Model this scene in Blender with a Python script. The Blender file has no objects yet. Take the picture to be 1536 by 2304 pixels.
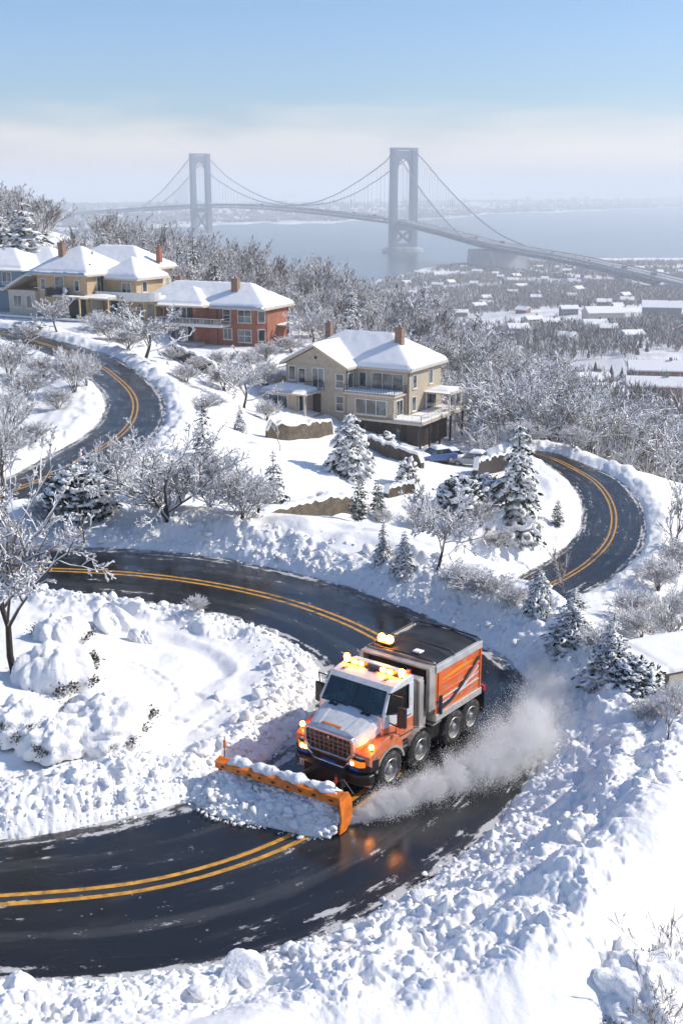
import bpy, bmesh, math, random
import numpy as np
from mathutils import Vector, Matrix
R = math.radians
scene = bpy.context.scene
COL = scene.collection

# ---------------------------------------------------------------- camera
# the camera is the origin of the world; the water lies 124 m below it
FPX, TH = 2600.0, R(15.5)
CT, ST = math.cos(TH), math.sin(TH)
cam_d = bpy.data.cameras.new('camera')
cam = bpy.data.objects.new('camera', cam_d); COL.objects.link(cam)
cam.rotation_euler = (R(90) - TH, 0, 0)
cam_d.sensor_fit = 'VERTICAL'; cam_d.sensor_height = 36.0
cam_d.lens = 36.0 * FPX / 2304.0
cam_d.clip_start = 0.5; cam_d.clip_end = 200000
scene.camera = cam
scene.render.resolution_x, scene.render.resolution_y = 682, 1024

# ---------------------------------------------------------------- light
HAZE = .00022
SUN_AZ, SUN_EL = R(8), R(37)        # azimuth from +X towards +Y
sv = Vector((math.cos(SUN_EL)*math.cos(SUN_AZ), math.cos(SUN_EL)*math.sin(SUN_AZ), math.sin(SUN_EL)))
sd = bpy.data.lights.new('sun', 'SUN'); sd.energy = 4.1; sd.angle = R(0.5); sd.color = (1.0, 0.91, 0.78)
so = bpy.data.objects.new('sun', sd); COL.objects.link(so)
so.rotation_euler = sv.to_track_quat('Z', 'Y').to_euler()
world = bpy.data.worlds.new('World'); scene.world = world; world.use_nodes = True
nt = world.node_tree; bg = nt.nodes['Background']
sky = nt.nodes.new('ShaderNodeTexSky'); sky.sky_type = 'NISHITA'; sky.sun_disc = False
sky.sun_elevation = SUN_EL; sky.sun_rotation = R(90) - SUN_AZ
sky.altitude = 100; sky.air_density = 1.0; sky.dust_density = 1.3; sky.ozone_density = 5.0
def low_cloud():
    """a faint bank of pale cloud low over the horizon"""
    tc = nt.nodes.new('ShaderNodeTexCoord'); sx = nt.nodes.new('ShaderNodeSeparateXYZ'); nt.links.new(tc.outputs['Generated'], sx.inputs[0])
    mp = nt.nodes.new('ShaderNodeMapping'); mp.inputs['Scale'].default_value = (5, 5, 26); nt.links.new(tc.outputs['Generated'], mp.inputs[0])
    n = nt.nodes.new('ShaderNodeTexNoise'); n.inputs['Scale'].default_value = 1.6; n.inputs['Detail'].default_value = 7; nt.links.new(mp.outputs[0], n.inputs['Vector'])
    a = nt.nodes.new('ShaderNodeMath'); a.operation = 'MULTIPLY_ADD'; nt.links.new(n.outputs['Fac'], a.inputs[0]); a.inputs[1].default_value = -.055; nt.links.new(sx.outputs['Z'], a.inputs[2])
    r = nt.nodes.new('ShaderNodeMapRange'); r.interpolation_type = 'SMOOTHSTEP'; r.inputs[1].default_value = .05; r.inputs[2].default_value = -.005; r.inputs[4].default_value = .85; nt.links.new(a.outputs[0], r.inputs[0])
    m = nt.nodes.new('ShaderNodeMix'); m.data_type = 'RGBA'; nt.links.new(r.outputs[0], m.inputs[0]); tn = nt.nodes.new('ShaderNodeMix'); tn.data_type = 'RGBA'; tn.blend_type = 'MULTIPLY'; tn.inputs[0].default_value = 1; nt.links.new(sky.outputs[0], tn.inputs[6]); tn.inputs[7].default_value = (.86, .98, 1.10, 1); nt.links.new(tn.outputs[2], m.inputs[6]); m.inputs[7].default_value = (6.9, 6.3, 6.0, 1)
    nt.links.new(m.outputs[2], bg.inputs['Color'])
low_cloud(); bg.inputs['Strength'].default_value = 0.13
scene.view_settings.view_transform = 'Standard'; scene.view_settings.look = 'None'
scene.view_settings.exposure = 0.15; scene.view_settings.gamma = 1.0
scene.cycles.max_bounces = 7; scene.cycles.diffuse_bounces = 5; scene.cycles.glossy_bounces = 3
scene.cycles.transparent_max_bounces = 12; scene.cycles.volume_bounces = 5
scene.cycles.volume_step_rate = 1.0; scene.cycles.volume_max_steps = 256
scene.cycles.use_denoising = True
scene.cycles.use_adaptive_sampling = True

# ---------------------------------------------------------------- picture <-> place
def ray(px, py):
    u = (px-768)/FPX; v = (py-1152)/FPX
    return np.array([u, CT - v*ST, -(ST + v*CT)])
def P3(px, py, d): return ray(px, py)*d
def G(px, py, z):
    r = ray(px, py); return r*(z/r[2])
def Cd(px, d, z):                     # a point in column px, at depth d and height z
    v = (-z/d - ST)/CT
    return P3(px, 1152 + v*FPX, d)
def proj(p):
    p = np.asarray(p, float); d = CT*p[..., 1] - ST*p[..., 2]
    return np.stack([768 + FPX*p[..., 0]/d, 1152 - FPX*(ST*p[..., 1] + CT*p[..., 2])/d, d], -1)

# ---------------------------------------------------------------- noise
def _h(ix, iy, s):
    ix = ix.astype(np.int64); iy = iy.astype(np.int64)
    n = (ix*374761393 + iy*668265263 + s*1442695041) & 0xffffffff
    n = ((n ^ (n >> 13))*1274126177) & 0xffffffff
    n = ((n ^ (n >> 15))*2246822519) & 0xffffffff
    n = n ^ (n >> 16)
    return (n & 0xffffff)/float(0xffffff)
def vnoise(x, y, s=0):
    ix = np.floor(x); iy = np.floor(y); fx = x-ix; fy = y-iy
    fx = fx*fx*(3-2*fx); fy = fy*fy*(3-2*fy)
    a = _h(ix, iy, s); b = _h(ix+1, iy, s); c = _h(ix, iy+1, s); d = _h(ix+1, iy+1, s)
    return (a + (b-a)*fx)*(1-fy) + (c + (d-c)*fx)*fy
def fbm(x, y, s=0, o=4):
    r = 0; a = .5; t = 0
    for i in range(o):
        r = r + a*vnoise(x*2**i + 17.3*i, y*2**i - 9.1*i, s+i); t += a; a *= .5
    return r/t
def lumps(x, y, s=0, fill=.8):
    """rounded clods: the highest of the domes around (cell size 1)"""
    ix = np.floor(x); iy = np.floor(y); best = np.zeros_like(x)
    for dx in (-1, 0, 1):
        for dy in (-1, 0, 1):
            cx = ix+dx; cy = iy+dy
            px = cx + .15 + .7*_h(cx, cy, s+1); py = cy + .15 + .7*_h(cx, cy, s+2)
            rr = .35 + .5*_h(cx, cy, s+3); hh = _h(cx, cy, s+4)
            sq = .55 + .9*_h(cx, cy, s+5)
            q = ((x-px)**2*sq + (y-py)**2/sq)/(rr*rr)
            dome = np.clip(1-q, 0, 1)**.75*rr*(.5 + .8*hh)*(hh < fill)
            best = np.maximum(best, dome)
    return best
def sstep(a, b, x):
    t = np.clip((x-a)/(b-a), 0, 1); return t*t*(3-2*t)

# ---------------------------------------------------------------- materials
M = {}
def mat(name, col, rough=.6, metal=0., spec=.5, noise=None, bump=None, emit=None, coat=0.):
    """noise=(scale, amount[, detail]) varies the colour, bump=(scale, strength, distance)"""
    m = bpy.data.materials.new(name); m.use_nodes = True; t = m.node_tree; b = t.nodes['Principled BSDF']
    c4 = (*col, 1)
    b.inputs['Base Color'].default_value = c4; b.inputs['Roughness'].default_value = rough
    b.inputs['Metallic'].default_value = metal; b.inputs['Specular IOR Level'].default_value = spec
    b.inputs['Coat Weight'].default_value = coat
    if noise or bump:
        tc = t.nodes.new('ShaderNodeTexCoord')
    if noise:
        n = t.nodes.new('ShaderNodeTexNoise'); n.inputs['Scale'].default_value = noise[0]; n.inputs['Detail'].default_value = 5
        t.links.new(tc.outputs['Object'], n.inputs['Vector'])
        r = t.nodes.new('ShaderNodeValToRGB'); k = noise[1]
        r.color_ramp.elements[0].position = .3; r.color_ramp.elements[1].position = .7
        r.color_ramp.elements[0].color = (*[max(0, x*(1-k)) for x in col], 1)
        r.color_ramp.elements[1].color = (*[min(1, x*(1+k)) for x in col], 1)
        t.links.new(n.outputs['Fac'], r.inputs['Fac']); t.links.new(r.outputs['Color'], b.inputs['Base Color'])
    if bump:
        n = t.nodes.new('ShaderNodeTexNoise'); n.inputs['Scale'].default_value = bump[0]; n.inputs['Detail'].default_value = 6
        t.links.new(tc.outputs['Object'], n.inputs['Vector'])
        bp = t.nodes.new('ShaderNodeBump'); bp.inputs['Strength'].default_value = bump[1]; bp.inputs['Distance'].default_value = bump[2]
        t.links.new(n.outputs['Fac'], bp.inputs['Height']); t.links.new(bp.outputs['Normal'], b.inputs['Normal'])
    if emit:
        b.inputs['Emission Color'].default_value = (*emit[0], 1); b.inputs['Emission Strength'].default_value = emit[1]
    M[name] = m
    return m
def N(m, kind, **kw):
    n = m.node_tree.nodes.new('ShaderNode'+kind)
    for k, v in kw.items(): setattr(n, k, v)
    return n
def L(m, a, b): m.node_tree.links.new(a, b)
def BS(m): return m.node_tree.nodes['Principled BSDF']
def math_node(m, op, a, b=None, clamp=False):
    n = N(m, 'Math', operation=op, use_clamp=clamp)
    for i, x in enumerate((a, b)):
        if x is None: continue
        if isinstance(x, (int, float)): n.inputs[i].default_value = x
        else: L(m, x, n.inputs[i])
    return n.outputs[0]
def ramp_node(m, x, lo, hi):
    n = N(m, 'MapRange'); n.interpolation_type = 'SMOOTHSTEP'
    n.inputs[1].default_value = lo; n.inputs[2].default_value = hi
    L(m, x, n.inputs[0]); return n.outputs[0]
def mixc(m, f, a, b):
    n = N(m, 'Mix', data_type='RGBA')
    if isinstance(f, (int, float)): n.inputs[0].default_value = f
    else: L(m, f, n.inputs[0])
    for i, x in ((6, a), (7, b)):
        if isinstance(x, tuple): n.inputs[i].default_value = (*x, 1)
        else: L(m, x, n.inputs[i])
    return n.outputs[2]
SNOW = (.86, .852, .84)
def snow_topped(name, col, lo=.15, hi=.5, rough=.8, scale=3., amount=.35, sn=SNOW, vary=.3):
    """snow lies on what faces up, the stuff itself shows below"""
    m = mat(name, col, rough, noise=(scale*2, vary), spec=.2)
    b = BS(m); base = b.inputs['Base Color'].links[0].from_socket
    g = N(m, 'NewGeometry'); sx = N(m, 'SeparateXYZ'); L(m, g.outputs['Normal'], sx.inputs[0])
    tc = N(m, 'TexCoord'); n = N(m, 'TexNoise'); n.inputs['Scale'].default_value = scale; n.inputs['Detail'].default_value = 3
    L(m, tc.outputs['Object'], n.inputs['Vector'])
    a = math_node(m, 'SUBTRACT', n.outputs['Fac'], .5); a = math_node(m, 'MULTIPLY', a, amount*2)
    a = math_node(m, 'ADD', sx.outputs['Z'], a)
    f = ramp_node(m, a, lo, hi)
    L(m, mixc(m, f, base, sn), b.inputs['Base Color'])
    return m
m = mat('snow', SNOW, .75, spec=.25)
def snow_detail(m):
    b = BS(m); tc = N(m, 'TexCoord'); n = N(m, 'TexNoise'); n.inputs['Scale'].default_value = 9; n.inputs['Detail'].default_value = 8
    n.inputs['Roughness'].default_value = .65
    L(m, tc.outputs['Object'], n.inputs['Vector'])
    bp = N(m, 'Bump'); bp.inputs['Strength'].default_value = .35; bp.inputs['Distance'].default_value = .05
    L(m, n.outputs['Fac'], bp.inputs['Height']); L(m, bp.outputs['Normal'], b.inputs['Normal'])
snow_detail(m)
b = BS(m)
b.inputs['Subsurface Weight'].default_value = 0.0

# ---------------------------------------------------------------- mesh building
class MB:
    def __init__(s): s.v = []; s.f = []; s.mi = []; s.n = 0; s.cur = 0
    def add(s, verts, faces, mi=None):
        o = s.n; verts = np.asarray(verts, float).reshape(-1, 3)
        s.v.append(verts); s.n += len(verts)
        s.f += [tuple(i+o for i in f) for f in faces]
        s.mi += [s.cur if mi is None else mi]*len(faces)
        return s
    def box(s, c, d, rot=None, mi=None, taper=1.):
        x, y, z = [k/2 for k in d]
        v = np.array([(-x, -y, -z), (x, -y, -z), (x, y, -z), (-x, y, -z), (-x*taper, -y*taper, z), (x*taper, -y*taper, z), (x*taper, y*taper, z), (-x*taper, y*taper, z)])
        if rot is not None: v = v @ np.array(rot.to_matrix() if hasattr(rot, 'to_matrix') else rot).T
        return s.add(v + np.array(c), [(0, 3, 2, 1), (4, 5, 6, 7), (0, 1, 5, 4), (1, 2, 6, 5), (2, 3, 7, 6), (3, 0, 4, 7)], mi)
    def bx(s, x0, x1, y0, y1, z0, z1, mi=None):
        return s.box(((x0+x1)/2, (y0+y1)/2, (z0+z1)/2), (abs(x1-x0), abs(y1-y0), abs(z1-z0)), None, mi)
    def prism(s, poly, axis, a, b, mi=None, scale_b=None):
        """polygon in the two other axes, extruded along axis from a to b"""
        n = len(poly); vs = []
        for t in (a, b):
            for (p, q) in poly:
                vs.append({'x': (t, p, q), 'y': (p, t, q), 'z': (p, q, t)}[axis])
        fs = [tuple(range(n))[::-1], tuple(range(n, 2*n))] + [(i, (i+1) % n, n+(i+1) % n, n+i) for i in range(n)]
        return s.add(vs, fs, mi)
    def cyl(s, p0, p1, r0, r1=None, n=12, mi=None, cap=True):
        r1 = r0 if r1 is None else r1
        p0 = np.array(p0, float); p1 = np.array(p1, float); d = p1-p0; d /= np.linalg.norm(d)
        a = np.cross(d, (0, 0, 1.) if abs(d[2]) < .9 else (1., 0, 0)); a /= np.linalg.norm(a); b = np.cross(d, a)
        an = np.arange(n)*2*math.pi/n; ring = np.cos(an)[:, None]*a + np.sin(an)[:, None]*b
        v = np.concatenate([p0 + ring*r0, p1 + ring*r1])
        f = [(i, (i+1) % n, n+(i+1) % n, n+i) for i in range(n)]
        if cap: f += [tuple(range(n))[::-1], tuple(range(n, 2*n))]
        return s.add(v, f, mi)
    def tube(s, pts, r, n=8, mi=None):
        for i in range(len(pts)-1): s.cyl(pts[i], pts[i+1], r if np.isscalar(r) else r[i], r if np.isscalar(r) else r[i+1], n, mi)
        return s
    def lathe(s, prof, axis_o, axis='y', n=28, mi=None):
        """profile of (radius, along-axis)"""
        an = np.arange(n)*2*math.pi/n; vs = []
        for (r, t) in prof:
            for a in an:
                q = (r*math.cos(a), r*math.sin(a))
                vs.append({'y': (q[0], t, q[1]), 'x': (t, q[0], q[1]), 'z': (q[0], q[1], t)}[axis])
        fs = []
        for k in range(len(prof)-1):
            for i in range(n):
                j = (i+1) % n; fs.append((k*n+i, k*n+j, (k+1)*n+j, (k+1)*n+i))
        return s.add(np.array(vs)+np.array(axis_o), fs, mi)
    def sheet(s, grid, mi=None):
        g = np.asarray(grid, float); a, b = g.shape[:2]
        return s.add(g.reshape(-1, 3), [(i*b+j, i*b+j+1, (i+1)*b+j+1, (i+1)*b+j) for i in range(a-1) for j in range(b-1)], mi)
    def build(s, name, mats, parent=None, smooth=False, bevel=0, seg=2, recalc=True):
        me = bpy.data.meshes.new(name)
        v = np.concatenate(s.v) if s.v else np.zeros((0, 3))
        me.from_pydata([tuple(x) for x in v], [], s.f)
        if not isinstance(mats, (list, tuple)): mats = [mats]
        for k in mats: me.materials.append(M[k] if isinstance(k, str) else k)
        me.polygons.foreach_set('material_index', s.mi)
        if recalc:
            bm = bmesh.new(); bm.from_mesh(me); bmesh.ops.recalc_face_normals(bm, faces=bm.faces); bm.to_mesh(me); bm.free()
        if smooth: me.polygons.foreach_set('use_smooth', [True]*len(me.polygons))
        me.update()
        o = bpy.data.objects.new(name, me); COL.objects.link(o)
        if parent is not None: o.parent = parent
        if bevel:
            md = o.modifiers.new('bevel', 'BEVEL'); md.width = bevel; md.segments = seg; md.limit_method = 'ANGLE'; md.angle_limit = R(35)
        return o
def big_mesh(name, v, quads, mats, parent=None, smooth=True, mi=None, tri=False):
    """mesh from numpy arrays (fast)"""
    k = 3 if tri else 4
    me = bpy.data.meshes.new(name); nv, nf = len(v), len(quads)
    me.vertices.add(nv); me.vertices.foreach_set('co', np.asarray(v, np.float32).ravel())
    me.loops.add(nf*k); me.loops.foreach_set('vertex_index', np.asarray(quads, np.int32).ravel())
    me.polygons.add(nf); me.polygons.foreach_set('loop_start', np.arange(0, nf*k, k, dtype=np.int32))
    if not isinstance(mats, (list, tuple)): mats = [mats]
    for q in mats: me.materials.append(M[q] if isinstance(q, str) else q)
    if mi is not None: me.polygons.foreach_set('material_index', np.asarray(mi, np.int32))
    me.polygons.foreach_set('use_smooth', np.full(nf, smooth, dtype=bool))
    me.update(calc_edges=True); me.validate()
    o = bpy.data.objects.new(name, me); COL.objects.link(o)
    if parent is not None: o.parent = parent
    return o
def tag(o, label=None, cat=None, group=None, kind=None):
    if label: o['label'] = label
    if cat: o['category'] = cat
    if group: o['group'] = group
    if kind: o['kind'] = kind
    return o
def thing(name, label, cat, loc=(0, 0, 0), rz=0., group=None):
    o = bpy.data.objects.new(name, None); COL.objects.link(o); o.empty_display_size = .3
    o.location = tuple(float(x) for x in loc); o.rotation_euler = (0, 0, rz)
    return tag(o, label, cat, group)
def copy_tree(o, parent=None):
    c = o.copy(); COL.objects.link(c)
    if parent is not None: c.parent = parent
    for ch in list(o.children): copy_tree(ch, c)
    return c
# ================================================================ ground and roads
ZR = -14.5
MAIN = [((-700, 1925), (-700, 2165)), ((-250, 1905), (-250, 2190)), ((0, 1880), (0, 2215)), ((250, 1842), (400, 2195)), ((450, 1785), (700, 2118)),
        ((600, 1712), (930, 2005)), ((690, 1630), (1120, 1870)), ((715, 1555), (1225, 1715)), ((700, 1490), (1232, 1590)), ((645, 1442), (1150, 1490)),
        ((540, 1398), (1000, 1400)), ((400, 1370), (800, 1320)), ((225, 1354), (560, 1262)), ((50, 1345), (300, 1236)), ((-200, 1345), (50, 1230)), ((-600, 1350), (-350, 1235))]
LEFT = [((-320, 742), (-320, 722), -17.7), ((-120, 750), (-120, 726), -18), ((20, 768), (20, 742), -18.3), ((90, 792), (140, 768), -18.6), ((160, 826), (250, 801), -19), ((210, 865), (325, 847), -19.3),
        ((234, 900), (370, 895), -19.6), ((228, 940), (370, 950), -19.9), ((195, 975), (325, 1005), -20.1), ((140, 1010), (240, 1055), -20.3),
        ((70, 1050), (160, 1095), -20.5), ((-20, 1090), (60, 1130), -20.7), ((-150, 1140), (-60, 1185), -20.9)]
RIGHT = [((1190, 1030), (1200, 1010), -27.3), ((1225, 1040), (1240, 1018), -27.5), ((1268, 1066), (1295, 1036), -27.8), ((1300, 1105), (1385, 1075), -28.3), ((1308, 1150), (1445, 1140), -28.9),
         ((1295, 1200), (1452, 1215), -29.4), ((1245, 1248), (1410, 1280), -29.9), ((1173, 1292), (1330, 1332), -30.3), ((1090, 1330), (1230, 1372), -30.6)]
def spline(p, n):
    """Catmull-Rom through the rows of p, n samples, evenly spaced"""
    p = np.asarray(p, float); q = np.vstack([2*p[0]-p[1], p, 2*p[-1]-p[-2]]); out = []
    for i in range(1, len(q)-2):
        for t in np.linspace(0, 1, 24, endpoint=False):
            out.append(.5*((2*q[i]) + (-q[i-1]+q[i+1])*t + (2*q[i-1]-5*q[i]+4*q[i+1]-q[i+2])*t*t + (-q[i-1]+3*q[i]-3*q[i+1]+q[i+2])*t**3))
    out.append(p[-1]); out = np.array(out)
    s = np.concatenate([[0], np.cumsum(np.linalg.norm(np.diff(out[:, :3], axis=0), axis=1))])
    ss = np.linspace(0, s[-1], n)
    return np.stack([np.interp(ss, s, out[:, k]) for k in range(out.shape[1])], 1)
class Road:
    def __init__(s, pairs, n, z0=None):
        a = np.array([G(*p[0], z0 if z0 is not None else p[2]) for p in pairs]); b = np.array([G(*p[1], z0 if z0 is not None else p[2]) for p in pairs])
        both = spline(np.hstack([(a+b)/2, a, b]), n)
        s.c, s.a, s.b = both[:, :3], both[:, 3:6], both[:, 6:9]
        s.t = np.gradient(s.c, axis=0); s.t[:, 2] = 0; s.t /= np.linalg.norm(s.t, axis=1)[:, None]
        s.nrm = np.stack([-s.t[:, 1], s.t[:, 0]], 1)          # left of travel
        # half widths measured square to the centre line
        hw = np.linalg.norm(s.a-s.b, axis=1)/2
        k = np.abs(np.einsum('ij,ij->i', (s.b-s.a)[:, :2]/(2*hw[:, None]), s.nrm))
        s.hw = hw*k
        for _ in range(6): s.hw = np.convolve(np.pad(s.hw, 4, 'edge'), np.ones(9)/9, 'valid')
        s.s = np.concatenate([[0], np.cumsum(np.linalg.norm(np.diff(s.c, axis=0), axis=1))])
    def near(s, x, y):
        """distance beyond the edge (negative inside), side, height, run"""
        D = np.full(x.shape, 1e9); K = np.zeros(x.shape, int)
        step = 40000
        for i in range(0, len(x), step):
            d2 = (x[i:i+step, None]-s.c[None, :, 0])**2 + (y[i:i+step, None]-s.c[None, :, 1])**2
            k = d2.argmin(1); K[i:i+step] = k; D[i:i+step] = np.sqrt(d2[np.arange(len(k)), k])
        lat = (x-s.c[K, 0])*s.nrm[K, 0] + (y-s.c[K, 1])*s.nrm[K, 1]
        return D - s.hw[K], np.sign(lat), s.c[K, 2], s.s[K]
road_main = Road(MAIN, 260, ZR); road_left = Road(LEFT, 160); road_right = Road(RIGHT, 140)

CT_PTS = []                           # control points of the ground
def cp(p): CT_PTS.append(np.array(p, float))
for r_, st in ((road_main, 9), (road_left, 10), (road_right, 9)):
    for i in range(0, len(r_.c), st): cp(r_.c[i]); cp(r_.a[i]); cp(r_.b[i])
for (px, py, z) in [(420, 1480, -14.1), (250, 1500, -13.9), (100, 1480, -13.4), (40, 1520, -13.3), (-150, 1500, -13.2), (250, 1600, -13.7), (0, 1650, -13.5), (-200, 1680, -13.4), (450, 1600, -14.1), (580, 1560, -14.2),
                    (1380, 1750, -13.7), (1500, 2000, -13.7), (1300, 2250, -13.9), (1000, 2290, -13.8), (700, 2300, -13.9), (0, 2330, -14), (1330, 1560, -13.8), (1480, 1760, -13.8), (1600, 2050, -14.2), (1510, 2240, -14.9), (1600, 2300, -15.6), (1450, 2270, -14.6),
                    (200, 1190, -14.), (-100, 1190, -14.), (450, 1205, -14.), (700, 1240, -14.), (900, 1290, -14.), (1100, 1360, -14.), (1230, 1410, -14.), (1350, 1495, -14.), (1440, 1590, -14.2), (1560, 1710, -14.4), 
                    ]: cp(G(px, py, z))
for (px, d, z) in [(1350, 41, -16.6), (1440, 37.5, -17), (1560, 34.5, -17.2), (1350, 47, -20), (1440, 42, -21), (1560, 39, -21), (1260, 50, -18), (380, 60, -16.5), (60, 62, -17), (180, 64, -17.2), (-150, 62, -17), (300, 74, -18.6), (430, 91, -20.5), (620, 70, -20), (790, 79, -21.5), (600, 81, -21), (700, 98, -23.2), (560, 117, -23), (400, 110, -20.6), (300, 88, -20),
                   (500, 130, -22.6), (640, 138, -25.2), (800, 131, -26.6), (880, 129, -27.8), (950, 131, -29.0), (1000, 122, -27.6), (1090, 120, -27.6), (900, 118, -26.2), (880, 100, -24.8), (980, 78, -24.5), (1050, 97, -26), (900, 79, -23), (1150, 96, -26.8), (1230, 103, -27.8), (1100, 108, -27),
                   (1480, 111, -29.6), (1560, 125, -31), (1400, 84, -28.6), (1550, 86, -30), (1300, 60, -21.5), (1200, 58, -20), (1120, 60, -20.5), (1480, 52, -25), (1600, 52, -26), (1400, 56, -24), (1500, 62, -28), (1600, 62, -28.6), (1000, 62, -19.5), (1420, 70, -27.6), (1580, 70, -29.2),
                   (550, 157, -21.2), (440, 156, -20.2), (640, 166, -22), (200, 170, -17.2), (60, 175, -16.8), (310, 172, -18.5), (-150, 178, -16), (350, 150, -20), (250, 155, -19), (700, 150, -25.2), (750, 152, -25.8),
                   (130, 140, -19), (60, 120, -19.6), (-60, 125, -19), (-200, 130, -18.5), (60, 100, -19.6), (-150, 95, -19.6),
                   (150, 215, -8.5), (40, 215, -7), (-150, 220, -4), (300, 215, -13), (250, 225, -11), (0, 250, -6.5), (450, 215, -15.5), (600, 215, -18), (800, 198, -21.5), (1000, 185, -26.3), (1200, 165, -32.3), (1330, 150, -35), (1450, 150, -37), (1600, 150, -38),
                   (0, 330, -16), (-150, 330, -12), (200, 320, -23), (450, 300, -26), (650, 290, -30), (850, 270, -34), (1000, 265, -40), (1200, 240, -46), (1450, 220, -50), (1650, 220, -52),
                   (0, 600, -80), (300, 560, -80), (600, 520, -82), (900, 450, -72), (1200, 380, -66), (1450, 340, -63), (1650, 330, -63), (1450, 480, -74), (1250, 480, -76),
                   (0, 1000, -125), (300, 1000, -126), (600, 1000, -124), (800, 900, -110), (1300, 700, -85), (1600, 700, -85), (1460, 950, -97), (1650, 950, -97), (1000, 1000, -106), (1200, 1000, -101),
                   (800, 1500, -125), (950, 1500, -117), (1000, 1300, -112), (1300, 1300, -110), (1600, 1300, -110), (1300, 1700, -117), (1600, 1700, -118), (1050, 1700, -118), (880, 1850, -126), (600, 1500, -131), (300, 1500, -132), (0, 1500, -132),
                   (1000, 1900, -122), (1150, 2000, -122), (1300, 2080, -121.5), (1650, 2200, -121.5), (1000, 2150, -127), (1250, 2300, -126), (1650, 2450, -126), (850, 2300, -131), (400, 2300, -133), (-100, 2300, -133), (1300, 2600, -132), (1650, 2800, -132),
                   ]: cp(Cd(px, d, z))
CPA = np.array(CT_PTS)
def lt(x, y):
    th = np.arctan2(x, y); r = np.hypot(x, y)
    return np.stack([np.clip(th, -.36, .36), np.log(np.clip(r, 14, 2750))], -1)
def _tps(r2): return np.where(r2 > 1e-12, .5*r2*np.log(np.maximum(r2, 1e-12)), 0)
def _fit():
    q = lt(CPA[:, 0], CPA[:, 1]); n = len(q); sc = np.hypot(CPA[:, 0], CPA[:, 1])
    K = _tps(((q[:, None]-q[None])**2).sum(-1)) + np.eye(n)*2e-5
    Pm = np.hstack([np.ones((n, 1)), q]); A = np.block([[K, Pm], [Pm.T, np.zeros((3, 3))]])
    return q, np.linalg.solve(A, np.concatenate([CPA[:, 2]/sc, np.zeros(3)]))
TQ, TW = _fit()
def ground0(x, y):
    x = np.asarray(x, float).ravel(); y = np.asarray(y, float).ravel(); out = np.empty(len(x))
    for i in range(0, len(x), 20000):
        q = lt(x[i:i+20000], y[i:i+20000])
        h = _tps(((q[:, None]-TQ[None])**2).sum(-1)) @ TW[:-3] + TW[-3] + q @ TW[-2:]
        out[i:i+20000] = h*np.exp(q[:, 1])
    r = np.hypot(x, y)
    th = np.arctan2(x, y)
    far = sstep(2300, 2700, r); out = out*(1-far) - 134*far
    # the far shore across the water
    shore = np.interp(np.clip(th, -.35, .35), [-.35, -.11, 0., .088, .15, .22, .30, .35], [3700, 4330, 4800, 5600, 7000, 8200, 10500, 12000])
    shore = shore*(1 + .03*np.sin(th*60) + .02*np.sin(th*170))
    land = sstep(0, 260, r-shore)*10 + sstep(300, 3500, r-shore)*38*(.5 + fbm(x/900., y/900., 5, 3))
    out = np.where(r > 2800, -131 + land, out)
    back = sstep(1.2, 1.9, np.abs(th))*(r < 2800); out = out*(1-back) + back*(-18 - .05*np.clip(r, 0, 1500))
    return out
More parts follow.
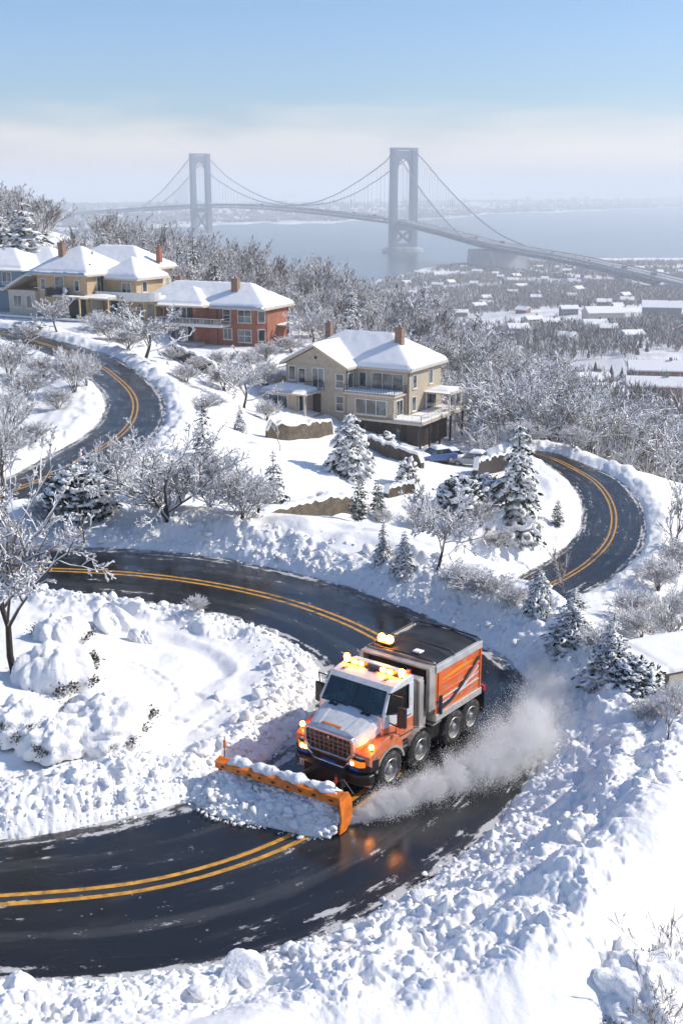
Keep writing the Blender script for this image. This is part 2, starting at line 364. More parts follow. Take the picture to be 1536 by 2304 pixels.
def ground(x, y, rough=False, chunk=None):
    """height of the snow; chunk adds the ploughed-up clods"""
    x = np.asarray(x, float).ravel(); y = np.asarray(y, float).ravel()
    z = ground0(x, y); r = np.hypot(x, y)
    und = (fbm(x/7., y/7., 3, 3)-.5)*np.clip(r/90., .12, 1.6)*np.where(r < 260, .7, 1.1)
    z = z + und*(r < 2600)
    for cx, cy, ra, pz_ in ((-17.4, 169.8, 11.5, -21.4), (-41, 177, 12.5, -18.2), (-55, 186, 9, -18.2)):       # levelled ground under the houses
        d_ = np.hypot(x-cx, y-cy); k_ = 1 - sstep(ra, ra*1.7, d_); z = z*(1-k_) + pz_*k_
    for rd, H, wid, lim, name in ((road_main, .85, 4.2, 140, 'm'), (road_left, .55, 2.4, 260, 'l'), (road_right, .6, 2.2, 260, 'r')):
        sel = np.nonzero((r < lim) & (y > 5))[0]
        if not len(sel): continue
        X, Y = x[sel], y[sel]
        e, side, zr, run = rd.near(X, Y)
        e = e + (fbm(X*.9, Y*.9, 11, 3)-.5)*(.5 if name == 'm' else .35)       # a ragged edge
        w = 1 - sstep(.2, 4.2, e); zz = z[sel]*(1-w) + zr*w
        outer = (side < 0)
        if name == 'm':
            # the bank at the right of the bend is the highest
            k = np.exp(-((X-6)/6.)**2 - ((Y-27)/10.)**2)
            Hh = np.where(side < 0, .78 + .40*k, .50)
            wd = np.where(side < 0, 2.1 + 1.7*k + 1.1*np.exp(-((X-2)/8)**2-((Y-17)/5.)**2), 1.45 + 1.0*np.exp(-((X+6)/6)**2-((Y-22)/4.)**2))
        else: Hh = np.full(X.shape, H); wd = np.full(X.shape, wid)
        Hh = Hh*(.6 + .8*fbm(X/2.2, Y/2.2, 21, 2))
        prof = np.clip((e+.02)/(wd*.62), 0, 1)**.72
        prof = np.where(e > wd*.62, 1 - .5*sstep(np.where(side < 0, wd*1.15, wd*.7), wd*1.7, e), prof)
        prof = np.where(e > wd*1.7, prof*(1-sstep(wd*1.7, wd*2.2, e)), prof)
        if name == 'm': prof = prof - np.where(side < 0, (.10+.25*k)*np.exp(-((e-wd*.72)/.4)**2), 0)
        zz = zz + Hh*prof
        if rough:
            wide = np.maximum(k, np.exp(-((X-1)/9)**2-((Y-17.5)/4.5)**2))*.38 if name == 'm' else 0
            band = sstep(-.05, .3, e)*(1-sstep(np.where(side < 0, wd*(.62+wide), wd*.8), np.where(side < 0, wd*(1.0+wide), wd*1.2), e + (fbm(X*.5, Y*.5, 31, 2)-.5)*1.6))
            if name == 'm':
                wx = X + (fbm(X*1.7, Y*1.7, 41, 2)-.5)*.6; wy = Y + (fbm(X*1.7, Y*1.7, 43, 2)-.5)*.6
                c1 = lumps(wx/1.15, wy/1.15, 51, .5)*.30
                c2 = lumps(wx/.52+3, wy/.52, 61, .65)*.21
                c3 = lumps(wx/.24, wy/.24, 71, .7)*.15
                c4 = lumps(wx/.12, wy/.12, 91, .7)*.075
                zz = zz + band*(c1*sstep(.4, 1.6, e) + c2*sstep(.1, .8, e)*sstep(.35, .75, vnoise(X/1.9, Y/1.9, 77))*1.15 + c3*1.5*sstep(.3, .8, vnoise(X/1.1, Y/1.1, 78)) + c4*1.2*sstep(.25, .7, vnoise(X/.7, Y/.7, 79)) + (fbm(X*.8, Y*.8, 85, 2)-.5)*.5*sstep(.3, 1.6, e) + (fbm(X*5, Y*5, 81, 4)-.5)*.17 + (fbm(X*11, Y*11, 82, 2)-.5)*.06 + (fbm(X*1.4, Y*1.4, 83, 3)-.5)*.30*sstep(.2, 1.2, e))
            else:
                zz = zz + band*(lumps(X/.9, Y/.9, 52, .6)*.36 + lumps(X/.45, Y/.45, 53, .7)*.18 + (fbm(X*1.2, Y*1.2, 84, 3)-.5)*.3)
        inside = e < .0
        zz = np.where(inside, np.minimum(zz, zr - .05 + .0*e), zz)
        near_edge = (e >= 0) & (e < .25)
        keep = e < wd*3 + 3
        z[sel] = np.where(keep | (w > 0), zz, z[sel])
    if rough:
        z = z + (fbm(x*1.3, y*1.3, 13, 4)-.5)*.10*(r < 120)*sstep(-20, -14, -np.abs(y-30)) * 0 + ((fbm(x*.45, y*.45, 14, 4)-.5)*.22 + (fbm(x*1.6, y*.8, 15, 4)-.5)*.09)*(r < 300)*(_road_mask(x, y, r))
    return z
def _road_mask(x, y, r):
    k = np.ones(len(x)); sel = np.nonzero((r < 260) & (y > 5))[0]
    for rd in (road_main, road_left, road_right):
        e = rd.near(x[sel], y[sel])[0]; k[sel] = np.minimum(k[sel], sstep(.1, 1.2, e))
    return k
def H(x, y): return float(ground(np.array([x]), np.array([y]))[0])
_DS = np.geomspace(17, 2600, 2600)
def hit(px, py):
    """where the line of sight through a pixel meets the ground"""
    r = ray(px, py); q = r[None]*_DS[:, None]
    under = np.nonzero(q[:, 2] < ground(q[:, 0], q[:, 1]))[0]
    p = q[under[0]] if len(under) else q[-1]
    return np.array([p[0], p[1], H(p[0], p[1])])

# dimples of the footprints on the untouched snow inside the bend
def foot_line(pts, n, step=.42):
    w = spline(np.array([G(a, b, -14.0) for a, b in pts]), n); return w
FOOT = np.vstack([foot_line([(300, 1500), (360, 1530), (395, 1570), (380, 1605), (470, 1640)], 34)[:, :2], foot_line([(420, 1560), (480, 1572), (590, 1590)], 20)[:, :2], foot_line([(430, 1640), (470, 1600), (500, 1585)], 12)[:, :2]])
FOOT = FOOT + np.random.default_rng(4).normal(0, .05, FOOT.shape)

def make_ground():
    th = np.concatenate([np.linspace(-math.pi, -.62, 46)[:-1], np.linspace(-.62, -.36, 60)[:-1], np.linspace(-.36, .36, 560), np.linspace(.36, .62, 60)[1:], np.linspace(.62, math.pi, 46)[1:]])
    rr = np.concatenate([[1.5, 5, 9, 12], np.geomspace(14, 62, 800), np.geomspace(62, 300, 330)[1:], np.geomspace(300, 2800, 130)[1:], np.geomspace(2800, 14500, 70)[1:]])
    T, Q = np.meshgrid(th, rr); x = (Q*np.sin(T)).ravel(); y = (Q*np.cos(T)).ravel()
    z = ground(x, y, rough=True)
    for fx, fy in FOOT:
        d2 = (x-fx)**2 + (y-fy)**2; z -= .07*np.exp(-d2/.012) - .025*np.exp(-d2/.05)
    nt_, nr = len(th), len(rr); i = np.arange(nr-1)[:, None]; j = np.arange(nt_-1)[None]
    quads = np.stack([i*nt_+j, i*nt_+j+1, (i+1)*nt_+j+1, (i+1)*nt_+j], -1).reshape(-1, 4)[:, ::-1]
    o = big_mesh('snowy_ground', np.stack([x, y, z], 1), quads, 'ground_snow')
    tag(o, kind='structure'); return o
m = mat('ground_snow', SNOW, .8, spec=.25)
snow_detail(m)
def ground_colour(m):
    # far off, patches of woodland floor and rooftops break the white; nearby a few blades of grass and dirt do
    b = BS(m); g = N(m, 'NewGeometry'); ln = N(m, 'VectorMath', operation='LENGTH'); L(m, g.outputs['Position'], ln.inputs[0])
    far = ramp_node(m, ln.outputs['Value'], 240, 420)
    n1 = N(m, 'TexNoise'); n1.inputs['Scale'].default_value = .012; n1.inputs['Detail'].default_value = 6; L(m, g.outputs['Position'], n1.inputs['Vector'])
    k = ramp_node(m, n1.outputs['Fac'], .47, .56); k = math_node(m, 'MULTIPLY', k, far)
    c = mixc(m, k, SNOW, (.60, .60, .61))
    L(m, c, b.inputs['Base Color'])
ground_colour(m)
GROUND = make_ground()

# ---------------------------------------------------------------- water
m = mat('water', (.035, .075, .105), .22, spec=.5)
n = N(m, 'TexNoise'); n.inputs['Scale'].default_value = .05; n.inputs['Detail'].default_value = 8; tc = N(m, 'TexCoord'); L(m, tc.outputs['Object'], n.inputs['Vector'])
bp = N(m, 'Bump'); bp.inputs['Strength'].default_value = .5; bp.inputs['Distance'].default_value = 2.; L(m, n.outputs['Fac'], bp.inputs['Height']); L(m, bp.outputs['Normal'], BS(m).inputs['Normal'])
mb = MB(); mb.prism([(14400*math.cos(a), 14400*math.sin(a)) for a in np.linspace(0, 2*math.pi, 65)[:-1]], 'z', -126, -124)
tag(mb.build('water', 'water'), kind='structure')

# ---------------------------------------------------------------- roads
def asphalt(name, wet, slush):
    m = mat(name, (.028, .029, .031), .4, spec=.5); b = BS(m)
    uv = N(m, 'UVMap', uv_map='run'); sx = N(m, 'SeparateXYZ'); L(m, uv.outputs[0], sx.inputs[0])
    tc = N(m, 'TexCoord')
    grain = N(m, 'TexNoise'); grain.inputs['Scale'].default_value = 60; grain.inputs['Detail'].default_value = 4; L(m, tc.outputs['Object'], grain.inputs['Vector'])
    big = N(m, 'TexNoise'); big.inputs['Scale'].default_value = .55; big.inputs['Detail'].default_value = 5; L(m, tc.outputs['Object'], big.inputs['Vector'])
    # streaks run along the road
    mp = N(m, 'Mapping'); mp.inputs['Scale'].default_value = (.22, 5.5, 1); L(m, uv.outputs[0], mp.inputs[0])
    st = N(m, 'TexNoise'); st.inputs['Scale'].default_value = 1.; st.inputs['Detail'].default_value = 7; st.inputs['Roughness'].default_value = .68; L(m, mp.outputs[0], st.inputs['Vector'])
    mp2 = N(m, 'Mapping'); mp2.inputs['Scale'].default_value = (1.6, 9., 1); L(m, uv.outputs[0], mp2.inputs[0])
    st2 = N(m, 'TexNoise'); st2.inputs['Scale'].default_value = 1.; st2.inputs['Detail'].default_value = 8; st2.inputs['Roughness'].default_value = .75; L(m, mp2.outputs[0], st2.inputs['Vector'])
    # v in the uv is 0 at the middle, 1 at the edges
    av = math_node(m, 'ABSOLUTE', sx.outputs['Y'])
    edge = ramp_node(m, av, .80, 1.02)
    band = math_node(m, 'SUBTRACT', 1., math_node(m, 'MULTIPLY', math_node(m, 'ABSOLUTE', math_node(m, 'SUBTRACT', av, .83)), 14., True), True)
    q = math_node(m, 'ADD', math_node(m, 'MULTIPLY', edge, .44), math_node(m, 'MULTIPLY', band, .27))
    q = math_node(m, 'ADD', q, math_node(m, 'MULTIPLY', math_node(m, 'SUBTRACT', st.outputs['Fac'], .5), 1.5))
    q = math_node(m, 'ADD', q, math_node(m, 'MULTIPLY', math_node(m, 'SUBTRACT', st2.outputs['Fac'], .5), 1.6))
    sl = ramp_node(m, q, .25-slush, .37-slush)
    sl = math_node(m, 'MULTIPLY', sl, .8)
    # dots of snow thrown on the tar
    vo = N(m, 'TexVoronoi'); vo.inputs['Scale'].default_value = 11; L(m, tc.outputs['Object'], vo.inputs['Vector'])
    vs = N(m, 'SeparateColor'); L(m, vo.outputs['Color'], vs.inputs[0])
    rad = math_node(m, 'MULTIPLY', ramp_node(m, vs.outputs[0], .80, 1.), .34)
    dots = math_node(m, 'LESS_THAN', vo.outputs['Distance'], rad)
    dots = math_node(m, 'MULTIPLY', dots, ramp_node(m, big.outputs['Fac'], .56, .68))
    dots = math_node(m, 'MULTIPLY', dots, .35)
    sl = math_node(m, 'MAXIMUM', sl, dots)
    c = mixc(m, grain.outputs['Fac'], (.006, .0063, .007), (.019, .0195, .021))
    c = mixc(m, ramp_node(m, st.outputs['Fac'], .42, .75), c, (.030, .031, .033))
    tk = math_node(m, 'MULTIPLY', math_node(m, 'ADD', math_node(m, 'COSINE', math_node(m, 'MULTIPLY', math_node(m, 'SUBTRACT', av, .47), 14.5)), 1.), .5)
    tk = math_node(m, 'ADD', tk, math_node(m, 'MULTIPLY', math_node(m, 'SUBTRACT', st.outputs['Fac'], .5), 2.2)); tk = math_node(m, 'ADD', tk, math_node(m, 'MULTIPLY', math_node(m, 'SUBTRACT', big.outputs['Fac'], .5), 1.6))
    film = math_node(m, 'MULTIPLY', ramp_node(m, tk, .62, 1.25), .38)
    c = mixc(m, film, c, (.085, .084, .082))
    c = mixc(m, sl, c, (.62, .61, .60))
    L(m, c, b.inputs['Base Color'])
    wetf = ramp_node(m, math_node(m, 'ADD', big.outputs['Fac'], math_node(m, 'MULTIPLY', math_node(m, 'SUBTRACT', st.outputs['Fac'], .5), .6)), .36, .62)
    r = math_node(m, 'ADD', math_node(m, 'MULTIPLY', wetf, -.22*wet), .40 - .10*wet)
    r = math_node(m, 'ADD', r, math_node(m, 'MULTIPLY', film, .25)); r = math_node(m, 'ADD', r, math_node(m, 'MULTIPLY', sl, .5), True)
    L(m, r, b.inputs['Roughness'])
    bp = N(m, 'Bump'); bp.inputs['Strength'].default_value = .13; bp.inputs['Distance'].default_value = .02
    hh = math_node(m, 'ADD', math_node(m, 'MULTIPLY', grain.outputs['Fac'], .3), math_node(m, 'MULTIPLY', sl, .8)); hh = math_node(m, 'ADD', hh, math_node(m, 'MULTIPLY', st.outputs['Fac'], .4))
    L(m, hh, bp.inputs['Height']); L(m, bp.outputs['Normal'], b.inputs['Normal'])
    return m
asphalt('wet_asphalt', 1.0, .0); asphalt('damp_asphalt', .45, .04)
m = mat('yellow_paint', (.62, .30, .035), .42, noise=(5, .35), bump=(60, .2, .01)); b = BS(m)
g = N(m, 'TexNoise'); g.inputs['Scale'].default_value = 7; g.inputs['Detail'].default_value = 9; g.inputs['Roughness'].default_value = .8
L(m, ramp_node(m, g.outputs['Fac'], .60, .68), N(m, 'Math').inputs[0])
tc = N(m, 'TexCoord'); L(m, tc.outputs['Object'], g.inputs['Vector'])
L(m, mixc(m, ramp_node(m, g.outputs['Fac'], .54, .64), b.inputs['Base Color'].links[0].from_socket, (.05, .045, .035)), b.inputs['Base Color'])
def ribbon(name, rd, lat0, lat1, lift, material, k=2, parent=None, crown=.05):
    n = len(rd.c); js = np.linspace(0, 1, k); vs = []
    uv = []
    for i in range(n):
        for t in js:
            la = lat0[i] + (lat1[i]-lat0[i])*t
            q = rd.c[i, :2] + rd.nrm[i]*la
            vs.append((q[0], q[1], rd.c[i, 2] + lift + crown*(1-(la/rd.hw[i])**2)))
            uv.append((rd.s[i], la/rd.hw[i]))
    i = np.arange(n-1)[:, None]; j = np.arange(k-1)[None]
    quads = np.stack([i*k+j, (i+1)*k+j, (i+1)*k+j+1, i*k+j+1], -1).reshape(-1, 4)[:, ::-1]
    o = big_mesh(name, np.array(vs), quads, material, parent)
    ul = o.data.uv_layers.new(name='run'); uv = np.array(uv)
    li = np.empty(len(o.data.loops), np.int32); o.data.loops.foreach_get('vertex_index', li)
    ul.data.foreach_set('uv', uv[li].astype(np.float32).ravel())
    return o
for nm, rd, mt, gap, w in (('hairpin_road', road_main, 'wet_asphalt', .10, .13), ('winding_road', road_left, 'damp_asphalt', .13, .16), ('lower_road', road_right, 'damp_asphalt', .13, .16)):
    o = tag(ribbon(nm, rd, -rd.hw-.3, rd.hw+.3, 0., mt, 15), kind='structure')
    for sgn in (1, -1):
        a = np.full(len(rd.c), sgn*gap); bq = np.full(len(rd.c), sgn*(gap+w))
        tag(ribbon('centre_line', rd, np.minimum(a, bq), np.maximum(a, bq), .005, 'yellow_paint', 2, o), kind='structure')
# ================================================================ trees
snow_topped('bark', (.055, .042, .033), .25, .6, scale=4, amount=.5)
snow_topped('limb', (.085, .066, .054), -.25, .25, scale=5, amount=.4)
snow_topped('twig', (.17, .135, .112), -.72, .26, scale=2.5, amount=.7, sn=(.84, .845, .86))
snow_topped('frost', (.22, .18, .155), -.8, .15, scale=2.5, amount=.6, sn=(.86, .865, .88))
snow_topped('brown_twig', (.13, .088, .066), .05, .75, scale=2.5, amount=.7, sn=(.8, .8, .81))
snow_topped('needles', (.022, .040, .024), .45, .95, scale=4, amount=.5)
snow_topped('green_needles', (.045, .066, .024), .62, 1.05, scale=4, amount=.5)
snow_topped('leaves', (.030, .036, .016), .55, 1.0, scale=6, amount=.5)
mat('tree_snow', SNOW, .8, spec=.2, bump=(14, .5, .06))

def tubes(p0, p1, r0, r1, k):
    """many tapered k-sided tubes at once"""
    p0 = np.asarray(p0); p1 = np.asarray(p1); d = p1-p0; d = d/np.maximum(np.linalg.norm(d, axis=1), 1e-9)[:, None]
    up = np.where(np.abs(d[:, 2:3]) < .95, np.array([[0, 0, 1.]]), np.array([[1., 0, 0]]))
    a = np.cross(d, up); a /= np.linalg.norm(a, axis=1)[:, None]; b = np.cross(a, d)
    n = len(p0); an = np.arange(k)*2*math.pi/k + math.pi/2
    ring = a[:, None]*np.cos(an)[None, :, None] + b[:, None]*np.sin(an)[None, :, None]
    v = np.concatenate([p0[:, None] + ring*np.asarray(r0)[:, None, None], p1[:, None] + ring*np.asarray(r1)[:, None, None]], 1).reshape(-1, 3)
    i = np.arange(n)[:, None]*2*k; j = np.arange(k)[None]
    return v, np.stack([i+j, i+(j+1) % k, i+k+(j+1) % k, i+k+j], -1).reshape(-1, 4)
def rot_about(v, ax, an):
    return v*math.cos(an) + np.cross(ax, v)*math.sin(an) + ax*np.dot(ax, v)*(1-math.cos(an))
def grow(rng, trunk=.22, limbs=6, sub=(6, 6, 4), spread=.75, up=.35, r0=.028, ratio=(.62, .42, .32), stems=1, droop=0., wig=.22, twig_r=.0022, lean=.1):
    """segments of a bare tree one unit tall: (p0, p1, r0, r1, level)"""
    S = []
    def branch(p, d, ln, r, lev, nseg):
        pts = [p]; dirs = []
        rr = [r]
        for i in range(nseg):
            d = d + rng.normal(0, wig, 3) + np.array([0, 0, (up if lev < 3 else up*.4) - droop*(lev >= 3)])*.25
            d /= np.linalg.norm(d); q = pts[-1] + d*ln/nseg
            r2 = max(twig_r, r*(1 - .62*(i+1)/nseg)); S.append((pts[-1], q, rr[-1], r2, lev)); pts.append(q); dirs.append(d); rr.append(r2)
        return pts, dirs, rr
    def children(pts, dirs, rr, lev, ln):
        if lev > len(sub): return
        n = limbs if lev == 0 else sub[lev-1]
        n = max(2, int(round(n*rng.uniform(.75, 1.25))))
        for c in range(n):
            t = rng.uniform(.35 if lev == 0 else .18, 1.)*(len(pts)-1); i = min(int(t), len(pts)-2); f = t-i
            p = pts[i]*(1-f) + pts[i+1]*f; d = dirs[i]
            ax = np.cross(d, rng.normal(0, 1, 3)); ax /= np.linalg.norm(ax)
            nd = rot_about(d, ax, rng.uniform(.45, 1.05)*spread*(1.1 if lev == 0 else 1.))
            L2 = ln*ratio[min(lev, len(ratio)-1)]*rng.uniform(.7, 1.2)*(1.15 - .45*t/(len(pts)-1))
            if lev == 0: L2 = (1-trunk)*rng.uniform(.65, 1.0)*.8
            q = branch(p, nd, L2, rr[i]*(.62 if lev else .6), lev+1, 4 if lev < 2 else (3 if lev < 3 else 2))
            children(*q, lev+1, L2)
    for s in range(stems):
        an = rng.uniform(0, 6.28)
        d = np.array([math.cos(an)*lean*(1 if stems == 1 else 3), math.sin(an)*lean*(1 if stems == 1 else 3), 1.]); d /= np.linalg.norm(d)
        ln = trunk if stems == 1 else trunk*rng.uniform(.8, 1.3)
        ln = ln*1.9
        q = branch(np.array([rng.normal(0, .02*(stems > 1)), rng.normal(0, .02*(stems > 1)), -.03]), d, ln, r0*(1 if stems == 1 else .6), 0, 5)
        children(*q, 0, ln)
    return S
def bare_tree(name, seed, mats=('bark', 'limb', 'twig'), parts=True, **kw):
    rng = np.random.default_rng(seed); S = grow(rng, **kw)
    p0 = np.array([s[0] for s in S]); p1 = np.array([s[1] for s in S]); r0 = np.array([s[2] for s in S]); r1 = np.array([s[3] for s in S]); lv = np.array([s[4] for s in S])
    hgt = np.percentile(p1[:, 2], 96); p0, p1, r0, r1 = p0/hgt, p1/hgt, r0/hgt, r1/hgt
    root = bpy.data.objects.new(name, None); COL.objects.link(root)
    a = lv <= 1; v, q = tubes(p0[a], p1[a], r0[a], r1[a], 6)
    mi = np.repeat(np.where(lv[a] == 0, 0, 1), 6)
    big_mesh('trunk', v, q, [mats[0], mats[1]], root, True, mi)
    vs, qs, ms, o = [], [], [], 0
    for sel, k, mm in ((lv == 2, 4, 0), (lv >= 3, 3, 1)):
        v, q = tubes(p0[sel], p1[sel], r0[sel], r1[sel], k); vs.append(v); qs.append(q+o); ms.append(np.full(len(q), mm)); o += len(v)
    big_mesh('crown', np.vstack(vs), np.vstack(qs), [mats[1], mats[2]], root, True, np.concatenate(ms))
    root['h'] = 1.0
    return root

def _pad():
    """a lump: ring rows of a flattened dome with a rounded underside"""
    rows = [(.0, 1.), (.55, .80), (.90, .35), (1., -.05), (.72, -.38)]; v = [(0, 0, 1.)]; k = 7
    for (r, z) in rows[1:]:
        for i in range(k): a = i*2*math.pi/k; v.append((r*math.cos(a), r*math.sin(a), z))
    f = []
    for i in range(k): f.append((0, 1+i, 1+(i+1) % k, 1+(i+1) % k))
    for q in range(len(rows)-2):
        for i in range(k): f.append((1+q*k+i, 1+(q+1)*k+i, 1+(q+1)*k+(i+1) % k, 1+q*k+(i+1) % k))
    return np.array(v), np.array(f)
PADV, PADF = _pad()
class Crown:
    def __init__(s): s.v = []; s.q = []; s.m = []; s.n = 0
    def addq(s, v, q, m): s.v.append(v); s.q.append(q+s.n); s.m.append(np.full(len(q), m)); s.n += len(v)
    def pads(s, c, ax, side, up, m, rng, jit=.22):
        """lumps with centres c and half-axis vectors ax, side, up"""
        n = len(c); t = PADV[None]*(1 + rng.normal(0, jit, (n, len(PADV), 1)))
        v = c[:, None] + t[..., 0:1]*ax[:, None] + t[..., 1:2]*side[:, None] + t[..., 2:3]*up[:, None]
        q = PADF[None] + (np.arange(n)*len(PADV))[:, None, None]
        s.addq(v.reshape(-1, 3), q.reshape(-1, 4), m)
    def blades(s, base, tip, side, m):
        """four-cornered needle sprays: base, two shoulders, tip"""
        mid = base*.45 + tip*.55
        v = np.stack([base, mid+side, tip, mid-side], 1).reshape(-1, 3)
        s.addq(v, np.arange(len(base)*4).reshape(-1, 4), m)
    def build(s, name, mats, root, smooth=True):
        return big_mesh(name, np.vstack(s.v), np.vstack(s.q), mats, root, smooth, np.concatenate(s.m))
def nrm(a): return a/np.maximum(np.linalg.norm(a, axis=-1, keepdims=True), 1e-9)
def spruce(name, seed, width=.42, whorls=15, per=9, snow=.8, droop=.35, needle='needles', low=.04, shape=.9, fr=16, thick=1.):
    """a conifer one unit tall: drooping boughs, each a spray of needles under lumps of snow"""
    rng = np.random.default_rng(seed); C = Crown()
    root = bpy.data.objects.new(name, None); COL.objects.link(root)
    base, dirs, lens = [], [], []
    for w in range(whorls):
        t = (w + rng.uniform(-.3, .3))/whorls; t = min(max(t, 0), .985); z = low + (1-low)*t
        Lb = width*.5*((1-t)**shape)*(.55 + .45*min(1, t*9+.45)) + .02
        n = max(4, int(per*(1 - .55*t)))
        off = rng.uniform(0, 6.28)
        for i in range(n):
            a = off + i*6.283/n + rng.normal(0, .18); l = Lb*rng.uniform(.52, 1.28)
            base.append((0, 0, z + rng.normal(0, .008))); dirs.append((math.cos(a), math.sin(a), rng.normal(.02 - droop*(1-t)**.6, .10))); lens.append(l)
    base = np.array(base); dirs = nrm(np.array(dirs)); lens = np.array(lens); n = len(base)
    side0 = nrm(np.cross(dirs, np.array([[0, 0, 1.]]))); upv = np.cross(side0, dirs)
    # needles: sprays along both sides of each bough
    for f in range(fr):
        t = rng.uniform(.15, 1.0, n); sg = rng.choice([-1, 1], n)
        p = base + dirs*(lens*t)[:, None] - np.array([[0, 0, 1.]])*(lens*t*t*.28)[:, None] + rng.normal(0, 1, (n, 3))*(lens*.05)[:, None]
        out = dirs*rng.uniform(.3, .9, (n, 1)) + side0*(sg*rng.uniform(.35, 1., n))[:, None] - np.array([[0, 0, 1.]])*rng.uniform(.05, .75, (n, 1))
        l2 = lens*rng.uniform(.22, .46, n)*(1.1-.5*t) + .008
        tip = p + nrm(out)*l2[:, None]
        sd = nrm(np.cross(nrm(out), rng.normal(0, 1, (n, 3))))*(l2*.20)[:, None]
        C.blades(p, tip, sd, 0)
    # the snow lying on them
    k = 3
    for j in range(k):
        keep = rng.uniform(0, 1, n) < snow; m_ = keep.sum()
        if not m_: continue
        t = (j+.7)/k + rng.normal(0, .06, m_); B, D, Ln, S0, U = base[keep], dirs[keep], lens[keep], side0[keep], upv[keep]
        p = B + D*(Ln*t)[:, None] - np.array([[0, 0, 1.]])*(Ln*t*t*.28)[:, None] + S0*rng.normal(0, .06, (m_, 1))*Ln[:, None]
        dd = nrm(D - np.array([[0, 0, 1.]])*(.56*t)[:, None]); uu = np.cross(S0, dd)
        w = Ln*rng.uniform(.13, .26, m_)*(1.25 - .4*t)
        C.pads(p + uu*(w*.25)[:, None], dd*(Ln*rng.uniform(.17, .25, m_))[:, None], S0*w[:, None], uu*(w*.62*thick)[:, None], 1, rng)
    C.build('crown', [needle, 'tree_snow'], root)
    v, q = tubes(np.array([[0, 0, -.03], [0, 0, .5]]), np.array([[0, 0, .5], [0, 0, .99]]), np.array([.018, .011]), np.array([.011, .002]), 7)
    big_mesh('trunk', v, q, ['bark'], root)
    root['h'] = 1.0; return root
def bush(name, seed, w=1.3, snow=.9, needle='needles', n=70, leafy=10, lump=.2, flat=.55, dome=1., sub=1):
    """a rounded evergreen one unit tall with leaf sprays under caps of snow"""
    rng = np.random.default_rng(seed); C = Crown(); root = bpy.data.objects.new(name, None); COL.objects.link(root)
    a = rng.uniform(0, 6.283, n); cz = rng.uniform(.05, 1, n)**.8
    rad = np.sqrt(np.clip(1-cz**2.2, 0, 1))*rng.uniform(.75, 1.05, n)
    c = np.stack([np.cos(a)*rad*w/2, np.sin(a)*rad*w/2, cz*.9*dome], 1)
    out = nrm(np.stack([np.cos(a)*rad, np.sin(a)*rad, cz*.8], 1)); S0 = nrm(np.cross(out, np.array([[0, 0, 1.]]) + rng.normal(0, .01, (n, 3)))); U = np.cross(S0, out)
    for f in range(leafy):
        d = nrm(out*rng.uniform(.2, 1., (n, 1)) + rng.normal(0, .8, (n, 3)) - np.array([[0, 0, .35]])); l2 = rng.uniform(.08, .2, n)
        p = c + rng.normal(0, .06, (n, 3)) - out*.04; C.blades(p, p + d*l2[:, None], nrm(np.cross(d, rng.normal(0, 1, (n, 3))))*(l2*.28)[:, None], 0)
    keep = rng.uniform(0, 1, n) < snow; m_ = keep.sum(); r = rng.uniform(.6, 1.25, (m_, 1))*lump
    z = np.array([[0, 0, 1.]])
    C.pads(c[keep] + z*r*.35, nrm(out[keep]*[1, 1, .55])*r, S0[keep]*r, nrm(np.cross(S0[keep], nrm(out[keep]*[1, 1, .55])))*r*flat, 1, rng, .2)
    co = C.build('crown', [needle, 'tree_snow'], root, True)
    if sub: md = co.modifiers.new('round', 'SUBSURF'); md.levels = md.render_levels = sub
    v, q = tubes(np.array([[0, 0, -.1]]), np.array([[0, 0, .6]]), np.array([.05]), np.array([.02]), 6); big_mesh('trunk', v, q, ['bark'], root)
    root['h'] = 1.0; return root

def mound(name, seed, w=1.8, tufts=9, leaf='leaves'):
    """a shrub drowned in snow: one soft hump, leaf sprays breaking out of its flanks"""
    rng = np.random.default_rng(seed); root = bpy.data.objects.new(name, None); COL.objects.link(root)
    nu, nv = 72, 34; U, V = np.meshgrid(np.linspace(0, 2*math.pi, nu, endpoint=False), np.linspace(0, 1, nv), indexing='ij')
    el = V*1.75; x = np.cos(U)*np.sin(el); y = np.sin(U)*np.sin(el); z = np.cos(el)
    px_ = x*w*.5; py_ = y*w*.5
    rad = 1 + (fbm(px_*2.6+seed, py_*2.6+z*1.7, seed, 3)-.5)*.62 + lumps(px_*3.2+seed*3, py_*3.2+z*2, seed+3, .8)*.15 + lumps(px_*7+seed, py_*7+z*3, seed+5, .7)*.10
    P = np.stack([px_*rad, py_*rad, np.clip(z*rad*.86, -.35, 9)], -1)
    i = np.arange(nu)[:, None]; j = np.arange(nv-1)[None]; q = np.stack([i*nv+j, ((i+1) % nu)*nv+j, ((i+1) % nu)*nv+j+1, i*nv+j+1], -1).reshape(-1, 4)[:, ::-1]
    big_mesh('snow_cap', P.reshape(-1, 3), q, 'tree_snow', root, True)
    C = Crown(); n = 0
    for t in range(tufts):
        a = int(rng.uniform(0, nu)); b_ = int(rng.uniform(.58, .86)*nv); c = P[a, b_]; k = rng.integers(90, 200)
        out = nrm(np.array([c[0], c[1], .12]))
        d = nrm(out*rng.uniform(.4, 1.1, (k, 1)) + rng.normal(0, .55, (k, 3))); l2 = rng.uniform(.03, .10, k); p_ = c + rng.normal(0, .085, (k, 3))*[1, 1, .6] - out*.03
        C.blades(p_, p_ + d*l2[:, None], nrm(np.cross(d, rng.normal(0, 1, (k, 3))))*(l2*.26)[:, None], 0)
    C.build('crown', [leaf], root, False); return root
PROTO = {}
def proto(k, o):
    PROTO[k] = [o, False]
for i, s in enumerate((11, 12, 13, 14, 15)):
    proto('wood%d' % i, bare_tree('bare_tree', s, limbs=9, sub=(7, 7, 5), trunk=.18, spread=.72, up=.5, twig_r=.0030, r0=.020, wig=.14))
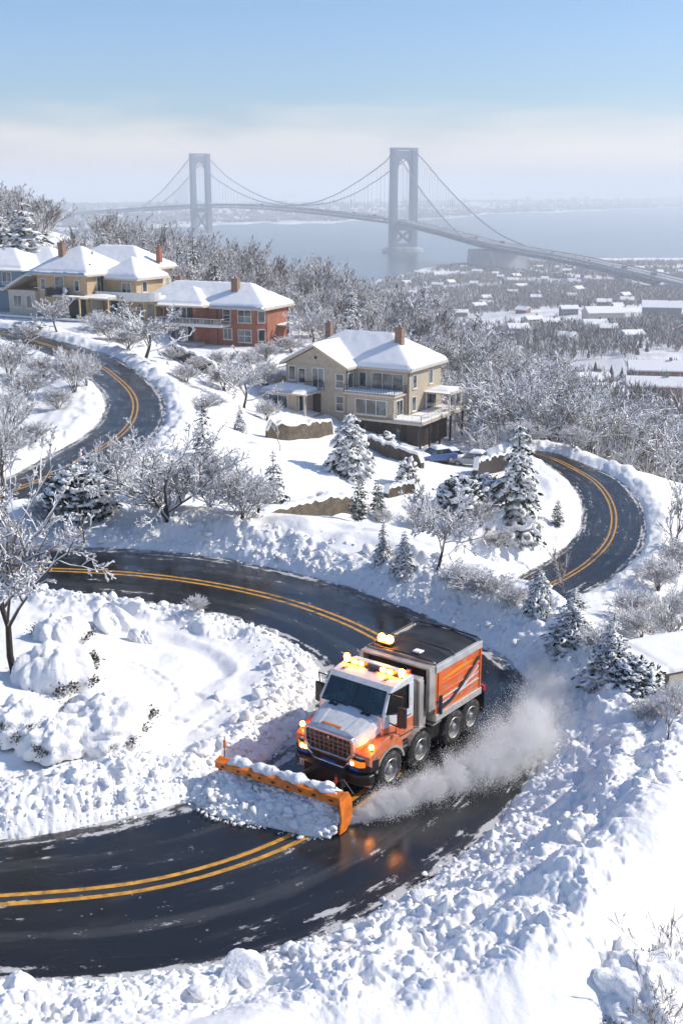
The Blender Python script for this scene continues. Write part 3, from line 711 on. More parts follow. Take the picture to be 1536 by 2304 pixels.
for i, s in enumerate((21, 22)):
    proto('brown%d' % i, bare_tree('bare_tree', s, mats=('bark', 'limb', 'brown_twig'), limbs=9, sub=(7, 7, 4), trunk=.2, spread=.62, up=.55, twig_r=.0026, r0=.018, wig=.14))
proto('hero', bare_tree('bare_tree', 5, mats=('bark', 'limb', 'frost'), limbs=12, sub=(8, 7, 5), trunk=.30, spread=.95, up=.25, twig_r=.0026, r0=.0145, wig=.17, droop=.1))
proto('spread', bare_tree('bare_tree', 33, mats=('bark', 'limb', 'frost'), limbs=14, sub=(10, 8, 5), trunk=.10, spread=1.1, up=.32, twig_r=.0032, r0=.034, wig=.15, ratio=(.62, .5, .36)))
proto('laden', bare_tree('bare_tree', 35, mats=('bark', 'twig', 'frost'), limbs=12, sub=(7, 7, 5), trunk=.22, spread=1.05, up=.25, twig_r=.0055, r0=.022, wig=.16))
for i, s in enumerate((41, 42, 43)):
    proto('shrub%d' % i, bare_tree('frosted_shrub', s, mats=('bark', 'twig', 'frost'), stems=8, limbs=6, sub=(7, 6), trunk=.3, spread=.8, up=.35, twig_r=.0052, r0=.018, wig=.15, ratio=(.6, .5, .4)))
proto('twigs', bare_tree('leafless_shrub', 52, mats=('bark', 'brown_twig', 'brown_twig'), stems=11, limbs=5, sub=(5, 4), trunk=.45, spread=.5, up=.45, twig_r=.0022, r0=.011, wig=.1, ratio=(.6, .5, .4), lean=.22))
proto('sparse', bare_tree('bare_tree', 51, mats=('bark', 'limb', 'brown_twig'), limbs=6, sub=(4, 3), trunk=.4, spread=.6, up=.5, twig_r=.004, r0=.014))
for i, s in enumerate((61, 62, 63)):
    proto('spruce%d' % i, spruce('snowy_spruce', s, width=.48, whorls=17, per=10, snow=.9, droop=.45))
proto('slim', spruce('snowy_spruce', 64, width=.42, whorls=15, per=8, snow=.5, droop=.25, fr=12))
proto('dense', spruce('snowy_spruce', 65, width=.74, whorls=14, per=15, snow=.97, droop=.28, shape=.62, fr=14, thick=1.15))
proto('young', spruce('young_spruce', 66, width=.52, whorls=13, per=9, snow=.22, droop=.12, needle='green_needles'))
proto('cedar', spruce('evergreen_column', 67, width=.40, whorls=13, per=10, snow=.12, droop=-.5, needle='green_needles', shape=.45, fr=20))
for i, s in enumerate((71, 72)):
    proto('ebush%d' % i, bush('snowy_bush', s, w=1.45, n=230, lump=.125, snow=.88, flat=.5, leafy=12))
proto('lbush', mound('snowy_bush', 73, 1.7, 17))
proto('lbush2', mound('snowy_bush', 74, 2.2, 14))
proto('ball', bush('snowy_bush', 75, w=1.05, n=60, lump=.2, snow=.55, needle='leaves', leafy=16))

def set_tree(o, k, p, h, label, cat, group, wide, rng):
    o.location = (float(p[0]), float(p[1]), float(p[2]) - .02*h); o.rotation_euler = (0, 0, rng.uniform(0, 6.28)); o.scale = (h*wide, h*wide, h)
    o['label'] = label; o['category'] = cat
    if group: o['group'] = group
    elif 'group' in o: del o['group']
    return o
TR = random.Random(7)
def plant(k, p, h, label, cat, group=None, wide=1., rz=None):
    q = PROTO[k]
    if not q[1]: q[1] = True; o = q[0]
    else: o = copy_tree(q[0])
    set_tree(o, k, p, h, label, cat, group, wide, TR)
    if rz is not None: o.rotation_euler = (0, 0, rz)
    return o
BARE = {'hero', 'spread', 'laden', 'wood1', 'wood2', 'wood3', 'wood4', 'shrub0', 'shrub1', 'shrub2', 'brown1', 'sparse'}
def at(k, px, py, hpx, label, cat, group=None, wide=1., rz=None):
    if k in BARE: hpx *= .9
    p = hit(px, py); d = proj(p)[2]; dep = math.atan2(-p[2], math.hypot(p[0], p[1]))
    return plant(k, p, hpx*d/FPX/max(.6, math.cos(dep)), label, cat, group, wide, rz)
def atd(k, px, d, ytop, label, cat, group=None, wide=1.):
    x = (px-768)/FPX*d; y = d*(CT + .05*ST)
    for _ in range(3):
        z = H(x, y); y = (d + ST*z)/CT
    zt = ray(px, ytop)*(y/ray(px, ytop)[1])
    return plant(k, (x, y, z), max(2., zt[2]-z), label, cat, group, wide)
ST_, BT, BU = 'spruce', 'tree', 'bush'
# ---- conifers one can point to
at('dense', 785, 1068, 145, 'broad dense spruce thickly coated in snow below the beige gabled house', ST_)
at('spruce0', 1160, 1185, 255, 'tall snow laden spruce on the inside of the lower bend', ST_, wide=1.05)
at('slim', 458, 1038, 160, 'slender open spruce beside the apex of the winding road', ST_)
at('spruce1', 540, 970, 62, 'small snow covered conical spruce left of the beige house wall', ST_, wide=1.1)
at('young', 616, 1132, 125, 'young green spruce with little snow standing alone on the white slope', ST_)
atd('spruce2', 790, 168, 634, 'big snowy spruce rising just behind the beige gabled house roof', ST_, wide=1.0)
atd('spruce0', 66, 190, 438, 'huge drooping snow spruce left above the blue house', ST_, wide=1.8)
atd('spruce1', 14, 194, 462, 'dark half snowy spruce at the left edge above the blue house', ST_, wide=1.7)
atd('slim', 4, 222, 412, 'dark spruce on the hilltop at the left edge of the photo', ST_, wide=1.1)
atd('spruce2', 238, 195, 508, 'snow white spruce peeking over the tan house roof', ST_, wide=1.2)
atd('spruce1', 272, 193, 522, 'smaller spruce beside the snow white one behind the tan roof', ST_, wide=1.2)
atd('slim', 326, 194, 520, 'narrow dark spruce between the tan house and the woodland', ST_)
atd('slim', 438, 192, 520, 'tallest dark spruce of the clump behind the brick house', ST_, wide=1.1)
atd('spruce2', 424, 190, 555, 'snowy spruce at the front of the clump behind the brick house', ST_, wide=1.1)
atd('slim', 403, 195, 530, 'left spruce of the clump behind the brick house', ST_)
atd('slim', 486, 193, 550, 'right spruce of the clump behind the brick house', ST_)
at('spruce1', 862, 1262, 92, 'upright spruce behind the snow bank in the lower garden', ST_)
at('spruce2', 908, 1290, 96, 'wide snowy spruce touching the snow bank of the upper road', ST_, wide=1.35)
at('cedar', 806, 1172, 105, 'left dark green evergreen column at the end of the stone wall', 'evergreen')
at('cedar', 849, 1166, 92, 'right yellowish green evergreen column at the end of the stone wall', 'evergreen')
at('dense', 1212, 1375, 98, 'blunt white spruce above the lower road behind the snow bank', ST_, wide=.85)
at('spruce1', 1285, 1452, 135, 'snow buried spruce leaning over the outer snow bank', ST_, wide=1.75)
at('spruce0', 1372, 1530, 150, 'second snow buried spruce further down the outer bank', ST_, wide=1.7)
at('ebush0', 1425, 1555, 75, 'low snow buried evergreen beside the beige building', BU)
at('cedar', 1252, 1185, 62, 'small snowy cedar beside the inner kerb of the lower bend', ST_, wide=1.1)
at('slim', 1464, 1035, 85, 'dark spruce beyond the top of the lower road', ST_, wide=1.1)
at('spruce1', 1500, 1065, 82, 'dark snowy spruce at the right edge beyond the lower road', ST_, wide=1.1)
# ---- evergreen and snowy bushes
at('ebush0', 182, 1162, 112, 'wide evergreen bush under heavy snow beyond the upper road', BU, wide=.95)
at('ebush1', 1040, 1156, 85, 'rounded evergreen bush under snow left of the tall spruce', BU, wide=.95)
at('ebush0', 1090, 1130, 62, 'snow covered bush beside the dark retaining wall', BU)
at('ball', 870, 1010, 36, 'round clipped bush on the terrace below the beige house deck', BU, wide=1.1)
at('ball', 916, 1090, 58, 'clipped brown bush wearing a cap of snow by the parking area', BU, wide=.75)
at('lbush', 130, 1535, 92, 'olive leaved bush under snow beside the bare tree inside the bend', BU)
at('lbush2', 240, 1648, 84, 'large bush buried in a smooth hump of snow inside the bend', BU)
at('lbush', 45, 1640, 72, 'bush smothered in snow at the left edge inside the bend', BU)
at('lbush2', 120, 1672, 62, 'low brown leaved bush poking out of the hump of snow', BU)
at('lbush', 140, 1440, 64, 'snowy dark leaved bush behind the bare tree inside the bend', BU)
# ---- bare trees one can point to
at('hero', 36, 1512, 540, 'bare snow lined tree rising from the mound inside the bend', BT, wide=1.0)
at('hero', 18, 1172, 350, 'tall frosted tree at the left edge beyond the upper road', BT, wide=.7)
at('spread', 378, 1178, 212, 'broad bare tree with a yellowish trunk spreading above the snow bank', BT, wide=1.05)
at('wood1', 262, 1140, 165, 'frosted tree between the snowy evergreen bush and the broad bare tree', BT, wide=.95)
at('shrub0', 545, 1180, 130, 'frosted many stemmed shrub right of the broad bare tree', BT, wide=1.1)
at('shrub1', 470, 1140, 120, 'frosted shrub directly behind the broad bare tree', BT, wide=1.1)
at('laden', 326, 808, 132, 'white laden tree in front of the left corner of the brick house', BT, wide=1.25)
at('laden', 130, 748, 88, 'small white laden tree in front of the tan house', BT, wide=1.0)
at('laden', 549, 918, 128, 'white laden tree left of the beige house on the slope', BT, wide=1.05)
at('shrub2', 165, 885, 98, 'frosted shrub on the verge inside the winding road', BT, wide=.9)
at('shrub0', 195, 872, 80, 'smaller frosted shrub at the kerb of the winding road', BT, wide=.8)
at('laden', 982, 1280, 190, 'white laden tree in the lower garden by the snow bank', BT, wide=.85)
at('sparse', 630, 1015, 85, 'thin sapling in front of the low stone wall', BT)
at('wood2', 1508, 1245, 205, 'dark trunked frosted tree at the right edge by the lower bend', BT, wide=.95)
at('brown1', 1272, 1345, 118, 'thin brown tree standing in front of the lower road', BT, wide=.75)
at('wood3', 1500, 1452, 120, 'frosted tree above the beige building roof', BT, wide=1.15)
at('shrub1', 1425, 1400, 75, 'shaded snowy shrub on the slope above the beige building', BT, wide=1.5)
at('shrub2', 1505, 1400, 70, 'snowy shrub beside the shaded one on the right slope', BT, wide=1.5)
at('wood4', 1500, 1665, 140, 'frosted tree against the corner of the beige building', BT, wide=.7)
at('twigs', 1530, 2400, 215, 'leafless reddish shrub in the bottom right corner', BU, wide=1.2)
at('lbush2', 1425, 2262, 100, 'stony hump with dark leaves under snow at the bottom right', BU)
at('lbush', 1500, 2185, 60, 'small dark leaved tuft under snow at the lower right edge', BU)
at('ball', 62, 748, 24, 'low green clipped hedge at the kerb of the winding road', 'hedge', wide=3.2, rz=0)
at('sparse', 148, 1250, 60, 'thin twig sapling in the snow bank by the upper road', BT)
at('shrub0', 445, 1382, 42, 'little frosted twig tuft at the inner edge of the upper road', BT, wide=1.2)
at('shrub2', 1100, 1345, 60, 'frosted scrub at the foot of the upper snow bank', BT, wide=1.9)
at('shrub1', 1030, 1330, 55, 'frosted scrub behind the upper snow bank', BT, wide=1.9)
for (px, d, yt, lab) in [(1118, 150, 812, 'tall frosted tree right of the beige house deck'), (1165, 138, 835, 'second tall frosted tree right of the beige house deck'), (1215, 134, 865, 'frosted tree above the top of the lower road'),
                         (1262, 136, 905, 'smaller frosted tree above the top of the lower road'), (705, 166, 690, 'frosted tree between the brick house and the beige house')]: atd('laden', px, d, yt, lab, BT, None, 1.0)
# ---- garden shrubs, one group
GR = 'frosted shrubs and thickets of the gardens between the roads'
for (px, py, h, k, w) in [(600, 812, 40, 0, 1.7), (560, 828, 38, 1, 1.8), (655, 795, 36, 2, 1.8), (500, 828, 36, 2, 1.6), (440, 835, 32, 0, 1.8), (250, 765, 55, 1, 1.9), (220, 745, 40, 2, 2.), (290, 790, 50, 0, 1.8), (392, 812, 30, 2, 1.5), (600, 870, 55, 1, 1.6), (505, 880, 60, 0, 1.5),
                          (420, 860, 40, 1, 2), (460, 930, 42, 2, 1.6), (600, 945, 45, 0, 1.5), (520, 1120, 70, 2, 1.3), (580, 1155, 80, 0, 1.2), (330, 1130, 85, 2, 1.2), (100, 1180, 60, 1, 1.6), (60, 900, 70, 0, 1.6), (30, 960, 80, 1, 1.5), (20, 850, 80, 2, 1.4), (100, 850, 50, 0, 1.8), (80, 1000, 50, 2, 1.7),
                          (130, 920, 45, 1, 1.8), (15, 1040, 80, 0, 1.4), (670, 860, 40, 1, 1.6), (700, 760, 45, 0, 1.6), (690, 720, 45, 2, 1.5), (1080, 1190, 60, 1, 1.4), (1120, 1230, 40, 2, 1.7), (950, 1200, 70, 0, 1.2), (1180, 1230, 32, 0, 1.6), (860, 1180, 35, 1, 1.6), (1290, 1010, 50, 1, 1.6), (730, 1130, 22, 2, 1.8),
                          (1480, 1330, 70, 0, 1.5), (1525, 1290, 80, 1, 1.3), (1460, 1500, 55, 2, 1.6), (1340, 1470, 55, 0, 1.5), (1150, 1370, 45, 1, 1.8), (1440, 1440, 60, 2, 1.7), (1520, 1600, 60, 1, 1.3), (1455, 1620, 45, 0, 1.6), (1230, 970, 60, 0, 1.6), (1190, 1000, 50, 2, 1.6), (60, 770, 40, 1, 1.8)]:
    at('shrub%d' % k, px, py, h*1.05, 'frosted leafless shrub in the snow between the winding roads and houses', BU, GR, w)
# ---- the hillside woods
rng = np.random.default_rng(99)
WOOD = []
FRONT = ([-150, 0, 180, 300, 480, 640, 720, 800, 1000, 1060, 1120, 1200, 1300, 1450, 1700], [205, 203, 200, 192, 190, 196, 172, 166, 158, 132, 126, 132, 133, 133, 130])
BACK = ([-150, 0, 300, 600, 800, 1000, 1200, 1450, 1700], [300, 300, 275, 262, 250, 240, 222, 205, 200])
cand = []
for _ in range(2600):
    px = rng.uniform(-120, 1640); a = np.interp(px, *FRONT); b_ = np.interp(px, *BACK); d = math.sqrt(rng.uniform(a*a, b_*b_))
    u = (px-768)/FPX; y = d*(CT + .05*ST); x = u*d
    cand.append((x, y, px, d))
ca = np.array(cand); cz = ground(ca[:, 0], ca[:, 1]); keepi = []
for i in range(len(ca)):
    if any((ca[i, 0]-ca[j, 0])**2 + (ca[i, 1]-ca[j, 1])**2 < 3.6**2 for j in keepi): continue
    pp = proj([ca[i, 0], ca[i, 1], cz[i]])
    if 120 < pp[0] < 225 and 500 < pp[1] < 560: continue                 # the open snow slope
    keepi.append(i)
    if len(keepi) >= 285: break
for i in keepi:
    x, y, px, d = ca[i]; sz = rng.uniform(6.0, 9.2)*(.78 if px < 330 else .9 if px < 700 else 1.)
    k = rng.choice(['wood0', 'wood1', 'wood2', 'wood3', 'wood4', 'brown0', 'brown1'], p=[.17, .17, .17, .16, .13, .1, .1]) if px < 900 or rng.uniform() < .6 else 'laden'
    lab = ('leafless frosted tree in the hillside woods left behind the tan house' if px < 330 else
           'leafless frosted tree in the hillside woods behind the brick house' if px < 700 else
           'leafless frosted tree in the hillside woods behind the beige house' if px < 1060 else
           'leafless frosted tree in the woods right beyond the beige house')
    plant(k, (x, y, cz[i]), sz, lab, BT, 'bare trees of the hillside woods, ' + ('left' if px < 330 else 'middle left' if px < 700 else 'middle right' if px < 1060 else 'right'), rng.uniform(1.05, 1.4))

# ---------------------------------------------------------------- thickets nobody could count
def brush(name, pts, hs, nb, mats, wid=.03, spread=.55, seed=1, trunk=True, pick=None):
    """many little leafless trees in one sheet of fine blades: trunk, then twigs fanning up and out"""
    rng = np.random.default_rng(seed); n = len(pts); pts = np.asarray(pts); hs = np.asarray(hs)
    a = rng.uniform(0, 6.283, (n, nb)); t = rng.uniform(.05, .75, (n, nb)); out = rng.uniform(.1, 1, (n, nb))*spread
    base = pts[:, None] + np.stack([np.cos(a)*out*t*.5, np.sin(a)*out*t*.5, t*.75], -1)*hs[:, None, None]
    tip = pts[:, None] + np.stack([np.cos(a)*out*(.35+t*.75), np.sin(a)*out*(.35+t*.75), np.minimum(1., t + rng.uniform(.15, .42, (n, nb)))*(1-.35*out**2)], -1)*hs[:, None, None]
    tip += rng.normal(0, .05, tip.shape)*hs[:, None, None]
    d = nrm(tip-base); sd = nrm(np.cross(d, rng.normal(0, 1, d.shape)))*(wid*hs[:, None, None]*rng.uniform(.6, 1.4, (n, nb, 1)))
    mid = base*.5+tip*.5
    v = np.stack([base, mid+sd, tip, mid-sd], 2).reshape(-1, 3); q = np.arange(len(v)).reshape(-1, 4)
    mi = np.zeros(len(q), int) if pick is None else np.repeat(pick, nb)
    tv, tq = tubes(pts, pts + np.stack([0*hs, 0*hs, hs*.7], 1), hs*.022, hs*.008, 3)
    v2 = np.vstack([v, tv]); q2 = np.vstack([q, tq+len(v)]); mi = np.concatenate([mi, np.zeros(len(tq), int)])
    return tag(big_mesh(name, v2, q2, mats, None, False, mi), kind='stuff')
ui = [i for i in range(len(ca))][:2600]
UX = ca[:, 0] + rng.normal(0, 1., len(ca)); UY = ca[:, 1] + rng.normal(0, 1., len(ca)); UZ = ground(UX, UY)
pp = proj(np.stack([UX, UY, UZ], 1)); ok = ~((pp[:, 0] > 118) & (pp[:, 0] < 225) & (pp[:, 1] > 495) & (pp[:, 1] < 560))
brush('woodland_thicket', np.stack([UX, UY, UZ], 1)[ok], rng.uniform(2.0, 4.8, len(ca))[ok], 54, ['twig', 'brown_twig'], wid=.011, spread=.95, seed=3, pick=rng.choice([0, 0, 0, 1], ok.sum()))
# ================================================================ houses
def siding(name, col, step=.22, dark=.75, rough=.75):
    m = mat(name, col, rough, noise=(2.5, .12)); b = BS(m); base = b.inputs['Base Color'].links[0].from_socket
    tc = N(m, 'TexCoord'); sx = N(m, 'SeparateXYZ'); L(m, tc.outputs['Object'], sx.inputs[0])
    f = math_node(m, 'FRACT', math_node(m, 'DIVIDE', sx.outputs['Z'], step)); k = ramp_node(m, f, .80, .97)
    L(m, mixc(m, k, base, tuple(c*dark for c in col)), b.inputs['Base Color'])
    bp = N(m, 'Bump'); bp.inputs['Strength'].default_value = .6; bp.inputs['Distance'].default_value = .02; L(m, math_node(m, 'SUBTRACT', 1., k), bp.inputs['Height']); L(m, bp.outputs['Normal'], b.inputs['Normal'])
    return m
siding('beige_wall', (.43, .365, .28)); siding('tan_wall', (.48, .35, .21), .3, .88); siding('blue_wall', (.17, .24, .31)); siding('cream_wall', (.52, .47, .38), .25, .85)
siding('shed_wall', (.50, .44, .34), 3.1, .7)
m = mat('brick', (.30, .10, .055), .85); b = BS(m)
bt = N(m, 'TexBrick'); bt.inputs['Scale'].default_value = 3.2; bt.inputs['Color1'].default_value = (.33, .105, .055, 1); bt.inputs['Color2'].default_value = (.25, .08, .045, 1); bt.inputs['Mortar'].default_value = (.30, .20, .15, 1)
bt.inputs['Mortar Size'].default_value = .012
tc = N(m, 'TexCoord'); sx = N(m, 'SeparateXYZ'); L(m, tc.outputs['Object'], sx.inputs[0]); cx = N(m, 'CombineXYZ')
L(m, math_node(m, 'ADD', sx.outputs['X'], sx.outputs['Y']), cx.inputs[0]); L(m, sx.outputs['Z'], cx.inputs[1]); L(m, cx.outputs[0], bt.inputs['Vector'])
nz = N(m, 'TexNoise'); nz.inputs['Scale'].default_value = .9; nz.inputs['Detail'].default_value = 5; L(m, tc.outputs['Object'], nz.inputs['Vector'])
L(m, mixc(m, ramp_node(m, nz.outputs['Fac'], .4, .75), bt.outputs['Color'], (.36, .15, .085)), b.inputs['Base Color'])
m = mat('stone_wall', (.11, .082, .052), .9, noise=(1.5, .5), bump=(7, .8, .08))
b = BS(m); vo = N(m, 'TexVoronoi', feature='DISTANCE_TO_EDGE'); vo.inputs['Scale'].default_value = 3.2; tc = N(m, 'TexCoord'); L(m, tc.outputs['Object'], vo.inputs['Vector'])
base = b.inputs['Base Color'].links[0].from_socket
L(m, mixc(m, ramp_node(m, vo.outputs['Distance'], .0, .09), (.05, .045, .04), base), b.inputs['Base Color'])
mat('white_trim', (.70, .68, .63), .5, noise=(3, .08)); mat('beige_trim', (.52, .44, .34), .55, noise=(3, .08)); mat('dark_wood', (.028, .018, .015), .7, noise=(3, .3)); mat('dark_metal', (.03, .032, .035), .45)
mat('concrete', (.36, .34, .31), .85, noise=(2, .2), bump=(10, .3, .02)); mat('dark_room', (.012, .014, .016), .6)
m = mat('window_glass', (.035, .055, .07), .06, spec=.8)
b = BS(m); nz = N(m, 'TexNoise'); nz.inputs['Scale'].default_value = .7; nz.inputs['Detail'].default_value = 2; tc = N(m, 'TexCoord'); L(m, tc.outputs['Object'], nz.inputs['Vector'])
L(m, mixc(m, ramp_node(m, nz.outputs['Fac'], .45, .6), (.020, .030, .038), (.10, .135, .155)), b.inputs['Base Color'])
mat('roof_snow', SNOW, .8, spec=.2, bump=(1.3, .35, .12))
mat('shingle', (.11, .10, .095), .85, noise=(4, .3))
mat('terracotta', (.25, .155, .11), .85, noise=(3, .25), bump=(9, .5, .03))

class House:
    def __init__(s, name, label, p, rz, cat='house', group=None):
        s.r = thing(name, label, cat, p, rz, group); s.n = 0
    def walls(s, boxes, material, name='wall'):
        mb = MB()
        for b_ in boxes: mb.bx(*b_)
        return mb.build(name, material, s.r)
    def win(s, face, pl, u, z, w, h, nx=1, nz=1, trim='white_trim', name='window', sill=True):
        """face 'f': on the plane y=pl looking to -y, u along x; 'r': plane x=pl looking to +x, u along y; 'l': plane x=pl looking to -x"""
        t = .09; fr = MB(); gl = MB()
        def bxs(mb, u0, u1, z0, z1, a, b_):
            if face == 'f': mb.bx(u0, u1, pl-b_, pl-a, z0, z1)
            elif face == 'r': mb.bx(pl+a, pl+b_, u0, u1, z0, z1)
            else: mb.bx(pl-b_, pl-a, u0, u1, z0, z1)
        e = .0015*(s.n % 9); s.n += 1
        bxs(fr, u-t, u, z-t, z+h+t, -.03, .085+e); bxs(fr, u+w, u+w+t, z-t, z+h+t, -.03, .085+e)
        bxs(fr, u, u+w, z+h, z+h+t, -.03, .08+e); bxs(fr, u, u+w, z-t, z, -.03, .08+e)
        for i in range(1, nx): bxs(fr, u+w*i/nx-.035, u+w*i/nx+.035, z, z+h, -.02, .07+e)
        for i in range(1, nz): bxs(fr, u, u+w, z+h*i/nz-.03, z+h*i/nz+.03, -.02, .066+e)
        o = fr.build(name, trim, s.r)
        bxs(gl, u, u+w, z, z+h, -.02, .035); gl.build('pane', 'window_glass', o)
        if sill:
            sl = MB(); bxs(sl, u-.16, u+w+.16, z-t-.07, z-t-.002, -.03, .17); sl.build('sill', trim, o)
        return o
    def roof(s, patches, thick=.32, trim='beige_trim', name='roof', step=.3, fall=.17):
        """patches: (x0, x1, y0, y1, z0, slope, kind[, cap]); kinds hip, gx (ridge along x), gy (ridge along y), flat"""
        xs = np.unique(np.round(np.concatenate([np.linspace(p[0], p[1], max(3, int((p[1]-p[0])/step))) for p in patches]), 3))
        ys = np.unique(np.round(np.concatenate([np.linspace(p[2], p[3], max(3, int((p[3]-p[2])/step))) for p in patches]), 3))
        X, Y = np.meshgrid(xs, ys, indexing='ij'); hh = np.full(X.shape, -99.); ed = np.zeros(X.shape)
        cx = (xs[:-1]+xs[1:])/2; cy = (ys[:-1]+ys[1:])/2; CX, CY = np.meshgrid(cx, cy, indexing='ij'); cell = np.zeros(CX.shape, bool)
        for p in patches:
            x0, x1, y0, y1, z0, sl, kind = p[:7]; cap = p[7] if len(p) > 7 else 99
            ins = (X >= x0-1e-4) & (X <= x1+1e-4) & (Y >= y0-1e-4) & (Y <= y1+1e-4)
            dx = np.minimum(X-x0, x1-X); dy = np.minimum(Y-y0, y1-Y); e = np.minimum(dx, dy)
            q = {'hip': e, 'gx': dy, 'gy': dx, 'flat': e*0, 'sl': X-x0, 'sr': x1-X, 'sb': y1-Y, 'sf': Y-y0}[kind]
            k = z0 + np.minimum(q*sl, cap)
            hh = np.where(ins & (k > hh), k, hh); ed = np.where(ins, np.maximum(ed, e), ed)
            cell |= (CX > x0) & (CX < x1) & (CY > y0) & (CY < y1)
        T = hh + thick*np.clip(ed/.38, 0, 1)**.5 + .02 + (fbm(X*.8+s.r.location.x, Y*.8, 7, 3)-.5)*.12*np.clip(ed/.5, 0, 1)
        T = np.where(hh > -50, T, 0)
        hh = np.where(hh > -50, hh, 0)
        def shell(top, bot, nm, mt, par, smooth):
            n0, n1 = X.shape; vt = np.stack([X, Y, top], -1).reshape(-1, 3); vb = np.stack([X, Y, bot], -1).reshape(-1, 3)
            f = []; idx = lambda i, j: i*n1+j; o = len(vt)
            for i in range(n0-1):
                for j in range(n1-1):
                    if not cell[i, j]: continue
                    f.append((idx(i, j), idx(i+1, j), idx(i+1, j+1), idx(i, j+1))); f.append((o+idx(i, j), o+idx(i, j+1), o+idx(i+1, j+1), o+idx(i+1, j)))
                    for (di, dj, a, b_) in ((-1, 0, (i, j), (i, j+1)), (1, 0, (i+1, j+1), (i+1, j)), (0, -1, (i+1, j), (i, j)), (0, 1, (i, j+1), (i+1, j+1))):
                        ii, jj = i+di, j+dj
                        if not (0 <= ii < n0-1 and 0 <= jj < n1-1) or not cell[ii, jj]:
                            f.append((idx(*b_), idx(*a), o+idx(*a), o+idx(*b_)))
            v = np.vstack([vt, vb]); used = np.unique(np.array(f)); mp = np.full(len(v), -1); mp[used] = np.arange(len(used))
            return big_mesh(nm, v[used], mp[np.array(f)], mt, par, smooth)
        r = shell(hh, hh-fall, name, trim, s.r, False)
        sn = shell(T, hh+.004, 'roof_snow', 'roof_snow', r, True)
        return r
    def chimney(s, x, y, z0, z1, w=.8, d=.7, material='terracotta'):
        mb = MB(); mb.bx(x-w/2, x+w/2, y-d/2, y+d/2, z0, z1); mb.bx(x-w/2-.07, x+w/2+.07, y-d/2-.07, y+d/2+.07, z1+.001, z1+.14)
        mb.bx(x-.16, x+.16, y-.13, y+.13, z1+.14, z1+.42)
        o = mb.build('chimney', material, s.r, bevel=.02)
        sn = MB(); sn.bx(x-w/2, x-.18, y-d/2, y+d/2, z1+.142, z1+.27); sn.bx(x-.14, x+.14, y-.11, y+.11, z1+.422, z1+.5); sn.build('chimney_snow', 'tree_snow', o, bevel=.05)
    def each(s, name, boxes, material, parent=None):
        for b_ in boxes: mb = MB(); mb.bx(*b_); mb.build(name, material, parent or s.r)
    def vent(s, x, y, z):
        mb = MB(); mb.cyl((x, y, z-.3), (x, y, z+.35), .1); mb.cyl((x, y, z+.35), (x, y, z+.47), .17, .10); mb.build('roof_vent', 'shingle', s.r)
    def slab(s, name, boxes, material, bevel=0, parent=None):
        mb = MB()
        for b_ in boxes: mb.bx(*b_)
        return mb.build(name, material, parent or s.r, bevel=bevel)
    def rail(s, pts, h=1., material='dark_metal', bars=.35, top=None, name='railing', solid=None):
        mb = MB()
        for a, b_ in zip(pts[:-1], pts[1:]):
            a = np.array(a, float); b_ = np.array(b_, float); n = max(2, int(np.linalg.norm(b_-a)/bars)); up = np.array([0, 0, h])
            mb.cyl(a+up, b_+up, .045, n=6, mi=0); mb.cyl(a+up*.12, b_+up*.12, .03, n=6, mi=0)
            for i in range(n+1): q = a+(b_-a)*i/n; mb.cyl(q, q+up, .05 if i in (0, n) else .018, n=5, mi=0)
        return mb.build(name, material, s.r)

# ---------------------------------------------------------------- beige gabled house
z0 = -25.9
h = House('beige_house', 'beige two storey house with a snowy gabled roof, dark wooden deck base and porch', (7.94, 136.25, z0), R(-30))
h.walls([(-15.8, -7.2, -2.2, 9, -2.5, 5.6), (-7.199, 0, 0, 9, -2.8, 5.6)], 'beige_wall')
mb = MB(); mb.prism([(-15.8, 5.55), (-7.2, 5.55), (-11.5, 7.78)], 'y', -2.2, 1.); mb.build('gable', 'beige_wall', h.r)
mb = MB(); mb.cyl((-11.5, -2.24, 6.5), (-11.5, -2.15, 6.5), .2, n=14); mb.build('gable_vent', 'dark_room', h.r)
h.roof([(-16.4, -6.6, -2.9, 6, 5.55, .52, 'gy', 2.5), (-16.4, .7, -.7, 9.7, 5.55, .66, 'hip', 3.5)], fall=.2)
h.roof([(-20.6, -15.85, 1, 9, 3.4, .45, 'hip', 1.3)], name='annex_roof'); h.slab('annex_wall', [(-20, -15.82, 1.6, 8.5, -2.5, 3.4)], 'beige_wall')
h.chimney(-2.9, 3.2, 6.4, 10.0, .95, .8); h.chimney(-14.6, 6.2, 6.2, 9.6, .8, .7)
# lower storey bump and balcony above it
h.slab('bay', [(-6.9, -.5, -2.7, -.001, -.35, 2.55)], 'beige_wall'); h.slab('balcony_floor', [(-7.19, -.2, -3.1, -.002, 2.56, 2.78)], 'beige_trim')
h.slab('balcony_snow', [(-7.1, -.3, -3.0, -.7, 2.784, 2.98)], 'tree_snow', .07); h.rail([(-7.1, -3.0, 2.78), (-.3, -3.0, 2.78), (-.3, -.1, 2.78)], .95)
h.win('f', 0, -4.9, 3.0, 4.2, 1.9, 3, 1); h.win('f', -2.7, -5.6, .35, 4.1, 1.7, 3, 1); h.win('r', -.5, -2.1, .35, 1.5, 1.7, 2, 1)
h.win('f', 0, -6.6, 3.1, .9, 1.7); h.win('r', -7.2, -1.9, 3.1, 1.2, 1.7)
h.win('f', -2.2, -15.3, 3.6, .85, 1.6); h.win('f', -2.2, -13.9, 3.3, .9, 1.7); h.win('f', -2.2, -11.9, 2.9, 1.5, 2.3, 2, 1, name='balcony_door'); h.win('f', -2.2, -8.6, 3.1, 1.0, 1.6, 1, 2); h.win('f', -2.2, -8.6, .3, 1.0, 1.7, 1, 2)
h.rail([(-12.5, -3.0, 2.75), (-9.9, -3.0, 2.75)], .9)
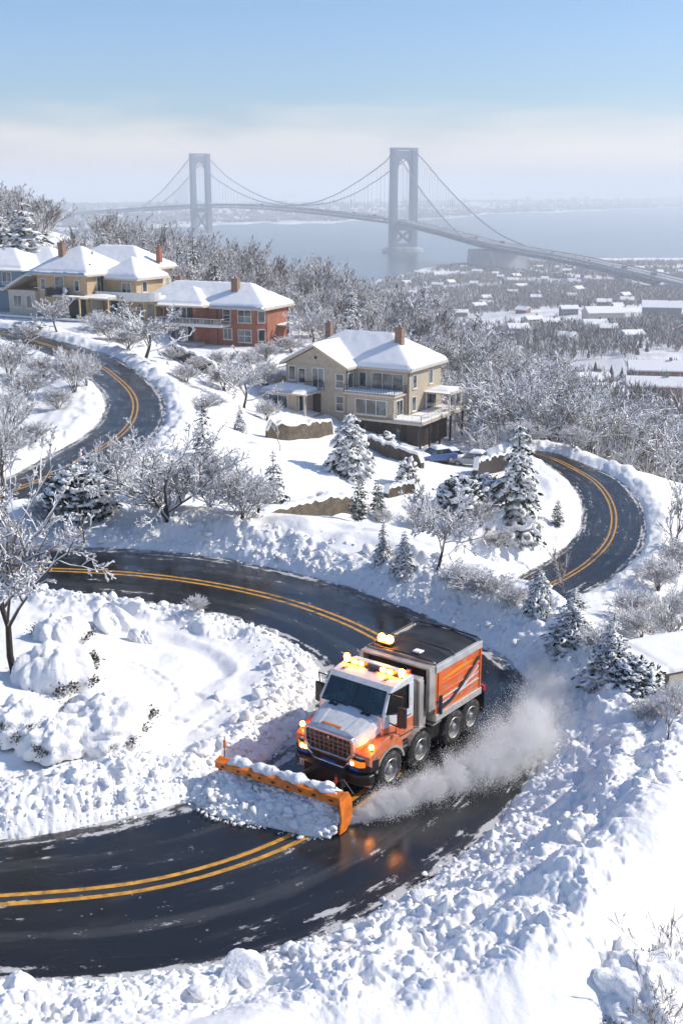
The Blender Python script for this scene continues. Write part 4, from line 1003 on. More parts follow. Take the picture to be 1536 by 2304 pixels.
h.win('r', 0, 1.2, 3.2, .8, 1.5); h.win('r', 0, 5.6, 3.2, .8, 1.6); h.win('r', 0, 1.0, .5, .9, 1.6); h.win('f', -2.2, -7.9+.6, .2, .001+.0, .001) if False else None
# entrance porch at the left
h.roof([(-17.2, -10.6, -6.1, -2.21, 2.55, .34, 'hip', .8)], name='porch_roof', thick=.3); h.slab('porch_wall', [(-16.6, -12.3, -5.4, -2.21, -1.2, 2.5)], 'beige_wall')
h.win('f', -5.4, -16.2, .6, 2.6, 1.5, 2); h.win('r', -12.3, -4.9, .3, 1.7, 2.0, 2); h.slab('porch_post', [(-11.1, -10.9, -5.7, -5.5, -1.2, 2.5)], 'beige_trim')
h.slab('front_door', [(-11.9, -10.8, -2.28, -2.205, -.2, 2.1)], 'dark_wood')
h.each('porch_step', [(-12.2, -10.2, -5.4, -2.3, -1.6, -.25), (-12.0, -10.4, -5.9, -5.401, -1.6, -.6), (-12.0, -10.4, -6.4, -5.901, -1.6, -.95)], 'concrete')
# deck on its dark base, canopy at the right
h.slab('deck_base', [(-6.9, 2.6, -2.6, -.003, -3.2, -.36), (.004, 2.6, 0, 5.5, -3.2, -.36)], 'dark_wood'); h.slab('deck_floor', [(-6.95, 3.4, -3.3, -.004, -.35, -.08), (.006, 3.4, 0, 9, -.35, -.08)], 'beige_trim')
h.slab('deck_snow', [(-.4, 3.3, -3.2, -.3, -.079, .17), (.1, 3.3, -.301, 8.9, -.079, .16)], 'tree_snow', .07)
h.each('deck_post', [(x-.1, x+.1, y-.1, y+.1, -3.6, -.351) for x, y in ((3.2, -3.1), (3.2, -.6), (3.2, 2.2), (3.2, 5.2), (3.2, 8.7), (.8, -3.15), (-2., -3.15))], 'dark_wood')
h.rail([(-.3, -3.2, -.08), (3.3, -3.2, -.08), (3.3, 8.9, -.08)], .95, 'beige_trim', .9)
h.each('basement_window', [(-4.9, -4.3, -2.66, -2.6, -2.0, -.9), (-.2, .3, -2.66, -2.6, -2.4, -1.0)], 'window_glass')
h.roof([(.05, 3.6, 4.2, 8.2, 2.35, .12, 'hip', .2)], name='canopy_roof', thick=.3)
h.each('canopy_post', [(x-.08, x+.08, y-.08, y+.08, -.07, 2.3) for x, y in ((3.3, 4.5), (3.3, 6.2), (3.3, 7.9), (.2, 4.5))], 'white_trim'); h.slab('patio_door', [(.002, .05, 4.8, 7.6, -.05, 2.1)], 'window_glass')
for (x, y) in ((0.06, -.06), (-7.14, -2.26)): mb = MB(); mb.cyl((x, y, -.3), (x, y, 5.4), .06, n=6); mb.build('downpipe', 'dark_metal', h.r)

# ---------------------------------------------------------------- brick house
z0 = -20.65
h = House('brick_house', 'red brick two storey house with a snowy hipped roof and long white balcony', (-11.06, 164.7, z0), R(-24)); h.r.scale = (.925,)*3
h.walls([(-21.8, -1.3, 0, 8.6, -2, 5.15), (-1.3, 0, 1.3, 8.6, -2, 5.15)], 'brick')
mb = MB(); mb.prism([(-1.3, 0), (0, 1.3), (-1.3, 1.301)], 'z', -2, 5.15); mb.build('corner_wall', 'brick', h.r)
mb = MB(); mb.prism([(-16.9, .0), (-15.9, -1.7), (-10.9, -1.7), (-9.6, .0)], 'z', -2, 5.35); mb.build('bay', 'brick', h.r)
h.roof([(-22.9, .8, -.9, 9.5, 5.1, .62, 'hip', 3.1), (-17.6, -9.0, -2.5, 6, 5.3, .55, 'hip', 2.6)], fall=.24, thick=.36)
for (u, z, w, q, nx, nz) in ((-19.9, 2.9, 2.1, 1.7, 3, 1), (-6.9, 3.0, 1.2, 1.7, 1, 2), (-4.3, 2.9, 2.2, 1.8, 2, 2), (-6.9, .2, 1.4, 1.6, 2, 1), (-4.3, -.1, 2.2, 1.8, 2, 2)): h.win('f', 0, u, z, w, q, nx, nz)
h.win('f', -1.7, -15.5, 2.75, 3.0, 2.2, 3, 1, name='balcony_door', sill=False); h.win('f', -1.7, -15.5, -.2, 3.0, 2.3, 3, 1, name='patio_door', sill=False)
h.each('open_door', [(-12.35, -11.4, -1.76, -1.71, 2.75, 4.95), (-12.35, -11.4, -1.76, -1.71, -.2, 2.1)], 'dark_room')
for z in (2.9, .1):
    mb = MB(); o = MB(); a = np.array([-.65+.03, .65-.03]);
    for (k, w_, dd, tgt) in ((0, .62, .05, 'w'), (0, .5, .07, 'g')):
        rot = Matrix.Rotation(R(45), 3, 'Z'); (mb if tgt == 'w' else o).box((-.65, .65, z+.85), (w_*2, .1+dd*2, 1.9 if tgt == 'w' else 1.65), rot)
    q = mb.build('window', 'white_trim', h.r); o.build('pane', 'window_glass', q)
h.win('f', 0, -18.0, .2, .9, 1.6, 1, 2)
h.slab('balcony_slab', [(-16.9, -5.6, -3.0, -.01, 2.2, 2.52)], 'white_trim', .04); h.slab('balcony_snow', [(-16.8, -5.7, -2.9, -2.3, 2.523, 2.63)], 'tree_snow', .04)
h.rail([(-16.8, -.1, 2.52), (-16.8, -2.92, 2.52), (-5.7, -2.92, 2.52), (-5.7, -.1, 2.52)], .95, 'white_trim', .6)
h.slab('balcony_glass', [(-16.7, -5.8, -2.93, -2.9, 2.65, 3.35)], 'window_glass')
h.chimney(-6.0, 2.4, 5.6, 9.2, 1.1, .9); h.chimney(-18.6, 6.4, 6, 8.9, .8, .7); h.vent(-12.5, 5, 8.3); h.vent(-2.2, 6.2, 7.4)
h.slab('plinth_terrace', [(-16.9, -9.4, -3.8, -1.72, -1.8, -.22)], 'concrete'); h.roof([(.05, 2.6, 4.5, 8, 2.2, .1, 'flat')], name='side_canopy', thick=.25)
h.each('side_post', [(2.3, 2.45, 4.7, 4.85, -2, 2.1), (2.3, 2.45, 7.6, 7.75, -2, 2.1)], 'white_trim')
for x, y in ((.06, 8.5), (-8.0, -.07)): mb = MB(); mb.cyl((x, y, -1), (x, y, 5.1), .06, n=6); mb.build('downpipe', 'dark_metal', h.r)

# ---------------------------------------------------------------- tan house
z0 = -17.3
h = House('tan_house', 'large tan house with a broad snowy hipped roof, dark balcony and curved terrace', (-37.2, 171.9, z0), R(-28.5))
h.walls([(-9.6, 0, 0, 9, -2, 5.6), (.001, 6.2, 3.6, 10, -2, 5.0)], 'tan_wall')
h.roof([(-10.5, .9, -.9, 9.9, 5.55, .66, 'hip', 3.5), (-.5, 7.0, 2.8, 10.8, 4.95, .7, 'hip', 2.8), (-12, 4, 7.5, 17, 6.0, .62, 'hip', 3.2)], fall=.22, thick=.36)
h.slab('rear_wall', [(-11, 3.2, 10.01, 16.2, -2, 6)], 'cream_wall')
for (u, w_) in ((-8.8, .8), (-2.3, .8)): h.win('f', 0, u, 3.2, w_, 1.5)
h.win('f', 0, -6.0, 2.9, 1.6, 2.2, 1, 1, name='balcony_door'); h.win('r', 0, 2.2, 2.7, 1.4, 2.4, 2, name='balcony_door'); h.win('r', 0, 6.1, 3.3, .9, 1.5); h.win('f', 3.6, 3.6, 2.9, 1.6, 1.4, 2); h.win('r', 6.2, 5.0, 3.0, 1., 1.4)
h.slab('balcony_slab', [(-6.9, -3.4, -1.5, -.01, 2.3, 2.5)], 'dark_metal'); h.rail([(-6.8, -.1, 2.5), (-6.8, -1.4, 2.5), (-3.5, -1.4, 2.5), (-3.5, -.1, 2.5)], 1.0, 'dark_metal', .14)
h.slab('balcony_screen', [(-6.7, -3.6, -1.36, -1.3, 2.6, 3.4)], 'dark_room')
mb = MB(); mb.cyl((-3.2, -1.3, 3.25), (-3.2, -1.25, 3.25), .5, n=20); mb.build('satellite_dish', 'white_trim', h.r)
h.roof([(-4.0, 1.2, -3.2, -.02, 2.2, .14, 'sb', .5)], name='porch_awning', thick=.2); h.roof([(.02, 4.8, -1.2, 3.5, 2.4, .08, 'hip', .2)], name='veranda_roof', thick=.28)
h.each('porch_post', [(x-.1, x+.1, y-.1, y+.1, -2, 2.3) for x, y in ((-3.8, -3.0), (1.0, -3.0), (4.6, -1.0), (4.6, 1.5))], 'tan_wall')
h.slab('porch_doorway', [(-3.6, -.4, -.08, -.005, -1, 1.9)], 'dark_room'); h.slab('garage_door', [(.01, .09, .6, 3.2, -1, 2.1)], 'cream_wall'); h.slab('veranda_glass', [(1.4, 4.2, 3.52, 3.58, -1, 2.0)], 'window_glass')
ar = np.linspace(0, math.pi/2, 9); arc = [(5.2+5.2*math.sin(t), 3.9-2.6*math.cos(t)) for t in ar]
mb = MB(); pl_ = [(.4, 1.3)] + arc + [(10.4, 6), (.4, 6)]; mb.prism(pl_, 'z', 1.9, 2.35); o_ = [(.4, 1.3)] + arc
for a, b_ in zip(o_[:-1], o_[1:]):
    a, b_ = np.array(a), np.array(b_); d_ = (b_-a)/np.linalg.norm(b_-a); n_ = np.array([d_[1], -d_[0]])*.16
    mb.prism([tuple(a), tuple(b_), tuple(b_-n_), tuple(a-n_)], 'z', 2.351, 3.15)
mb.build('terrace', 'white_trim', h.r); h.slab('terrace_wall', [(6.25, 9.6, 3.59, 5.9, -2, 1.89)], 'tan_wall'); h.each('terrace_window', [(6.6, 7.6, 3.5, 3.585, -.6, 1.3), (8.2, 9.2, 3.5, 3.585, -.6, 1.3)], 'window_glass'); h.each('terrace_post', [(5.0, 5.2, 1.5, 1.7, -2, 1.89), (8.4, 8.6, 2.2, 2.4, -2, 1.89)], 'tan_wall')
mb = MB(); mb.prism([(.7, 1.75)] + [(x*.98+.05, y+.35) for x, y in arc] + [(10, 5.9), (.7, 5.9)], 'z', 2.353, 2.6); mb.build('terrace_snow', 'tree_snow', h.r, bevel=.06)
h.roof([(-15.6, -9.65, -1.2, 5, 2.9, .5, 'sl', 2.4)], name='side_roof', thick=.34); h.slab('side_wall', [(-15, -9.601, -.6, 4.6, -2, 2.95)], 'cream_wall')
h.win('f', -.6, -13.9, .4, 1.5, 1.7, 2); h.win('f', -.6, -11.3, .4, 1.0, 1.7)
h.chimney(-6.5, 2.4, 7, 9.8, .9, .8); h.chimney(3.6, 12.8, 6.8, 9.0, .7, .7, 'brick'); h.vent(-2.6, 4.6, 8.2); h.vent(-.6, 1.6, 6.6)
h.slab('garden_wall', [(-20, 3, -3.9, -3.6, -2.4, -.7)], 'concrete'); h.slab('garden_wall_snow', [(-20, 3, -3.98, -3.52, -.698, -.45)], 'tree_snow', .08)
h = House('blue_house', 'blue grey house with a white balcony at the left edge under a snowy roof', (-49.4, 182.0, -17.0), R(-22))
h.walls([(-11, 0, 0, 9, -2, 5.4)], 'blue_wall'); h.roof([(-12, 1, -1, 10, 5.35, .5, 'hip', 2.8), (-9, 4, 4, 14, 5.6, .5, 'hip', 3)], thick=.36, trim='white_trim')
h.win('f', 0, -3.6, 3.1, 1.6, 1.8, 2); h.win('f', 0, -7, 3.1, 1.6, 1.8, 2); h.win('f', 0, -7.6, .2, 2.4, 2.0, 3); h.win('r', 0, 1.4, 3.2, 1.2, 1.6)
h.slab('balcony_slab', [(-9.5, -.2, -2.1, -.01, 2.3, 2.6)], 'white_trim'); h.rail([(-9.4, -2.0, 2.6), (-.3, -2.0, 2.6), (-.3, -.1, 2.6)], 1., 'white_trim', .5)
h.each('balcony_post', [(-9.3, -9.1, -1.9, -1.7, -2, 2.29), (-.5, -.3, -1.9, -1.7, -2, 2.29)], 'white_trim')
h = House('white_cottage', 'small pale cottage with a chimney half hidden behind the tan and brick houses', (-25.2, 193, -19.6), R(-20))
h.walls([(-6, 0, 0, 6, -2, 3.4)], 'cream_wall'); h.roof([(-6.6, .6, -.6, 6.6, 3.35, .6, 'hip', 1.9)]); h.chimney(-2.6, 2.2, 4.4, 6.6, .8, .7); h.chimney(1.2, -.2, -2, 4.3, .7, .7, 'concrete'); h.win('f', 0, -4.4, 1.0, 1.2, 1.2)

# ---------------------------------------------------------------- beige flat building below the bank
zt = -24.2
cA = G(1501, 1511, zt); cB = G(1403, 1455, zt); cC = G(1536, 1501, zt)
rz = math.atan2(cA[1]-cB[1], cA[0]-cB[0])
h = House('beige_building', 'plain beige building with a flat snowy roof at the right edge below the bank', (cA[0], cA[1], -28.5), rz, 'building')
Lb = float(np.hypot(*(cA-cB)[:2])) + .3; top = zt + 28.5
h.walls([(-Lb, 0, 0, 5, -2, top)], 'shed_wall'); h.roof([(-Lb-.25, .25, -.25, 5.25, top, .03, 'hip', .2)], thick=.24, trim='dark_metal', fall=.12)
h.win('f', 0, -2.1, top-1.35, .5, .95, 1, 1, 'dark_metal'); h.win('f', 0, -6, top-1.35, .5, .95, 1, 1, 'dark_metal')
h.slab('downpipe', [(-.1, .06, -.09, .08, -2, top-.01)], 'dark_metal'); h.vent(-1.6, 3.0, top+.2)
h.slab('lean_to', [(.05, 3, 1.5, 5, -2, 1.6)], 'cream_wall'); h.win('f', 1.5, .6, .2, .8, 1.1, 1, 2, 'dark_metal')

# ---------------------------------------------------------------- retaining walls
def stone_wall(name, label, pts, hgt, th=.5, material='stone_wall', snow=True):
    r = thing(name, label, 'wall', pts[0]); o = np.array(pts[0]); mb = MB(); sn = MB(); rng = np.random.default_rng(len(pts)*7)
    w = spline(np.array(pts, float), 26); w[:, 2] = [H(a, b_) for a, b_ in w[:, :2]]; t = np.gradient(w, axis=0)[:, :2]; t /= np.linalg.norm(t, axis=1)[:, None]; n = np.stack([-t[:, 1], t[:, 0]], 1)
    hs = hgt*(1 + rng.normal(0, .07, len(w))); k = np.clip(np.sin(np.linspace(.0, math.pi, len(w)))*5+.45, 0, 1); hs = hs*k
    for mesh, z0_, z1_, ww in ((mb, -1.0, hs, th), (sn, hs+.003, hs+.28, th*1.15)):
        rows = []
        for i in range(len(w)):
            q = w[i] - o; a = n[i]*ww/2; za = z0_ if np.isscalar(z0_) else z0_[i]; zb = z1_[i]
            rows.append([(q[0]+a[0], q[1]+a[1], q[2]+za), (q[0]-a[0], q[1]-a[1], q[2]+za), (q[0]-a[0]*.9, q[1]-a[1]*.9, q[2]+zb), (q[0]+a[0]*.9, q[1]+a[1]*.9, q[2]+zb)])
        rows = np.array(rows); g = np.concatenate([rows, rows[:, :1]], 1); mesh.sheet(g); m_ = len(rows)-1
        mesh.add(rows[0], [(0, 1, 2, 3)]); mesh.add(rows[m_], [(3, 2, 1, 0)])
    mb.build('wall', material, r)
    if snow: sn.build('snow_cap', 'tree_snow', r, smooth=False, bevel=.1)
hp = lambda *a: [hit(x, y) for x, y in a]
stone_wall('stone_wall', 'long brown dry stone wall curving across the lower garden slope', [Cd(a, d, -20) for a, d in ((583, 70), (640, 73), (720, 76.5), (795, 80))], 1.15)
stone_wall('stone_wall', 'low brown retaining wall left below the beige house porch', hp((600, 985), (660, 990), (745, 978)), 1.5)
stone_wall('stone_wall', 'low tan wall below the dark deck ending at the parked cars', hp((830, 1008), (880, 1030), (950, 1055)), 1.2)
stone_wall('stone_wall', 'grey stone wall stepping down right of the winding road', hp((385, 800), (430, 822), (490, 852)), 1.5)
stone_wall('stone_wall', 'short dark stone wall beside the green evergreen columns', hp((868, 1120), (905, 1112), (930, 1108)), .8)
stone_wall('retaining_wall', 'dark retaining wall under the parking area beside the tall spruce', hp((1068, 1075), (1100, 1066), (1140, 1050)), 1.6, material='dark_wood')
# ================================================================ the snow plough truck
mat('truck_white', (.62, .63, .65), .28, noise=(3, .06), coat=.4); mat('truck_orange', (.72, .135, .012), .32, noise=(2.5, .14), coat=.4); mat('plow_orange', (.74, .185, .012), .45, noise=(4, .3), bump=(20, .15, .01))
mat('tyre', (.022, .022, .023), .85, noise=(9, .4), bump=(30, .4, .01)); mat('rim_steel', (.42, .42, .43), .4, metal=.6, noise=(6, .25)); mat('black_plastic', (.016, .016, .017), .5, noise=(6, .4)); mat('grille_black', (.012, .012, .013), .4)
mat('chrome', (.50, .53, .58), .22, metal=.85, noise=(5, .12)); mat('galvanised', (.42, .39, .35), .5, metal=.25, noise=(2.2, .28), bump=(12, .2, .01)); mat('alu_rail', (.60, .58, .55), .4, metal=.3, noise=(3, .15))
mat('tarp', (.022, .022, .022), .55, noise=(2.5, .5), bump=(5, .5, .03)); mat('stripe_white', (.66, .66, .67), .4); mat('stripe_dark', (.035, .04, .06), .4); mat('stripe_yellow', (.80, .33, .02), .4)
mat('amber_on', (.9, .35, .02), .3, emit=((1., .30, .025), 48)); mat('head_on', (.9, .8, .5), .2, emit=((1., .58, .12), 9)); mat('amber_dim', (.55, .14, .01), .2, emit=((1., .28, .02), .7)); mat('blue_lens', (.03, .12, .5), .12)  # the duller amber of the lenses also has a weak glow of its own
mat('seat_cloth', (.06, .06, .065), .9); mat('plate', (.6, .6, .6), .5); mat('red_lens', (.5, .03, .01), .2); mat('bare_steel', (.22, .2, .18), .45, metal=.7, noise=(6, .3))
for nm_ in ('truck_white', 'truck_orange', 'alu_rail', 'rim_steel', 'tyre'):
    m = M[nm_]; b = BS(m); base = b.inputs['Base Color'].links[0].from_socket; tc = N(m, 'TexCoord'); sx = N(m, 'SeparateXYZ'); L(m, tc.outputs['Object'], sx.inputs[0])
    n = N(m, 'TexNoise'); n.inputs['Scale'].default_value = 5; n.inputs['Detail'].default_value = 8; n.inputs['Roughness'].default_value = .7; L(m, tc.outputs['Object'], n.inputs['Vector'])
    low = ramp_node(m, sx.outputs['Z'], 2.1, .4) if nm_ not in ('rim_steel', 'tyre') else .2
    q = math_node(m, 'ADD', n.outputs['Fac'], math_node(m, 'MULTIPLY', low, .14) if not isinstance(low, float) else .0)
    k = math_node(m, 'MULTIPLY', ramp_node(m, q, .47, .76), .70); L(m, mixc(m, k, base, (.34, .32, .30)), b.inputs['Base Color'])
    L(m, math_node(m, 'ADD', math_node(m, 'MULTIPLY', k, .6), b.inputs['Roughness'].default_value, True), b.inputs['Roughness'])
m = bpy.data.materials.new('cab_glass'); m.use_nodes = True; t = m.node_tree; out = t.nodes['Material Output']; t.nodes.remove(t.nodes['Principled BSDF'])
tr = N(m, 'BsdfTransparent'); tr.inputs[0].default_value = (.62, .74, .75, 1); gl = N(m, 'BsdfGlossy'); gl.inputs['Roughness'].default_value = .03; gl.inputs['Color'].default_value = (.85, .95, 1, 1)
mx = N(m, 'MixShader'); fr = N(m, 'Fresnel'); fr.inputs[0].default_value = 1.45; L(m, math_node(m, 'ADD', fr.outputs[0], .015), mx.inputs[0]); L(m, tr.outputs[0], mx.inputs[1]); L(m, gl.outputs[0], mx.inputs[2]); L(m, mx.outputs[0], out.inputs['Surface']); M['cab_glass'] = m

TA = R(37.5); TH_ = np.array([-math.sin(TA), -math.cos(TA), 0]); TL = np.array([math.cos(TA), -math.sin(TA), 0])
TO = np.array([.293, 26.894, -14.455])
truck = thing('plow_truck', 'orange and white snow plow dump truck with lit amber beacons clearing the bend', 'truck', TO, math.atan2(TH_[1], TH_[0])); truck.scale = (.97,)*3
def tp(name, mb, mt, par=None, bevel=0, smooth=False, seg=2): return mb.build(name, mt, par or truck, smooth, bevel, seg)
def tloc(p): q = np.asarray(p)-TO; return np.array([q@TH_, q@TL, q[2]])

# chassis
mb = MB()
for y in (-.42, .42): mb.bx(-4.45, .95, y-.06, y+.06, .62, .84)
for x in (-4.35, -3.5, -2.8, -1.9, -.9, .5): mb.bx(x-.05, x+.05, -.36, .36, .64, .80)
tp('chassis', mb, 'black_plastic', bevel=.01)
for i, x in enumerate((0, -1.42, -3.08, -3.98)):
    mb = MB(); mb.cyl((x, -.95, .5), (x, .95, .5), .07); mb.cyl((x, -.16, .5), (x, .16, .5), .17, n=14); tp('axle', mb, 'black_plastic')
def wheel(x, y, s, dual=False, r=.505, rim='rim_steel'):
    """s=+1: the outer face looks to +y"""
    o = bpy.data.objects.new('wheel', None); COL.objects.link(o); o.parent = truck; o.location = (x, y, r); o.rotation_euler = (0, R(random.Random(x*7+y).uniform(0, 60)), 0)
    w = .15
    mb = MB(); mb.lathe([(.29, -w), (.44, -w*1.02), (.485, -w*.86), (r, -w*.62), (r, w*.62), (.485, w*.86), (.44, w*1.02), (.30, w), (.285, w*.55), (.285, -w*.6), (.29, -w)], (0, 0, 0), 'y', 36)
    for i in range(30):
        a = i*2*math.pi/30; c_, s_ = math.cos(a), math.sin(a)
        for yy, tw in ((-.065, .25), (.065, -.25)): mb.box((c_*(r+.002), yy, s_*(r+.002)), (.035, .115, .055), Matrix.Rotation(-a, 3, 'Y'))
    tp('tyre', mb, 'tyre', o)
    mb = MB(); k = s
    mb.lathe([(.31, k*.148), (.295, k*.16), (.28, k*.14), (.255, k*.03), (.20, k*.015), (.17, k*.06), (.11, k*.075), (.105, k*.15), (.085, k*.165), (.0, k*.168)], (0, 0, 0), 'y', 30)
    for i in range(10):
        a = i*2*math.pi/10; mb.cyl((.145*math.cos(a), k*.06, .145*math.sin(a)), (.145*math.cos(a), k*.10, .145*math.sin(a)), .014, n=6)
    tp('rim', mb, rim, o, smooth=False)
    mb = MB()
    for i in range(8):
        a = i*2*math.pi/8+.2; mb.cyl((.226*math.cos(a), k*.012, .226*math.sin(a)), (.226*math.cos(a), k*.028, .226*math.sin(a)), .026, n=10)
    tp('rim_hole', mb, 'grille_black', o)
for s in (1, -1):
    wheel(0, s*1.07, s); wheel(-1.42, s*1.05, s)
    for x in (-3.08, -3.98): wheel(x, s*1.06, s); wheel(x, s*.72, s)

# cab: a real shell with openings
CW = 1.04
mb = MB()                                                       # lower body, orange
side = [(-1.28, .98), (-.02, .98), (.10, 1.30), (.10, 1.62), (-1.28, 1.50)]
for y0, y1 in ((CW-.06, CW), (-CW, -CW+.06)): mb.prism(side, 'y', y0, y1)
tp('cab_lower', mb, 'truck_orange', bevel=.015)
mb = MB()                                                       # doors above the colour line and pillars, white
for s in (1, -1):
    ya, yb = (CW-.062, CW+.002) if s > 0 else (-CW-.002, -CW+.062)
    mb.prism([(-1.28, 1.502), (.10, 1.622), (.08, 1.96), (-.04, 1.96), (-.62, 1.80), (-1.28, 1.80)], 'y', ya, yb)
    mb.prism([(-1.28, 1.80), (-1.06, 1.80), (-1.06, 2.5), (-1.28, 2.5)], 'y', ya, yb)     # b pillar
    n0 = np.array([.06, s*(CW-.03), 1.95]); n1 = np.array([-.27, s*(CW-.10), 2.5]); mb.cyl(n0, n1, .055, .05, n=8)
mb.bx(-1.28, -1.22, -CW+.06, CW-.06, 1.0, 2.52)
mb.prism([(-.02, 1.30), (.10, 1.30), (.10, 1.95), (-.02, 1.95)], 'y', -CW+.063, CW-.063)
tp('cab_shell', mb, 'truck_white', bevel=.015)
mb = MB(); mb.prism([(-1.32, 2.46), (-.30, 2.46), (-.22, 2.50), (-.40, 2.61), (-.7, 2.66), (-1.22, 2.70), (-1.32, 2.62)], 'y', -CW+.02, CW-.02); tp('cab_roof', mb, 'truck_white', bevel=.055, seg=4)
mb = MB(); mb.bx(-1.2, .0, -.95, .95, 1.0, 1.06); mb.bx(-.12, .02, -.95, .95, 1.6, 1.86); tp('dashboard', mb, 'grille_black')
for y in (-.5, .5):
    mb = MB(); mb.bx(-1.0, -.55, y-.26, y+.26, 1.25, 1.5); mb.box((-1.02, y, 1.85), (.16, .52, .72), Matrix.Rotation(R(-8), 3, 'Y')); mb.bx(-1.12, -1.0, y-.14, y+.14, 2.2, 2.4); tp('seat', mb, 'seat_cloth', bevel=.05)
mb = MB(); pts = [(-.32+.05*math.cos(a), .5+.21*math.cos(a), 1.9+.19*math.sin(a)) for a in np.linspace(0, 2*math.pi, 19)]; mb.tube(pts, .02, 6); mb.cyl((-.32, .5, 1.9), (-.12, .5, 1.8), .025, n=6); tp('steering_wheel', mb, 'black_plastic')
mb = MB(); w0, w1 = CW-.09, CW-.15
mb.add([(.065, -w0, 1.955), (.065, w0, 1.955), (-.245, w1, 2.485), (-.245, -w1, 2.485), (.055, -w0, 1.95), (.055, w0, 1.95), (-.255, w1, 2.48), (-.255, -w1, 2.48)], [(0, 1, 2, 3), (7, 6, 5, 4), (0, 4, 5, 1), (1, 5, 6, 2), (2, 6, 7, 3), (3, 7, 4, 0)])
ws = tp('windscreen', mb, 'cab_glass')
mb = MB(); c_ = [np.array(q) for q in ((.075, -w0-.02, 1.94), (.075, w0+.02, 1.94), (-.25, w1+.02, 2.50), (-.25, -w1-.02, 2.50))]
for i in range(4): mb.cyl(c_[i], c_[(i+1) % 4], .022, n=6)
mb.cyl((.07, 0, 1.95), (-.243, 0, 2.485), .012, n=6); tp('windscreen_seal', mb, 'grille_black', ws)
for y0, y1 in ((.75, .1), (-.1, -.75)):
    mb = MB(); mb.cyl((.10, y0, 1.965), (.085, y1, 2.02), .014, n=6); tp('wiper', mb, 'grille_black', ws)
for s in (1, -1):
    y = s*(CW-.045); mb = MB(); mb.prism([(-.02, 1.94), (-.60, 1.80), (-1.06, 1.80), (-1.06, 2.47), (-.34, 2.47)], 'y', y-.006, y+.006); g_ = tp('side_window', mb, 'cab_glass')
    mb = MB(); ys = s*(CW-.02)
    for a, b_ in (((.0, 1.95), (-.60, 1.80)), ((-.60, 1.80), (-1.06, 1.80)), ((-1.06, 1.80), (-1.06, 2.47))): mb.cyl((a[0], ys, a[1]), (b_[0], ys, b_[1]), .022, n=6)
    tp('window_seal', mb, 'grille_black', g_)
    mb = MB(); mb.bx(-1.12, -.92, s*CW-.012, s*(CW+.03), 1.60, 1.65); mb.cyl((-.6, s*CW, 1.22), (-.6, s*(CW+.025), 1.22), .04, n=12); tp('door_handle', mb, 'chrome', bevel=.008)
    mb = MB(); mb.prism([(-.52, 1.0), (-.50, 1.0), (-.46, 1.58), (-.48, 1.58)], 'y', s*CW-.004, s*(CW+.004)); mb.prism([(-.50, 1.16), (-1.26, 1.13), (-1.26, 1.10), (-.50, 1.13)], 'y', s*CW-.004, s*(CW+.004)); tp('door_seam', mb, 'grille_black')
    # mirrors
    mb = MB(); my = s*(CW+.30)
    mb.bx(-.36, -.24, my-.13, my+.13, 1.62, 2.17); mr = tp('mirror', mb, 'black_plastic', bevel=.03)
    mb = MB(); mb.tube([(-.22, s*(CW-.08), 2.48), (-.28, my+.02*s, 2.46), (-.30, my, 2.16)], .018, 6); tp('mirror_arm', mb, 'grille_black', mr); mb = MB(); mb.tube([(-.16, s*CW, 1.72), (-.28, my, 1.60)], .018, 6); tp('mirror_arm', mb, 'grille_black', mr)
    # orange lower flank with stripes, step and arch
    mb = MB(); mb.prism([(-.5, 1.36), (.10, 1.50), (.10, 1.44), (-.5, 1.31)], 'y', s*CW-.003, s*(CW+.005)); tp('flank_stripe', mb, 'stripe_dark')
    mb = MB(); mb.bx(-1.15, -.56, s*.74, s*1.10, .60, .95); tp('step_box', mb, 'black_plastic', bevel=.04); mb = MB(); mb.bx(-1.12, -.58, s*1.02, s*1.13, .80, .84); tp('step_tread', mb, 'chrome')
    mb = MB(); n = 12; rr = .60; ang = np.linspace(R(15), R(165), n)
    g = [[(0 + rr*math.cos(a), y_, .50 + rr*math.sin(a)) for y_ in (s*.80, s*1.22)] for a in ang] ; mb.sheet(g); g2 = [[(rr*1.0*math.cos(a), s*1.22, .50 + rr*math.sin(a)), ((rr+.07)*math.cos(a), s*1.215, .50 + (rr+.07)*math.sin(a))] for a in ang]; mb.sheet(g2); tp('arch_trim', mb, 'galvanised')
    mb = MB()
    prof = [(.62, .78), (.72, .86), (.95, .92), (.98, 1.18), (.60, 1.40), (.05, 1.56), (-.42, 1.48), (-.58, 1.1), (-.60, .78)]
    arc = [(rr*1.06*math.cos(a), .50 + rr*1.06*math.sin(a)) for a in np.linspace(R(150), R(28), 10)]
    poly = [(.57, .80), (.74, .84), (.92, .98), (.90, 1.20), (.55, 1.34), (.30, 1.42), (.05, 1.47), (-.15, 1.42), (-.38, 1.32), (-.56, 1.08), (-.585, .85)] + arc
    mb.prism(poly, 'y', s*.76, s*1.2); tp('fender', mb, 'truck_orange', bevel=.05, seg=3)
